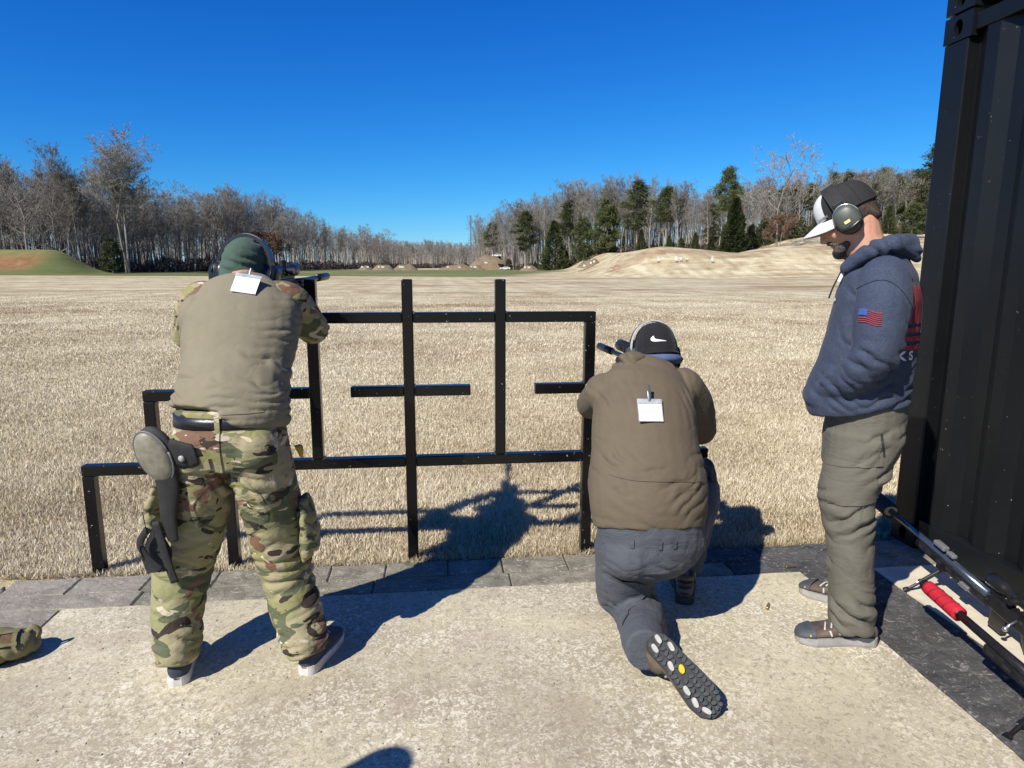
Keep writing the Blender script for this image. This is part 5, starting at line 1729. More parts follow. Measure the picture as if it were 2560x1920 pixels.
    mb.tube([(1.03, 2.675, 0.965), (1.095, 2.72, 0.895), (1.180, 2.82, 0.755), (1.185, 2.87, 0.74), (1.12, 2.94, 0.84), (1.06, 2.99, 0.92)], [0.088, 0.084, 0.072, 0.066, 0.055, 0.042], 18, smooth=4, dome=True)
    folds = [F((0.86, 2.36, 0.68), (0.24, 0.2, 0.07), (-0.12, 0, 1), 0.055, 0.008), F((0.96, 2.36, 0.62), (0.13, 0.2, 0.09), (-0.55, 0, 1), 0.045, 0.007), F((0.66, 2.36, 0.70), (0.10, 0.2, 0.09), (0.6, 0, 1), 0.05, 0.007),
             F((0.78, 2.34, 0.52), (0.2, 0.2, 0.07), (0.5, 0, 1), 0.07, 0.005), F((1.0, 2.6, 0.92), (0.08, 0.15, 0.1), (1, 0, 0.35), 0.035, 0.006), F((1.16, 2.82, 0.80), 0.1, (0.2, 0.5, 1), 0.035, 0.010), F((0.69, 2.62, 0.95), (0.1, 0.15, 0.07), (1, 0, 0.3), 0.045, 0.006)]
    solid('jacket', mb, JACKET, root, 0.006, 5, folds, lump=0.006, lump_s=5, seed=15)
    jb = BVHS['jacket']
    patch('yoke_seam', jb, (0.83, 2.2, 0.70), (0, 1, 0), (1, 0, 0), lambda a, b: ((a - 0.5) * 0.40, -0.004 * math.sin(a * 9) - 0.03 * a + (b - 0.5) * 0.004), 40, 1, 0.004, JACKET, root)
    patch('hem_seam', jb, (0.80, 2.0, 0.512), (0, 1, 0), (1, 0, 0), lambda a, b: ((a - 0.5) * 0.38, 0.004 * math.sin(a * 8) + (b - 0.5) * 0.003), 40, 1, 0.003, JACKET, root)
    # hood lying behind the neck
    mb = MB()
    c0 = Vector((0.868, 2.668, 1.050))
    ey = Vector((0, 0.62, 0.78)); ring = []; rad = []
    for q in range(17):
        a_ = 2 * PI * q / 16
        ring.append(c0 + Vector((0.098 * math.cos(a_), -0.012, -0.008 - 0.012 * math.cos(a_))) + ey * (0.050 * math.sin(a_)))
        rad.append((0.027 + 0.007 * math.sin(3 * a_ + 1), 0.023 + 0.005 * math.sin(2 * a_)))
    mb.tube(ring, rad, 14, smooth=2)
    mb.tube([c0 + Vector((-0.118, 0.04, 0.0)), c0 + Vector((-0.07, -0.02, -0.040)), c0 + Vector((0.0, -0.062, -0.078)), c0 + Vector((0.07, -0.045, -0.055)), c0 + Vector((0.125, 0.015, -0.015))], [(0.026, 0.020), (0.030, 0.022), (0.030, 0.022), (0.030, 0.022), (0.024, 0.018)], 14, smooth=4, dome=True)
    mb.tube([c0 + Vector((-0.10, 0.0, 0.045)), c0 + Vector((-0.045, -0.04, 0.0)), c0 + Vector((0.015, -0.066, -0.062))], [(0.020, 0.015), (0.021, 0.016), (0.016, 0.012)], 12, smooth=4, dome=True)
    mb.ball(c0 + Vector((-0.06, 0.012, 0.045)), (0.058, 0.04, 0.026))
    solid('hood', mb, JACKET, root, 0.005, 3, [F(tuple(c0), 0.2, (0.6, 0.1, 1), 0.038, 0.008)], lump=0.006, lump_s=16, seed=18)
    mb = MB()
    mb.tube([Pm(-0.075, -0.05, -0.030), Pm(-0.01, -0.104, -0.034), Pm(0.050, -0.090, -0.038), Pm(0.090, -0.01, -0.045)], [(0.020, 0.034)] * 4, 12, side=u, smooth=4, dome=True)
    mb.build('collar', simple('blue_shirt_collar', (0.06, 0.09, 0.19), (0.085, 0.12, 0.24), rough=0.85, ns=25, bs_=0.2, bsc=500), root, smooth=True)
    # cap, with the white curved tick on the back
    cm = cloth_mat('black_cap_cloth', (0.011, 0.011, 0.013), (0.016, 0.016, 0.018), sheen=0.1)
    fr_c = head_frame((-0.10, 0.96, -0.30), (-0.02, 0.3, 1))
    cap = cap_shapes(root, HC - u * 0.012, fr_c, cm, k=1.04, drop=0.030)
    cap_bvh = BVHTree.FromPolygons([v.co + root_org(cap) for v in cap.data.vertices], [tuple(p.vertices) for p in cap.data.polygons])
    out = [(-.30, .50), (-.42, .22), (-.50, -.10), (-.49, -.34), (-.40, -.47), (-.27, -.46), (.0, -.33), (.25, -.24), (.50, -.20), (.50, -.12), (.25, -.07), (0, -.03), (-.16, -.01), (-.25, .06), (-.28, .22)]
    bmt = bmesh.new()
    bmt.faces.new([bmt.verts.new((x * 0.060, y * 0.024, 0)) for x, y in out])
    bmesh.ops.triangulate(bmt, faces=bmt.faces[:]); bmesh.ops.subdivide_edges(bmt, edges=bmt.edges[:], cuts=2); bmesh.ops.triangulate(bmt, faces=bmt.faces[:])
    mb = MB(); vs = []
    for v in bmt.verts:
        loc, nn, i_, d_ = cap_bvh.ray_cast(Vector((0.928 + v.co.x, 2.45, 1.167 + v.co.y - 0.08 * v.co.x)), Vector((0, 1, 0)), 1.0)
        vs.append(loc + Vector((0, -0.0035, 0.001)) if loc is not None else Vector((0.928, 2.72, 1.15)))
    bmt.verts.index_update(); mb.add(vs, [tuple(v.index for v in f_.verts) for f_ in bmt.faces]); mb.build('curved_tick_logo', simple('white_stitching', (0.85, 0.85, 0.85), rough=0.7, ns=40), cap)
    bmt.free()
    # ear protection over the cap
    mb = MB(); mb.box(Pm(0, 0, 0.118), (0.02, 0.02, 0.004), Rm); em = mb.build('earmuffs', BLACKP, root)
    head_band(em, HC + f * 0.012, fr, 0.104, 0.141, 0.018, 0.006, BLACKP, z0=-0.012)
    head_band(em, HC + f * 0.002, fr, 0.1055, 0.1425, 0.010, 0.005, simple('pale_grey_band', (0.55, 0.55, 0.54), (0.45, 0.45, 0.44), rough=0.4, ns=30), 'headband_trim', z0=-0.012)
    green = simple('dull_green_plastic', (0.03, 0.05, 0.04), (0.045, 0.066, 0.055), rough=0.35, ns=20, bs_=0.05)
    for k in (-1, 1):
        ear_cup(em, Pm(k * 0.088, 0.02, -0.032), fr, k, green if k < 0 else BLACKP, STEEL, (0.036, 0.050), depth=0.032)
    # badge on its clip
    c = Vector((0.808, 2.424, 0.925))
    ax = Vector((0.992, 0.02, -0.04)).normalized(); az = Vector((-0.02, -0.86, 0.46)); az = (az - ax * az.dot(ax)).normalized(); ay = az.cross(ax)
    Rc = Matrix((ax, ay, az)).transposed()
    loc, nn, idx, dist = jb.ray_cast(Vector((0.808, 2.1, 0.925)), Vector((0, 1, 0)), 1.0)
    c = loc + Vector((0, -0.014, 0))
    mb = MB(); mb.box(c - ay * 0.008, (0.092, 0.066, 0.0016), Rc); card = mb.build('name_badge', WHITE, root)
    clear = simple('clear_vinyl', (0.45, 0.46, 0.48), (0.3, 0.31, 0.33), rough=0.15, ns=40, bs_=0)
    mb = MB(); mb.box(c + ay * 0.036, (0.098, 0.020, 0.003), Rc); mb.build('card_holder', clear, card)
    mb = MB(); mb.box(c - ay * 0.043, (0.098, 0.003, 0.0025), Rc); mb.box(c - ax * 0.048, (0.003, 0.086, 0.0025), Rc); mb.box(c + ax * 0.048, (0.003, 0.086, 0.0025), Rc); mb.build('holder_edge', clear, card)
    mb = MB(); mb.tube([c + ay * 0.035, c + ay * 0.06 + az * 0.004, c + ay * 0.085 + az * 0.006], [(0.006, 0.003), (0.009, 0.003), (0.007, 0.003)], 8, side=ax, smooth=2)
    mb.build('clip', STEEL, card, smooth=True)
    mb = MB(); mb.box(c + ay * 0.083 + az * 0.008, (0.012, 0.034, 0.005), Rc, 0.002); mb.build('clip_strap', simple('grey_strap', (0.07, 0.07, 0.08), rough=0.6, ns=20), card)
    # faint printed lines, too small to read
    ink = simple('pale_grey_ink', (0.45, 0.45, 0.46), (0.55, 0.55, 0.56), rough=0.7, ns=200, bs_=0)
    mb = MB()
    mb.box(c + ay * 0.012 + ax * 0.006 + az * 0.0012, (0.062, 0.0022, 0.0006), Rc)
    x = -0.026
    for wd in (0.007, 0.006, 0.003, 0.006, 0.007, 0.0, 0.008, 0.006):
        if wd: mb.box(c - ay * 0.006 + ax * (x + wd / 2) + az * 0.0012, (wd, 0.006, 0.0006), Rc)
        x += wd + 0.0015 if wd else 0.006
    mb.tube([c + ay * 0.012 + ax * (-0.034 + 0.004 * math.cos(t)) + ay * (0.004 * math.sin(t)) + az * 0.0012 for t in np.linspace(0, 6.28, 12)], [0.0006] * 12, 4)
    mb.build('print', ink, card)
    # pouch at the right hip
    mb = MB(); mb.tube([(1.195, 2.75, 0.60), (1.205, 2.76, 0.54), (1.20, 2.78, 0.49)], [(0.02, 0.05), (0.03, 0.06), (0.022, 0.05)], 12, side=(1, 0, 0), smooth=3, dome=True)
    mb.build('pouch', simple('dark_blue_nylon', (0.03, 0.038, 0.055), (0.045, 0.055, 0.075), rough=0.6, ns=20), root, smooth=True)
    # boots
    brown = simple('brown_nubuck', (0.085, 0.062, 0.042), (0.15, 0.115, 0.08), rough=0.8, ns=22, bs_=0.3, bsc=200)
    dk = simple('dark_rubber', (0.03, 0.031, 0.032), (0.046, 0.048, 0.05), rough=0.8, ns=60, bs_=0.4, bsc=400)
    tanl = simple('tan_cord', (0.24, 0.19, 0.13), (0.32, 0.26, 0.19), rough=0.8, ns=60)
    greyp = simple('grey_synthetic', (0.075, 0.072, 0.066), (0.12, 0.115, 0.105), rough=0.7, ns=22, bs_=0.3, bsc=220)
    M, Ln = shoe_frame((1.060, 2.612, 0), (1.150, 2.885, 0))
    b1 = shoe(root, M, Ln, greyp, dk, dk, tanl, 1.18, 0.036, 'boot')
    for z in (0.05, 0.075, 0.095):
        mb = MB(); mb.tube([M @ Vector((-0.034, 0.03, z)), M @ Vector((0, -0.006, z + 0.004)), M @ Vector((0.034, 0.03, z))], [(0.007, 0.004)] * 3, 8, smooth=4); mb.build('heel_panel', dk if z < 0.09 else brown, b1, smooth=True)
    mb = MB(); mb.tube([M @ Vector((-0.034, 0.05, 0.112)), M @ Vector((0, 0.012, 0.120)), M @ Vector((0.034, 0.05, 0.112)), M @ Vector((0.02, 0.12, 0.118)), M @ Vector((-0.02, 0.12, 0.118)), M @ Vector((-0.034, 0.05, 0.112))], [0.012] * 6, 8, smooth=4); mb.build('ankle_collar', brown, b1, smooth=True)
    # rear boot, standing on its toe with the tread towards the viewer
    heel, toe = Vector((0.716, 2.030, 0.215)), Vector((0.895, 1.868, 0.022))
    d = (toe - heel).normalized()
    up = Vector((0.10, 0.62, -0.55)); up = (up - d * up.dot(d)).normalized()
    M, Ln = shoe_frame(heel, toe, up)
    b2 = shoe(root, M, Ln, brown, dk, None, tanl, 1.16, 0.030, 'boot')
    mb = MB(); mb.tube([M @ Vector((0, 0.06, 0.08)), M @ Vector((0, 0.065, 0.13)), M @ Vector((0, 0.06, 0.17))], [(0.046, 0.062), (0.045, 0.060), (0.042, 0.056)], 14, smooth=2, dome=True); mb.build('ankle_collar', brown, b2, smooth=True)
    # tread: dark lugs, pale pods, one yellow oval
    hw = lambda q: float(np.interp(q, [0, 0.018, 0.06, 0.17, 0.32, 0.46, 0.62, 0.78, 0.90, 0.97, 1.0], [0.012, 0.022, 0.031, 0.034, 0.034, 0.037, 0.043, 0.046, 0.038, 0.024, 0.010])) * 1.16
    random.seed(5)
    def lug(pts2, h, mat, nm):
        mb = MB(); n = len(pts2)
        vs = [M @ Vector((x, y, 0.002)) for x, y in pts2] + [M @ Vector((x * 0.98, y, -h)) for x, y in pts2]
        fs = [tuple(range(n, 2 * n)), tuple(reversed(range(n)))] + [(i, i + n, (i + 1) % n + n, (i + 1) % n) for i in range(n)]
        mb.add(vs, fs)
        return mb.build(nm, mat, b2)
    lugm = simple('tread_rubber', (0.042, 0.046, 0.05), (0.062, 0.067, 0.072), rough=0.75, ns=50, bs_=0.3, bsc=300)
    pale = simple('pale_grey_rubber', (0.36, 0.35, 0.32), (0.46, 0.45, 0.41), rough=0.7, ns=40)
    yel = simple('yellow_rubber', (0.72, 0.48, 0.02), rough=0.5, ns=10)
    pods = [(-0.55, 0.10), (0.30, 0.055), (0.70, 0.20), (-0.45, 0.34), (-0.62, 0.62), (-0.66, 0.76), (-0.52, 0.89)]
    def blob(cx, cy, a, b_, rot=0.0, n=12, k=0.75):
        out = []
        for i in range(n):
            t = 2 * PI * i / n; c_, s_ = math.cos(t), math.sin(t)
            x = a * math.copysign(abs(c_) ** k, c_); y = b_ * math.copysign(abs(s_) ** k, s_)
            out.append((cx + x * math.cos(rot) - y * math.sin(rot), cy + x * math.sin(rot) + y * math.cos(rot)))
        return out
    for q, (px_, y) in enumerate(pods):
        lug(blob(px_ * hw(y), y * Ln, 0.008, 0.016, random.uniform(-0.4, 0.4)), 0.0085, pale, 'tread_pod')
    lug(blob(0.004, 0.435 * Ln, 0.0095, 0.015, 0.5, k=1.0), 0.0085, yel, 'sole_badge')
    taken = [(a * hw(b_), b_ * Ln) for a, b_ in pods] + [(0.004, 0.435 * Ln)]
    for r_ in range(17):
        y = (0.045 + r_ * 0.056) * Ln
        ncol = 3 if r_ < 8 else 4
        for c_ in range(ncol):
            q = y / Ln
            span = hw(q) * 0.98
            x = -span + (2 * span) * (c_ + 0.5) / ncol + random.uniform(-0.002, 0.002)
            if any((x - a) ** 2 + ((y - b_) * 0.8) ** 2 < 0.0125 ** 2 for a, b_ in taken): continue
            if 0.40 < q < 0.50 and abs(x) < 0.018: continue
            edge = abs(x) > span * 0.55
            lug(blob(x + (0.004 * math.copysign(1, x) if edge else 0), y, span / ncol * 0.80, 0.0062, 0.45 * (1 if (c_ + r_) % 2 else -1), 8, 0.6), 0.0075, lugm, 'tread_lug')
make_kneeler()

# ------------------------------------------------------------------ person: instructor beside the container
FLAGC = (-0.004, -0.5, 1.300)
def make_instructor():  # control points moved along camera rays onto a side-on frame, image pixels kept
    root = thing('person', (0, 0, 0), 'person in navy hooded sweatshirt and trucker cap standing by the container, looking down', 'person')
    a = math.radians(35)                      # built facing -x, then turned side-on to the camera, towards the barricade
    fr = head_frame((-math.cos(a), 0.0, -math.sin(a)), (-math.sin(a), 0, math.cos(a)))
    s, f, u = fr
    HC = Vector((-0.115, 0.0, 1.655))
    Pm = lambda x, b, c: HC + s * x + f * b + u * c
    Rm = Matrix((s, f, u)).transposed()
    # skin
    mb = MB()
    head_shapes(mb, HC, fr)
    mb.tube([(0.016, 0.0, 1.38), (-0.012, 0.0, 1.49), (-0.055, 0.0, 1.57), Pm(0, -0.035, -0.03)], [(0.08, 0.075), (0.075, 0.07), (0.072, 0.067), (0.065, 0.06)], 16, side=(1, 0, 0.5), smooth=3, dome=True)
    mb.tube([(0.016, 0.0, 0.862), (0.008, 0.0, 1.101), (0.016, 0.0, 1.331), (0.016, 0.0, 1.45)], [(0.11, 0.15), (0.13, 0.16), (0.11, 0.17), (0.075, 0.11)], 16, side=(1, 0, 0), smooth=3, dome=True)
    for pts in ([(0.02, -0.09, 0.84), (-0.02, -0.12, 0.54), (0.005, -0.15, 0.39), (0.03, -0.165, 0.2), (0.05, -0.165, 0.08)], [(0.0, 0.09, 0.84), (-0.03, 0.12, 0.54), (0.0, 0.13, 0.39), (0.02, 0.138, 0.2), (0.03, 0.138, 0.08)]):
        mb.tube(pts, [0.08, 0.065, 0.052, 0.047, 0.036], 12, smooth=3, dome=True)
    for k in (-1, 1):
        mb.tube([(0.06, k * 0.20, 1.40), (0.06, k * 0.245, 1.17), (-0.03, k * 0.18, 1.04), (-0.115, k * 0.10, 0.985)], [0.048, 0.042, 0.035, 0.028], 10, smooth=3, dome=True)
    hand(mb, (-0.115, -0.10, 0.985), (-0.25, 0.95, -0.1), (1, 0.25, 0), size=0.17, curl=0.35, side=1)
    hand(mb, (-0.115, 0.10, 0.985), (-0.25, -0.95, -0.1), (1, -0.25, 0), size=0.17, curl=0.35, side=-1)
    solid('body', mb, SKIN, root, 0.005, 2, lump=0)
    # short hair and grey goatee
    mb = MB()
    mb.ball(Pm(0, -0.020, 0.018), (0.0785, 0.0985, 0.090), 24, 16, Rm)
    mb.tube([Pm(0, -0.075, 0.0), Pm(0, -0.085, -0.045)], [(0.06, 0.03), (0.05, 0.022)], 14, side=s, dome=True)
    hm = simple('short_brown_hair', (0.035, 0.022, 0.014), (0.085, 0.055, 0.038), rough=0.7, ns=90, bs_=0.8, bsc=300, bd=0.004)
    solid('hair', mb, hm, root, 0.005, 2, lump=0.002, lump_s=40)
    mb = MB()
    mb.tube([Pm(-0.045, 0.050, -0.085), Pm(-0.025, 0.082, -0.092), Pm(0, 0.090, -0.098), Pm(0.025, 0.082, -0.092), Pm(0.045, 0.050, -0.085)], [(0.016, 0.016), (0.022, 0.021), (0.026, 0.024), (0.022, 0.021), (0.016, 0.016)], 12, smooth=4, dome=True)
    mb.tube([Pm(0, 0.078, -0.10), Pm(0, 0.074, -0.128)], [(0.034, 0.022), (0.02, 0.014)], 12, side=s, dome=True)
    mb.tube([Pm(-0.032, 0.084, -0.062), Pm(-0.018, 0.098, -0.048), Pm(0, 0.103, -0.046), Pm(0.018, 0.098, -0.048), Pm(0.032, 0.084, -0.062), Pm(0.034, 0.082, -0.085)], [0.008] * 6, 8, smooth=3, dome=True)
    solid('beard', mb, simple('grizzled_beard', (0.018, 0.016, 0.015), (0.10, 0.092, 0.086), rough=0.8, ns=160, bs_=0.8, bsc=350, bd=0.004), root, 0.004, 1, lump=0.004, lump_s=70)
    # eyes
    for k in (-1, 1):
        mb = MB(); mb.ball(Pm(k * 0.032, 0.079, 0.004), 0.011, 12, 8)
        ey = mb.build('eye', simple('eye_white', (0.6, 0.58, 0.55), rough=0.2, ns=5, bs_=0), root, smooth=True)
        mb = MB(); mb.ball(Pm(k * 0.033, 0.0875, 0.002), 0.0048, 8, 6); mb.build('iris', BLACKP, ey, smooth=True)
        mb = MB(); mb.tube([Pm(k * 0.018, 0.094, 0.027), Pm(k * 0.034, 0.091, 0.031), Pm(k * 0.052, 0.080, 0.024)], [0.004, 0.005, 0.003], 6, smooth=2); mb.build('eyebrow', hm, root, smooth=True)
    # trousers
    mb = MB()
    mb.tube([(0.012, 0.0, 0.985), (0.016, 0.0, 0.90), (0.010, 0.0, 0.80), (-0.003, 0.0, 0.73)], [(0.140, 0.17), (0.146, 0.180), (0.148, 0.190), (0.135, 0.18)], 22, side=(1, 0, 0), smooth=3, dome=True)
    mb.ball((0.070, -0.065, 0.835), (0.088, 0.10, 0.10)); mb.ball((0.070, 0.065, 0.835), (0.088, 0.10, 0.10))
    mb.tube([(0.012, -0.085, 0.82), (-0.002, -0.105, 0.71), (-0.027, -0.125, 0.61), (-0.017, -0.135, 0.51), (0.000, -0.15, 0.42), (0.016, -0.16, 0.27), (0.028, -0.165, 0.14), (0.034, -0.165, 0.062)], [(0.135, 0.110), (0.120, 0.110), (0.107, 0.104), (0.095, 0.098), (0.085, 0.094), (0.082, 0.090), (0.083, 0.088), (0.084, 0.086)], 22, side=(1, 0, 0), smooth=4)
    mb.tube([(0.005, 0.085, 0.82), (-0.012, 0.105, 0.71), (-0.032, 0.12, 0.61), (-0.022, 0.125, 0.51), (-0.008, 0.13, 0.42), (0.004, 0.135, 0.27), (0.016, 0.138, 0.14), (0.022, 0.138, 0.062)], [(0.130, 0.110), (0.115, 0.110), (0.103, 0.104), (0.092, 0.098), (0.083, 0.094), (0.080, 0.090), (0.081, 0.088), (0.082, 0.086)], 22, side=(1, 0, 0), smooth=4)
    folds = [F((0.03, -0.19, 0.15), (0.15, 0.16, 0.10), (0.55, 0, 1), 0.055, 0.019), F((0.0, -0.19, 0.34), (0.14, 0.16, 0.12), (0.55, 0, 1), 0.085, 0.013), F((-0.02, -0.19, 0.535), (0.15, 0.16, 0.085), (-0.45, 0, 1), 0.050, 0.017),
             F((0.07, -0.16, 0.68), (0.09, 0.16, 0.1), (-0.9, 0, 0.8), 0.055, 0.013), F((0.09, -0.16, 0.80), (0.12, 0.16, 0.07), (-0.5, 0, 1), 0.06, 0.009), F((0.05, 0.10, 0.3), (0.15, 0.1, 0.3), (0.4, 0, 1), 0.08, 0.014)]
    solid('trousers', mb, KHAKI, root, 0.006, 3, folds, lump=0.005, lump_s=6, seed=21)
    tb = BVHS['trousers']
    patch('pocket_flap', tb, (-0.012, -0.42, 0.742), (0, 1, 0), (1, 0, 0.13), rect(0.19, 0.030), 24, 4, 0.009, KHAKI, root)
    patch('cargo_pocket', tb, (-0.012, -0.42, 0.652), (0, 1, 0), (1, 0, 0.13), rect(0.17, 0.145), 20, 14, 0.006, KHAKI, root)
    patch('side_seam', tb, (0.075, -0.42, 0.68), (0, 1, 0), (1, 0, 0), lambda x, y: ((x - 0.5) * 0.005 - 0.05 * (1 - y), (y - 0.5) * 0.30), 1, 24, 0.004, KHAKI, root)
    patch('zip', tb, (0.078, -0.42, 0.815), (0, 1, 0), (1, 0, 0.2), lambda x, y: ((x - 0.5) * 0.008, (y - 0.5) * 0.085), 2, 8, 0.005, BLACKC, root)
    # sweatshirt
    mb = MB()
    T = [(-0.022, 0.0, 0.918), (-0.026, 0.0, 0.965), (-0.004, 0.0, 1.10), (0.007, 0.0, 1.23), (0.013, 0.0, 1.35), (0.014, 0.0, 1.43), (0.010, 0.0, 1.49), (-0.012, 0.0, 1.535)]
    mb.tube(T, [(0.180, 0.200), (0.190, 0.212), (0.174, 0.212), (0.160, 0.212), (0.149, 0.212), (0.132, 0.180), (0.098, 0.11), (0.075, 0.080)], 30, side=(1, 0, 0), smooth=4)
    mb.tube([(-0.150, -0.11, 0.965), (-0.172, 0.0, 0.955), (-0.150, 0.11, 0.965)], [0.050, 0.055, 0.050], 14, smooth=2, dome=True)
    for k in (-1, 1):
        mb.ball((0.030, k * 0.170, 1.425), (0.085, 0.075, 0.072))
        mb.tube([(0.030, k * 0.180, 1.425), (0.030, k * 0.222, 1.36), (0.028, k * 0.245, 1.26), (0.022, k * 0.250, 1.17), (-0.016, k * 0.228, 1.10), (-0.080, k * 0.170, 1.035), (-0.128, k * 0.105, 0.995)], [(0.088, 0.09), (0.092, 0.088), (0.090, 0.084), (0.082, 0.078), (0.074, 0.072), (0.062, 0.06), (0.050, 0.05)], 20, smooth=4, dome=True)
    folds = [F((0.02, -0.26, 1.15), (0.13, 0.1, 0.09), (0.55, 0, 1), 0.050, 0.014), F((-0.08, -0.2, 1.02), (0.11, 0.1, 0.08), (0.7, 0, 1), 0.042, 0.013), F((0.10, -0.14, 1.0), (0.13, 0.16, 0.07), (-0.4, 0, 1), 0.05, 0.017),
             F((0.10, -0.16, 1.13), (0.10, 0.12, 0.10), (-0.7, 0, 1), 0.06, 0.012), F((0.10, -0.17, 1.31), (0.06, 0.1, 0.12), (1, 0, 0.3), 0.05, 0.010), F((-0.06, -0.17, 1.30), (0.06, 0.1, 0.12), (1, 0, 0.3), 0.05, 0.008)]
    solid('sweatshirt', mb, HOODIE, root, 0.006, 4, folds, lump=0.005, lump_s=6, seed=25)
    hb = BVHS['sweatshirt']
    patch('armhole_seam', hb, (0.030, -0.42, 1.395), (0, 1, 0), (1, 0, 0), lambda x, y: (-0.085 + 0.18 * x, 0.040 * math.sin(x * PI * 0.95) - 0.07 * x ** 3 + (y - 0.5) * 0.004), 30, 1, 0.004, HOODIE, root)
    # hem band
    mb = MB()
    # hood
    mb = MB()
    mb.tube([(-0.100, -0.070, 1.468), (-0.035, -0.100, 1.520), (0.045, -0.092, 1.552), (0.098, 0.0, 1.552), (0.045, 0.092, 1.552), (-0.035, 0.100, 1.520), (-0.100, 0.070, 1.468)], [(0.024, 0.030), (0.030, 0.034), (0.036, 0.038), (0.044, 0.040), (0.036, 0.038), (0.030, 0.034), (0.024, 0.030)], 16, smooth=5, dome=True)
    mb.tube([(0.030, 0.0, 1.552), (0.085, 0.0, 1.546), (0.118, 0.0, 1.524), (0.126, 0.0, 1.505)], [(0.100, 0.034), (0.096, 0.038), (0.074, 0.030), (0.05, 0.02)], 18, side=(0, 1, 0), smooth=4, dome=True)
    solid('hood', mb, HOODIE, root, 0.006, 4, [F((0.05, -0.08, 1.545), 0.12, (0.7, 0, 0.7), 0.05, 0.012)], lump=0.004, lump_s=12, seed=28)
    # drawstring
    mb = MB(); mb.tube([(-0.112, -0.055, 1.475), (-0.122, -0.062, 1.44), (-0.140, -0.068, 1.395), (-0.152, -0.070, 1.35)], [0.0032] * 4, 6, smooth=3); mb.build('drawstring', BLACKC, root, smooth=True)
    mb = MB(); mb.tube([(-0.108, -0.065, 1.455), (-0.122, -0.074, 1.415)], [(0.006, 0.003)] * 2, 6); mb.build('collar_tag', WHITE, root)
    # flag printed on the upper sleeve
    red = simple('red_print', (0.30, 0.035, 0.055), (0.20, 0.03, 0.048), rough=0.8, ns=90, bs_=0)
    blue = simple('blue_print', (0.025, 0.07, 0.25), (0.03, 0.085, 0.30), rough=0.8, ns=90, bs_=0)
    white = simple('white_print', (0.72, 0.72, 0.73), (0.6, 0.6, 0.62), rough=0.8, ns=60, bs_=0)
    fc = FLAGC
    wave = lambda x: 0.0045 * math.sin(x * 5.2 + 0.3) - 0.003 * x
    for i in range(7):
        x0 = 0.40 if i >= 3 else 0.0
        t = -0.021 + 0.0415 * (i / 6.0)
        flag = patch('sleeve_flag_stripe', hb, fc, (0, 1, 0), (1, 0, 0), (lambda x, y, x0=x0, t=t: (-0.036 + 0.072 * (x0 + (1 - x0) * x), t + wave(x0 + (1 - x0) * x) + (y - 0.5) * 0.0036)), 12, 1, 0.004, red, root)
    patch('sleeve_flag_canton', hb, fc, (0, 1, 0), (1, 0, 0), lambda x, y: (-0.036 + 0.027 * x, 0.0015 + wave(0.4 * x) + y * 0.022), 6, 6, 0.0042, blue, root)
    # print on the back
    def back(zc, zh, v0, v1, mat, nm, nu=10, nv=8):
        return patch(nm, hb, (0.3, 0.5 * (v0 + v1), zc), (-1, 0, 0), (0, 1, 0), rect(v1 - v0, zh), nu, nv, 0.004, mat, root)
    for v0 in (-0.185, -0.158, -0.131, -0.104, -0.077, 0.0, 0.03, 0.06, 0.09):
        back(1.335, 0.135, v0, v0 + 0.023, red, 'back_print')
    for z in (1.245, 1.212, 1.180):
        back(z, 0.019, -0.185, 0.13, red, 'back_print', 16, 2)
    back(1.29, 0.12, -0.045, -0.020, white, 'back_print')
    cu = bpy.data.curves.new('t', 'FONT'); cu.body = 'K S'; cu.size = 0.046; cu.offset = 0.0018
    to = bpy.data.objects.new('t', cu); col.objects.link(to)
    dg = bpy.context.evaluated_depsgraph_get(); tm = bpy.data.meshes.new_from_object(to.evaluated_get(dg))
    bmt = bmesh.new(); bmt.from_mesh(tm); bmesh.ops.triangulate(bmt, faces=bmt.faces[:]); bmesh.ops.subdivide_edges(bmt, edges=bmt.edges[:], cuts=1)
    mb = MB(); vs = []
    for v in bmt.verts:
        loc, nn, i_, d_ = hb.ray_cast(Vector((0.6, -0.182 + v.co.x * 1.25, 1.135 + v.co.y)), Vector((-1, 0, 0)), 1.0)
        vs.append((loc + nn * 0.003) if loc is not None else Vector((0.15, 0.0, 1.15)))
    bmt.verts.index_update(); mb.add(vs, [tuple(v.index for v in f_.verts) for f_ in bmt.faces]); mb.build('back_lettering', white, root)
    bmt.free(); bpy.data.objects.remove(to)
    patch('chest_print', hb, (-0.3, -0.085, 1.345), (1, 0.15, 0), (0, 1, 0), rect(0.05, 0.012), 6, 2, 0.004, white, root)
    # cap
    mesh_black = simple('black_cap_mesh', (0.012, 0.012, 0.013), (0.02, 0.02, 0.021), rough=0.85, ns=300, bs_=0.5, bsc=500)
    wcap = simple('white_cap_cloth', (0.62, 0.62, 0.63), (0.56, 0.56, 0.57), rough=0.85, ns=20, bs_=0.15, bsc=500)
    fr_c = head_frame(Vector(f) + Vector(u) * 0.10, u)
    cap = cap_shapes(root, HC + u * 0.006, fr_c, mesh_black, wcap, wcap, True, 1.0)
    mb = MB()
    sc, fc_, uc = fr_c
    Cc = HC + u * 0.006
    for i in range(7):
        q = Cc - sc * (0.040 + 0.0065 * i * 0.9) + fc_ * (0.0865 - 0.0052 * i) + uc * 0.032
        mb.box(q, (0.0045, 0.004, 0.009), Matrix((sc, fc_, uc)).transposed())
    mb.build('cap_lettering', simple('grey_thread', (0.16, 0.16, 0.17), rough=0.8, ns=50), cap)
    # earmuffs
    olive = simple('olive_grey_plastic', (0.055, 0.062, 0.052), (0.07, 0.078, 0.066), rough=0.45, ns=20, bs_=0.05)
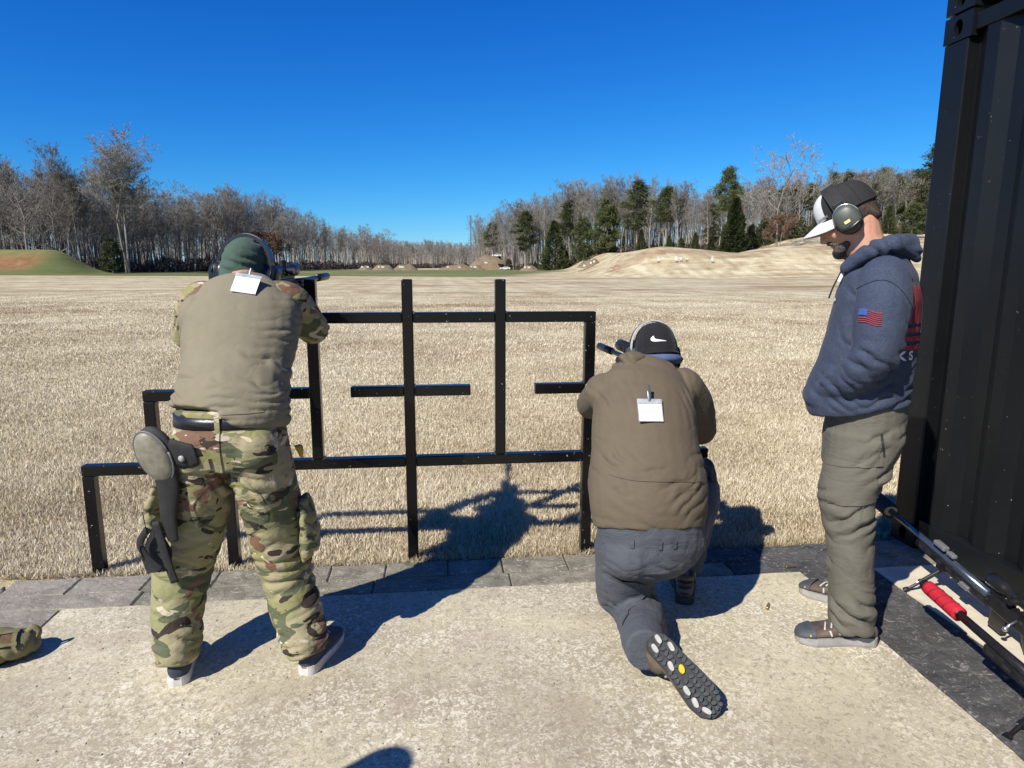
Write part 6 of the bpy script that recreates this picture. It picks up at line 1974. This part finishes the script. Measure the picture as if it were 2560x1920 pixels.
    mb = MB(); mb.box(Pm(0, 0.0, 0.131), (0.03, 0.05, 0.006), Rm); em = mb.build('earmuffs', BLACKP, root)
    head_band(em, HC, fr, 0.098, 0.137, 0.050, 0.008, BLACKC, z0=0.0)
    for k in (-1, 1):
        cup = ear_cup(em, Pm(k * 0.086, 0.0, -0.010), fr, k, olive, STEEL, (0.045, 0.055), depth=0.045)
        mb = MB(); mb.box(Pm(k * 0.1325, 0.006, -0.020), (0.003, 0.021, 0.011), Rm); mb.build('label', simple('yellow_label', (0.72, 0.62, 0.24), (0.6, 0.5, 0.2), rough=0.5, ns=90, bs_=0), cup)
        mb = MB(); mb.tube([Pm(k * 0.122, -0.030, -0.040), Pm(k * 0.128, 0.0, -0.046), Pm(k * 0.122, 0.030, -0.040)], [0.008, 0.009, 0.008], 8, smooth=3, dome=True); mb.build('mic_housing', BLACKP, cup, smooth=True)
        mb = MB(); mb.box(Pm(k * 0.103, 0.0, 0.052), (0.014, 0.036, 0.022), Rm, 0.003); mb.build('hinge', BLACKP, cup)
    # trail shoes
    brn = simple('worn_brown_leather', (0.06, 0.044, 0.033), (0.135, 0.098, 0.07), rough=0.7, ns=16, bs_=0.4, bsc=140)
    gsole = simple('grey_midsole', (0.24, 0.235, 0.225), (0.32, 0.31, 0.29), rough=0.7, ns=25)
    tcap = simple('slate_toe_rubber', (0.045, 0.052, 0.06), (0.07, 0.077, 0.085), rough=0.7, ns=25, bs_=0.3, bsc=200)
    lace = simple('pale_lace', (0.42, 0.40, 0.37), (0.5, 0.48, 0.45), rough=0.8, ns=60)
    for heel, toe in (((0.125, -0.135, 0), (-0.160, -0.255, 0)), ((0.105, 0.115, 0), (-0.183, 0.202, 0))):
        M, Ln = shoe_frame(heel, toe)
        sh = shoe(root, M, Ln, brn, gsole, tcap, lace, 1.16, 0.034)
        for k in (-1, 1):
            mb = MB()
            mb.tube([M @ Vector((k * 0.044, 0.085 * 1.0, 0.070)), M @ Vector((k * 0.043, 0.110, 0.082))], [(0.008, 0.004)] * 2, 8); mb.build('side_tag', simple('ochre_tag', (0.42, 0.28, 0.07), rough=0.6, ns=20), sh, smooth=True)
        mb = MB(); mb.add([M @ Vector((0.040, Ln * 0.862, 0.043)), M @ Vector((0.037, Ln * 0.885, 0.043)), M @ Vector((0.0375, Ln * 0.873, 0.053))], [(0, 1, 2)])
        mb.add([M @ Vector((-0.054, Ln * 0.855, 0.044)), M @ Vector((-0.051, Ln * 0.88, 0.044)), M @ Vector((-0.052, Ln * 0.868, 0.054))], [(2, 1, 0)])
        mb.build('toe_mark', simple('yellow_mark', (0.7, 0.6, 0.06), rough=0.6, ns=20), sh)
    root.location = (1.68, 2.42, 0)
    root.rotation_euler = (0, 0, math.radians(-34.77))
make_instructor()

# ------------------------------------------------------------------ rifles
def along(A, B, L):
    A, B = Vector(A), Vector(B)
    return A + (B - A).normalized() * L

def make_rifle(label, muzzle, butt, cover=None, barrel_mat=None, supp=0.22, rs=0.020, rb=0.012, scope=True, bipod=None, group=None, Lb=0.50, scope_off=(0, 0.058), stock=True, name='rifle'):
    """Precision rifle laid out along a line from muzzle to butt."""
    A, B = Vector(muzzle), Vector(butt)
    d = (B - A).normalized(); L = (B - A).length
    s = d.cross(Vector((0, 0, 1))).normalized(); u = s.cross(d).normalized()
    R = Matrix((s, d, u)).transposed()
    P = lambda t, a=0.0, b=0.0: A + d * t + s * a + u * b
    root = thing(name, (A + B) / 2, label, 'rifle', group)
    barrel_mat = barrel_mat or GUNM
    mb = MB(); mb.tube([P(supp * 0.8), P(supp + Lb * 0.5), P(supp + Lb)], [rb, rb * 1.08, rb * 1.35], 14); mb.build('barrel', barrel_mat, root, smooth=True)
    if supp:
        mb = MB(); mb.tube([P(0), P(0.004), P(supp - 0.004), P(supp)], [rs * 0.86, rs, rs, rs * 0.9], 16); mb.build('suppressor', GUNM, root, smooth=True)
    # fore end with slots
    f0, f1 = supp + Lb * 0.35, min(supp + Lb + 0.02, L - 0.42)
    mb = MB(); mb.box(P((f0 + f1) / 2, 0, -0.028), (0.042, f1 - f0, 0.036), R, 0.006); fe = mb.build('fore_end', GUNM, root)
    k = max(3, int((f1 - f0) / 0.06))
    for i in range(k):
        for sd in (-1, 1):
            mb = MB(); mb.box(P(f0 + (f1 - f0) * (i + 0.5) / k, sd * 0.0208, -0.027), (0.002, 0.034, 0.011), R, 0.0008); mb.build('slot', BLACKC, fe)
    # receiver, bolt, magazine, grip
    r0 = f1
    mb = MB(); mb.box(P(r0 + 0.11, 0, -0.010), (0.036, 0.22, 0.062), R, 0.008); rc = mb.build('receiver', GUNM, root)
    mb = MB(); mb.box(P(r0 + 0.11, 0, 0.0245), (0.022, 0.24, 0.008), R, 0.001)
    for i in range(12):
        mb.box(P(r0 + 0.005 + i * 0.019, 0, 0.0305), (0.021, 0.009, 0.005), R)
    mb.build('rail', GUNM, rc)
    mb = MB(); mb.tube([P(r0 + 0.15, 0.016, 0), P(r0 + 0.155, 0.045, -0.012), P(r0 + 0.16, 0.06, -0.022)], [0.005, 0.005, 0.005], 8); mb.ball(P(r0 + 0.162, 0.066, -0.026), 0.011, 10, 8); mb.build('bolt_handle', STEEL, rc, smooth=True)
    mb = MB(); mb.box(P(r0 + 0.055, 0, -0.075), (0.024, 0.075, 0.075), R, 0.004); mb.build('magazine', BLACKP, root)
    mb = MB(); mb.tube([P(r0 + 0.19, 0, -0.035), P(r0 + 0.215, 0, -0.085), P(r0 + 0.235, 0, -0.130)], [(0.016, 0.024), (0.015, 0.021), (0.016, 0.023)], 12, side=s, smooth=3, dome=True); mb.build('pistol_grip', BLACKP, root, smooth=True)
    if stock:
        mb = MB(); mb.box(P((r0 + 0.22 + L) / 2, 0, -0.018), (0.028, L - r0 - 0.22, 0.045), R, 0.008); mb.box(P(L - 0.02, 0, -0.045), (0.036, 0.035, 0.12), R, 0.008); mb.build('stock', BLACKP, root)
        mb = MB(); mb.box(P(L - 0.13, 0, 0.018), (0.036, 0.13, 0.03), R, 0.01); mb.build('cheek_rest', BLACKP, root)
    if scope:
        sa, sb_ = scope_off
        t0 = r0 - 0.04
        mb = MB()
        mb.tube([P(t0, sa, sb_), P(t0 + 0.07, sa, sb_), P(t0 + 0.10, sa, sb_), P(t0 + 0.21, sa, sb_), P(t0 + 0.235, sa, sb_), P(t0 + 0.31, sa, sb_)], [0.029, 0.028, 0.0165, 0.0165, 0.022, 0.0225], 18, smooth=2)
        sc = mb.build('scope', BLACKP, root, smooth=True)
        for o in ((0, 0.03), (-0.03, 0), (0.03, 0)):
            mb = MB(); mb.cyl(P(t0 + 0.155, sa + o[0] * 0.5, sb_ + o[1] * 0.5), P(t0 + 0.155, sa + o[0] * 1.5, sb_ + o[1] * 1.5), 0.0145, 14); mb.build('turret', BLACKP, sc, smooth=False)
        for tt in (0.115, 0.20):
            mb = MB(); mb.tube([P(t0 + tt, sa, sb_), P(t0 + tt + 0.018, sa, sb_)], [0.021, 0.021], 14); mb.box(P(t0 + tt + 0.009, sa * 0.5, (0.032 + sb_) * 0.5), (0.024 + abs(sa), 0.018, max(0.008, sb_ - 0.036)), R); mb.build('scope_ring', GUNM, sc)
        glass = simple('coated_glass', (0.02, 0.05, 0.05), (0.015, 0.035, 0.045), rough=0.05, ns=5, bs_=0)
        mb = MB(); mb.tube([P(t0 + 0.3105, sa, sb_), P(t0 + 0.312, sa, sb_)], [0.0195, 0.0195], 16); mb.build('lens', glass, sc)
    if bipod:
        t, legs = bipod
        mb = MB(); mb.box(P(t, 0, -0.052), (0.05, 0.045, 0.018), R, 0.004); bp = mb.build('bipod', GUNM, root)
        for q in legs:
            q = Vector(q); p0 = P(t, 0, -0.058); m1 = p0.lerp(q, 0.55)
            mb = MB(); mb.cyl(p0, m1, 0.0095, 12); mb.cyl(m1, p0.lerp(q, 0.62), 0.0125, 12); mb.cyl(p0.lerp(q, 0.6), p0.lerp(q, 0.93), 0.007, 10)
            mb.tube([p0.lerp(q, 0.88), p0.lerp(q, 0.94), q], [0.009, 0.0135, 0.0145], 12); mb.build('bipod_leg', GUNM, bp)
            mb = MB(); mb.tube([p0.lerp(q, 0.575) + s * 0.014 + (m1 - p0).normalized() * (0.006 * k_) for k_ in range(2)], [0.004, 0.004], 8); mb.build('leg_button', STEEL, bp)
    return root, P, R

def make_rifles():
    bluing = simple('polished_blued_steel', (0.10, 0.13, 0.17), (0.14, 0.17, 0.21), rough=0.22, metal=0.75, ns=6, bs_=0.04)
    tan = simple('tan_lining', (0.50, 0.37, 0.20), (0.42, 0.30, 0.16), rough=0.85, ns=60)
    redc = cloth_mat('red_cordura', (0.46, 0.018, 0.035), (0.38, 0.014, 0.028), rough=0.7, sheen=0.0)
    # leaning shooter's rifle, held against the tall post
    make_rifle('rifle held by the standing shooter against the tall left post', (-0.603, 3.80, 1.413), (-0.690, 2.74, 1.385), supp=0.20, scope_off=(0.0, 0.055))
    make_rifle('rifle with scope held by the kneeling shooter beside his black cap', (0.882, 3.55, 1.040), (0.955, 2.72, 1.020), supp=0.20, Lb=0.32, rs=0.019, scope_off=(0.02, 0.058))
    # rifle on its bipod, leaning along the foot of the container
    root, P, R = make_rifle('black rifle with a long blued barrel, on a bipod at the foot of the container', (2.315, 3.235, 0.268), (2.20, 1.62, 0.040), barrel_mat=bluing, supp=0.23, Lb=0.70, rs=0.026, rb=0.0150, bipod=(0.66, [(2.120, 2.630, 0.0), (2.44, 2.62, 0.0)]), scope_off=(-0.01, 0.062))
    mb = MB(); mb.tube([P(-0.012), P(0), P(0.215), P(0.225)], [0.034, 0.040, 0.040, 0.037], 18, smooth=2); cv = mb.build('suppressor_cover', BLACKC, root, smooth=True)
    mb = MB(); mb.tube([P(0.222), P(0.232)], [0.0385, 0.0345], 18); mb.build('lining', tan, cv, smooth=True)
    for t in (0.06, 0.13):
        mb = MB(); mb.tube([P(t), P(t + 0.022)], [0.0415, 0.0415], 18); mb.build('cover_strap', simple('black_webbing', (0.016, 0.016, 0.019)), cv)
    mb = MB(); mb.box(P(0.63, 0.012, 0.045), (0.03, 0.075, 0.022), R, 0.006); mb.box(P(0.70, 0.01, 0.040), (0.026, 0.045, 0.018), R, 0.006); mb.build('clamp', simple('grey_alloy', (0.22, 0.22, 0.23), (0.30, 0.30, 0.31), rough=0.4, metal=0.5, ns=40), root)
    mb = MB(); mb.box(P(0.83, 0.030, -0.030), (0.016, 0.050, 0.020), R, 0.004); mb.build('switch', simple('grey_alloy', (0.22, 0.22, 0.23)), root)
    # rifle with the red cover
    root, P, R = make_rifle('black rifle with a red suppressor cover, lying on a bipod nearest the viewer', (1.970, 2.345, 0.190), (1.930, 0.98, 0.015), supp=0.21, Lb=0.42, rs=0.019, rb=0.0155, bipod=(0.60, [(1.770, 1.690, 0.0), (2.10, 1.68, 0.0)]), scope_off=(0.0, 0.062))
    mb = MB(); mb.tube([P(0.030), P(0.034), P(0.040), P(0.197), P(0.202)], [0.014, 0.025, 0.0285, 0.0295, 0.0285], 22, smooth=2)
    cv = mb.build('suppressor_cover', redc, root, smooth=True)
    mb = MB(); mb.tube([P(0.199), P(0.205)], [0.0288, 0.0235], 20); mb.build('lining', tan, cv, smooth=True)
    mb = MB()
    n = 8
    vs = []
    for i in range(n + 1):
        a = math.radians(150 + 62 * i / n)
        for t in (0.055, 0.165):
            vs.append(P(t, 0.0308 * math.cos(a), 0.0308 * math.sin(a)))
    mb.add(vs, [(2 * i, 2 * i + 1, 2 * i + 3, 2 * i + 2) for i in range(n)]); mb.add([v + (v - P(0.1)) * 0.0 for v in vs], [(2 * i + 2, 2 * i + 3, 2 * i + 1, 2 * i) for i in range(n)])
    mb.build('cover_panel', BLACKC, cv, smooth=True)
    for t0 in (0.07, 0.115, 0.155):
        mb = MB(); mb.tube([P(t0 + 0.02 * math.sin(a_ * 0.5), 0.0295 * math.cos(a_), 0.0295 * math.sin(a_)) for a_ in np.linspace(-0.2, 2.7, 12)], [0.0016] * 12, 5); mb.build('lacing', BLACKC, cv, smooth=True)
make_rifles()

# ------------------------------------------------------------------ small things on the patio
def make_small_things():
    olive = cloth_mat('olive_nylon', (0.16, 0.145, 0.068), (0.21, 0.19, 0.095), rough=0.75)
    c = Vector((-1.705, 2.475, 0))
    root = thing('shooting_bag', c, 'small olive nylon pouch lying on the concrete beyond the camouflaged shooter', 'bag')
    yaw = 0.35
    X = Vector((math.cos(yaw), math.sin(yaw), 0)); Y = Vector((-math.sin(yaw), math.cos(yaw), 0)); Z = Vector((0, 0, 1))
    P = lambda a, b, z: c + X * a + Y * b + Z * z
    mb = MB()
    mb.tube([P(-0.19, 0, 0.052), P(-0.16, 0, 0.056), P(0.0, 0, 0.060), P(0.12, 0, 0.050), P(0.155, 0, 0.040)], [(0.06, 0.035), (0.085, 0.052), (0.092, 0.058), (0.080, 0.046), (0.05, 0.025)], 18, side=Y, smooth=4, dome=True)
    solid('pouch', mb, olive, root, 0.005, 3, [F(tuple(P(0, -0.05, 0.06)), 0.16, tuple(X + Z * 0.5), 0.05, 0.006)], lump=0.008, lump_s=14, seed=31)
    bv = BVHS['pouch']
    patch('window_panel', bv, tuple(P(0.05, -0.03, 0.085)), tuple(Y * 0.75 - Z * 0.65), tuple(X), rect(0.10, 0.06), 8, 6, 0.006, simple('brown_mesh_panel', (0.11, 0.065, 0.03), (0.16, 0.10, 0.05), rough=0.7, ns=80), root)
    for a in (-0.005, 0.05, 0.105):
        patch('webbing_tape', bv, tuple(P(a, -0.03, 0.085)), tuple(Y * 0.75 - Z * 0.65), tuple(X), rect(0.014, 0.085), 2, 8, 0.010, olive, root)
    for z in (-0.035, 0.035):
        patch('webbing_tape', bv, tuple(P(0.05, -0.03, 0.085 + z)), tuple(Y * 0.75 - Z * 0.65), tuple(X), rect(0.13, 0.012), 8, 2, 0.011, olive, root)
    mb = MB(); mb.tube([P(0.13, 0.0, 0.085), P(0.155, 0.005, 0.105), P(0.175, 0.0, 0.085), P(0.165, -0.005, 0.055)], [(0.010, 0.004)] * 4, 8, smooth=4); mb.build('loop', olive, root, smooth=True)
    brass = simple('brass', (0.52, 0.36, 0.13), (0.42, 0.28, 0.10), rough=0.3, metal=0.85, ns=60, bs_=0.05)
    for (x, y), yaw, lab in (((1.403, 2.532), 0.95, 'spent brass case on the concrete in front of the standing man'), ((1.694, 2.907), 0.05, 'spent brass case lying on the dark border behind the standing man')):
        d = Vector((math.cos(yaw), math.sin(yaw), 0)); p = Vector((x, y, 0.0075))
        root = thing('cartridge_case', (x, y, 0), lab, 'cartridge case', 'spent cartridge cases')
        mb = MB(); mb.tube([p, p + d * 0.003, p + d * 0.004, p + d * 0.036, p + d * 0.042, p + d * 0.052], [0.0066, 0.0066, 0.006, 0.0062, 0.0042, 0.0042], 14, cap=True); mb.build('body', brass, root, smooth=True)
        mb = MB(); mb.tube([p + d * 0.0521, p + d * 0.0523], [0.0034, 0.0034], 10); mb.build('mouth', BLACKC, root)
    # gravel bed at the corner of the patio
    random.seed(17)
    gm, nt, b = _base('river_gravel')
    g = ramp(nt, [(0.0, (0.03, 0.03, 0.032)), (0.45, (0.10, 0.10, 0.10)), (0.7, (0.30, 0.29, 0.28)), (1.0, (0.62, 0.60, 0.57))])
    at = nt.nodes.new('ShaderNodeAttribute'); at.attribute_name = 'tone'
    nt.links.new(at.outputs['Fac'], g.inputs[0]); nt.links.new(g.outputs[0], b.inputs['Base Color']); b.inputs['Roughness'].default_value = 0.6
    mb = MB(); tones = []
    for _ in range(1500):
        x, y = random.uniform(-3.0, -2.01), random.uniform(2.1, 3.12)
        r = random.uniform(0.008, 0.02)
        R = Matrix.Rotation(random.random() * 6.28, 3, 'Z') @ Matrix.Rotation(random.random(), 3, 'X')
        n0 = len(mb.v); mb.ball((x, y, -0.015 + random.random() * 0.015), (r * 1.3, r, r * 0.7), 7, 5, R); tones += [random.random()] * (len(mb.v) - n0)
    o = mb.build('gravel', gm, None, smooth=True); tag(o, 'black and white gravel at the left corner of the patio', None, kind='stuff')
    a_ = o.data.attributes.new('tone', 'FLOAT', 'POINT'); a_.data.foreach_set('value', np.array(tones, dtype=np.float32))
    # grit scattered on the slab
    mb = MB()
    for _ in range(420):
        x, y = random.uniform(-1.5, 1.7), random.uniform(1.2, 2.85)
        r = random.uniform(0.0015, 0.0042)
        mb.ball((x, y, r * 0.4), (r * 1.4, r, r * 0.7), 6, 4, Matrix.Rotation(random.random() * 6.28, 3, 'Z'))
    o = mb.build('grit', simple('grit', (0.20, 0.17, 0.13), (0.5, 0.46, 0.38), ns=3, rough=0.9), None, smooth=True); tag(o, 'small grit scattered on the concrete', None, kind='stuff')
make_small_things()

# ------------------------------------------------------------------ person out of the frame who throws the shadow at the lower edge
def make_bystander():
    O = Vector((-1.462, 0.53, 0))
    root = thing('person', O, 'person standing left of the camera, known only by the head shadow on the concrete', 'person')
    fr = head_frame((0.6, 0.75, -0.2), (0.1, 0.1, 1)); s, f, u = fr
    HC = O + Vector((0.02, 0.03, 1.52))
    mb = MB()
    mb.tube([O + Vector((0, 0, 0.86)), O + Vector((0, 0, 1.1)), O + Vector((0, 0, 1.30)), O + Vector((0, 0, 1.36))], [(0.14, 0.1), (0.15, 0.1), (0.16, 0.1), (0.06, 0.06)], 16, side=(1, 0, 0), smooth=3, dome=True)
    mb.tube([O + Vector((0, 0, 1.33)), HC], [0.06, 0.058], 12, dome=True)
    head_shapes(mb, HC, fr)
    for k in (-1, 1):
        mb.tube([O + Vector((k * 0.09, 0, 0.86)), O + Vector((k * 0.11, 0.02, 0.46)), O + Vector((k * 0.12, -0.01, 0.08))], [0.085, 0.06, 0.04], 12, smooth=3, dome=True)
        mb.tube([O + Vector((k * 0.18, 0, 1.30)), O + Vector((k * 0.24, -0.02, 1.04)), O + Vector((k * 0.22, 0.08, 0.80))], [0.05, 0.042, 0.03], 10, smooth=3, dome=True)
        hand(mb, O + Vector((k * 0.22, 0.085, 0.79)), (0, 0.25, -1), (-k, 0, 0), side=k)
    solid('body', mb, SKIN, root, 0.008, 2, lump=0)
    mb = MB()
    mb.tube([O + Vector((0, 0, 0.82)), O + Vector((0, 0, 1.0)), O + Vector((0, 0, 1.25)), O + Vector((0, 0, 1.33)), O + Vector((0, 0, 1.38))], [(0.19, 0.13), (0.19, 0.13), (0.20, 0.13), (0.16, 0.1), (0.08, 0.08)], 20, side=(1, 0, 0), smooth=3)
    for k in (-1, 1):
        mb.tube([O + Vector((k * 0.165, 0, 1.30)), O + Vector((k * 0.24, -0.02, 1.05)), O + Vector((k * 0.222, 0.075, 0.82))], [0.08, 0.066, 0.05], 14, smooth=4, dome=True)
    solid('jacket', mb, HOODIE, root, 0.01, 3, [], lump=0.006)
    mb = MB()
    mb.tube([O + Vector((0, 0, 0.95)), O + Vector((0, 0, 0.80))], [(0.17, 0.12), (0.18, 0.13)], 18, side=(1, 0, 0), dome=True)
    for k in (-1, 1):
        mb.tube([O + Vector((k * 0.09, 0, 0.86)), O + Vector((k * 0.11, 0.02, 0.46)), O + Vector((k * 0.12, 0, 0.06))], [0.11, 0.088, 0.08], 16, smooth=4)
    solid('trousers', mb, KHAKI, root, 0.01, 3, [], lump=0.006)
    cap_shapes(root, HC, fr, BLACKC, k=1.03)
    for k in (-1, 1):
        M, Ln = shoe_frame(O + Vector((k * 0.12, -0.08, 0)), O + Vector((k * 0.15, 0.21, 0)))
        shoe(root, M, Ln, BLACKC, BLACKP, None, None, 1.1)
make_bystander()

# ------------------------------------------------------------------ targets, berms, cars and mast down range
def make_downrange():
    wp = simple('white_target_paint', (0.66, 0.66, 0.63), (0.58, 0.57, 0.53), rough=0.6, ns=3, bs_=0)
    wood = simple('weathered_stake', (0.22, 0.17, 0.11), rough=0.9, ns=10)
    def target(px, H, W, z_face, label, shape='torso', dep=None):
        H *= 0.85; W *= 0.8
        if dep is None:
            for d in np.linspace(84, 118, 120):
                lat = (px - 1280) / 1660 * d
                if tz(lat, d) > z_face: break
            dep = d
        lat = (px - 1280) / 1660 * dep
        p = world_of(lat, dep); z0 = tz(lat, dep)
        root = thing('target', (p.x, p.y, z0), label, 'target', 'white targets on the knoll')
        n = Vector((-FW.x, -FW.y, 0)); s = RT
        if shape == 'torso':
            pts = [(-0.5, 0), (-0.5, 0.55), (-0.32, 0.70), (-0.2, 0.72), (-0.2, 0.95), (-0.1, 1.0), (0.1, 1.0), (0.2, 0.95), (0.2, 0.72), (0.32, 0.70), (0.5, 0.55), (0.5, 0)]
        else:
            pts = [(0.5 * math.cos(a), 0.5 + 0.5 * math.sin(a)) for a in np.linspace(0, 2 * PI, 14)[:-1]]
        mb = MB(); k = len(pts)
        c = Vector((p.x, p.y, z0 + 0.30))
        vs = [c + s * (x * W) + Vector((0, 0, y * H)) + n * 0.02 for x, y in pts] + [c + s * (x * W) + Vector((0, 0, y * H)) - n * 0.02 for x, y in pts]
        mb.add(vs, [tuple(range(k)), tuple(reversed(range(k, 2 * k)))] + [(i, k + i, k + (i + 1) % k, (i + 1) % k) for i in range(k)])
        mb.build('plate', wp, root)
        mb = MB(); mb.box(c + Vector((0, 0, -0.1 + H * 0.2)) - n * 0.05, (0.07, 0.07, 0.8 + H * 0.4)); mb.build('stake', wood, root)
    target(1638, 0.72, 0.34, 1.9, 'white silhouette target standing alone at the left of the knoll face')
    target(1682, 0.72, 0.62, 2.0, 'broad white oval target, largest in the middle of the knoll face', 'oval')
    target(1693.5, 0.50, 0.40, 2.05, 'small white oval target just right of the largest one', 'oval')
    target(1708, 0.36, 0.30, 2.1, 'tiny white target at the right of the middle three')
    target(1771, 0.80, 0.36, 1.9, 'white silhouette target near the cone shaped cedar')
    target(2008, 0.5, 0.4, 0, 'single white target on the hill by the brim of the cap', 'oval', 118)
    # earth berms with white target boxes in front, far down the range
    cm, nt, b = _base('bare_berm_earth')
    v = coords(nt)
    sx = nt.nodes.new('ShaderNodeSeparateXYZ'); nt.links.new(v, sx.inputs[0])
    e = ramp(nt, [(0.3, (0.11, 0.08, 0.05)), (0.5, (0.21, 0.155, 0.095)), (0.7, (0.10, 0.10, 0.05))])
    nt.links.new(nz(nt, v, 0.35, 6, 0.7), e.inputs[0]); nt.links.new(e.outputs[0], b.inputs['Base Color']); b.inputs['Roughness'].default_value = 0.95
    random.seed(23)
    def berm(px, dep, W, H, D, z0=0.0):
        lat = (px - 1280) / 1660 * dep
        p = world_of(lat, dep); z = tz(lat, dep) + z0
        nx, ny = 26, 12
        vs, fs = [], []
        for j in range(ny + 1):
            for i in range(nx + 1):
                a, b_ = i / nx * 2 - 1, j / ny * 2 - 1
                r = min(1, math.sqrt(a * a + b_ * b_))
                h = H * 0.8 * max(0, 1 - r ** 2.2) * (0.85 + 0.35 * noise.noise(Vector((a * 3 + px, b_ * 3, 0)))) - 0.3
                q = p + RT * (a * W / 2) + FW * (b_ * D / 2)
                vs.append((q.x, q.y, z + h))
        for j in range(ny):
            for i in range(nx):
                k = j * (nx + 1) + i; fs.append((k, k + 1, k + nx + 2, k + nx + 1))
        mb = MB(); mb.add(vs, fs); o = mb.build('berm', cm, None, smooth=True); o['kind'] = 'structure'
    for px, dep, W, H, D in ((918, 235, 6, 2.6, 6), (962, 235, 9, 3.0, 7), (1017, 238, 10, 3.4, 7), (1145, 250, 16, 3.2, 8), (1225, 290, 22, 8.2, 16), (1190, 262, 8, 2.8, 6), (1322, 215, 7, 2.8, 6), (1475, 150, 6.5, 2.6, 5)):
        berm(px, dep, W, H, D)
    for px, dep, w_, h in ((q_[0], q_[1], q_[2] * 0.7, q_[3] * 0.65) for q_ in ((910, 228, 0.9, 0.8), (924, 228, 1.1, 0.7), (951, 228, 0.7, 0.8), (961, 228, 1.4, 0.7), (1003, 230, 0.8, 0.9), (1009, 230, 1.4, 0.7), (1121, 242, 0.9, 0.9), (1150, 242, 1.2, 0.6), (1179, 252, 0.8, 0.9), (1188, 252, 1.4, 0.9), (1215, 268, 1.8, 0.8), (1311, 206, 0.8, 0.9), (1321, 206, 1.1, 0.7), (1457, 142, 0.6, 0.6), (1473, 142, 0.5, 0.7), (1481, 142, 0.5, 0.6))):
        lat = (px - 1280) / 1660 * dep; p = world_of(lat, dep); z = tz(lat, dep) + (2.6 if px == 1215 else 0.9)
        root = thing('target_box', (p.x, p.y, z), 'small white target box in front of a far earth berm', 'target', 'white target boxes by the far berms')
        mb = MB(); mb.box((p.x, p.y, z + h / 2), (w_, 0.12, h), Matrix.Rotation(-0.11, 3, 'Z')); mb.build('plate', wp, root)
        mb = MB(); mb.box((p.x, p.y + 0.12, z - 0.5), (0.09, 0.09, 1.4)); mb.build('stake', wood, root)
    # two white cars parked beyond the field
    carw = simple('white_car_paint', (0.78, 0.78, 0.77), rough=0.25, ns=2, bs_=0)
    def car(px, dep, z0, label, k):
        lat = (px - 1280) / 1660 * dep; p = world_of(lat, dep); z = tz(lat, dep) + z0
        root = thing('parked_car', (p.x, p.y, z), label, 'car', 'white cars parked down range')
        X, Y = RT, FW
        def prism(name, pts, w_, mat, par, off=0.0):
            mb = MB(); n = len(pts)
            c = Vector((p.x, p.y, z))
            vs = [c + X * (x * k) - Y * (w_ / 2 - off) + Vector((0, 0, y * k)) for x, y in pts] + [c + X * (x * k) + Y * (w_ / 2 + off) + Vector((0, 0, y * k)) for x, y in pts]
            mb.add(vs, [tuple(reversed(range(n))), tuple(range(n, 2 * n))] + [(i, (i + 1) % n, n + (i + 1) % n, n + i) for i in range(n)])
            return mb.build(name, mat, par)
        prism('body', [(-2.2, 0.3), (-2.25, 0.7), (-1.9, 0.85), (-0.9, 0.95), (-0.3, 1.42), (1.0, 1.42), (1.6, 1.0), (2.2, 0.92), (2.25, 0.4), (2.1, 0.28)], 1.75, carw, root)
        glass = simple('dark_car_glass', (0.02, 0.025, 0.03), rough=0.1, ns=2, bs_=0)
        prism('window', [(-0.72, 0.97), (-0.26, 1.34), (0.30, 1.35), (0.30, 0.97)], 1.78, glass, root)
        prism('window', [(0.40, 0.97), (0.40, 1.35), (0.95, 1.34), (1.38, 1.0)], 1.78, glass, root)
        for x in (-1.35, 1.4):
            for y in (-0.8, 0.8):
                c = Vector((p.x, p.y, z)) + X * (x * k) + Y * y + Vector((0, 0, 0.33 * k))
                mb = MB(); mb.cyl(c - Y * 0.11, c + Y * 0.11, 0.33 * k, 14); wl = mb.build('wheel', BLACKP, root)
                mb = MB(); mb.cyl(c - Y * 0.125, c + Y * 0.125, 0.19 * k, 12); mb.build('rim', STEEL, wl)
    car(1262, 272, 0.1, 'white car parked at the far end of the green strip', 0.95)
    car(1241, 281, 5.4, 'white car up on the dirt mound behind the other white car', 0.85)
    # lattice mast on the skyline
    dep = 700; px = 1178
    p = world_of((px - 1280) / 1660 * dep, dep); Hm = (HZ - 547) / 1660 * dep + CAM_H
    root = thing('radio_mast', (p.x, p.y, 0), 'thin lattice radio mast on the far skyline', 'mast')
    gm = simple('mast_grey', (0.20, 0.21, 0.23), rough=0.6, ns=2, bs_=0)
    q3 = [Vector((p.x + 0.65 * math.cos(a), p.y + 0.65 * math.sin(a), 0)) for a in (0.3, 2.4, 4.5)]
    for q in q3:
        mb = MB(); mb.cyl(q, q + Vector((0, 0, Hm)), 0.20, 5); mb.build('leg', gm, root)
    mb = MB()
    z = 0
    while z < Hm - 2:
        for i in range(3):
            mb.cyl(q3[i] + Vector((0, 0, z)), q3[(i + 1) % 3] + Vector((0, 0, z + 2)), 0.05, 4)
        z += 2
    o = mb.build('lattice', gm, root); o['kind'] = 'stuff'
    mb = MB(); mb.box((p.x, p.y, Hm), (2.0, 2.0, 1.6)); mb.build('antenna', gm, root)
make_downrange()
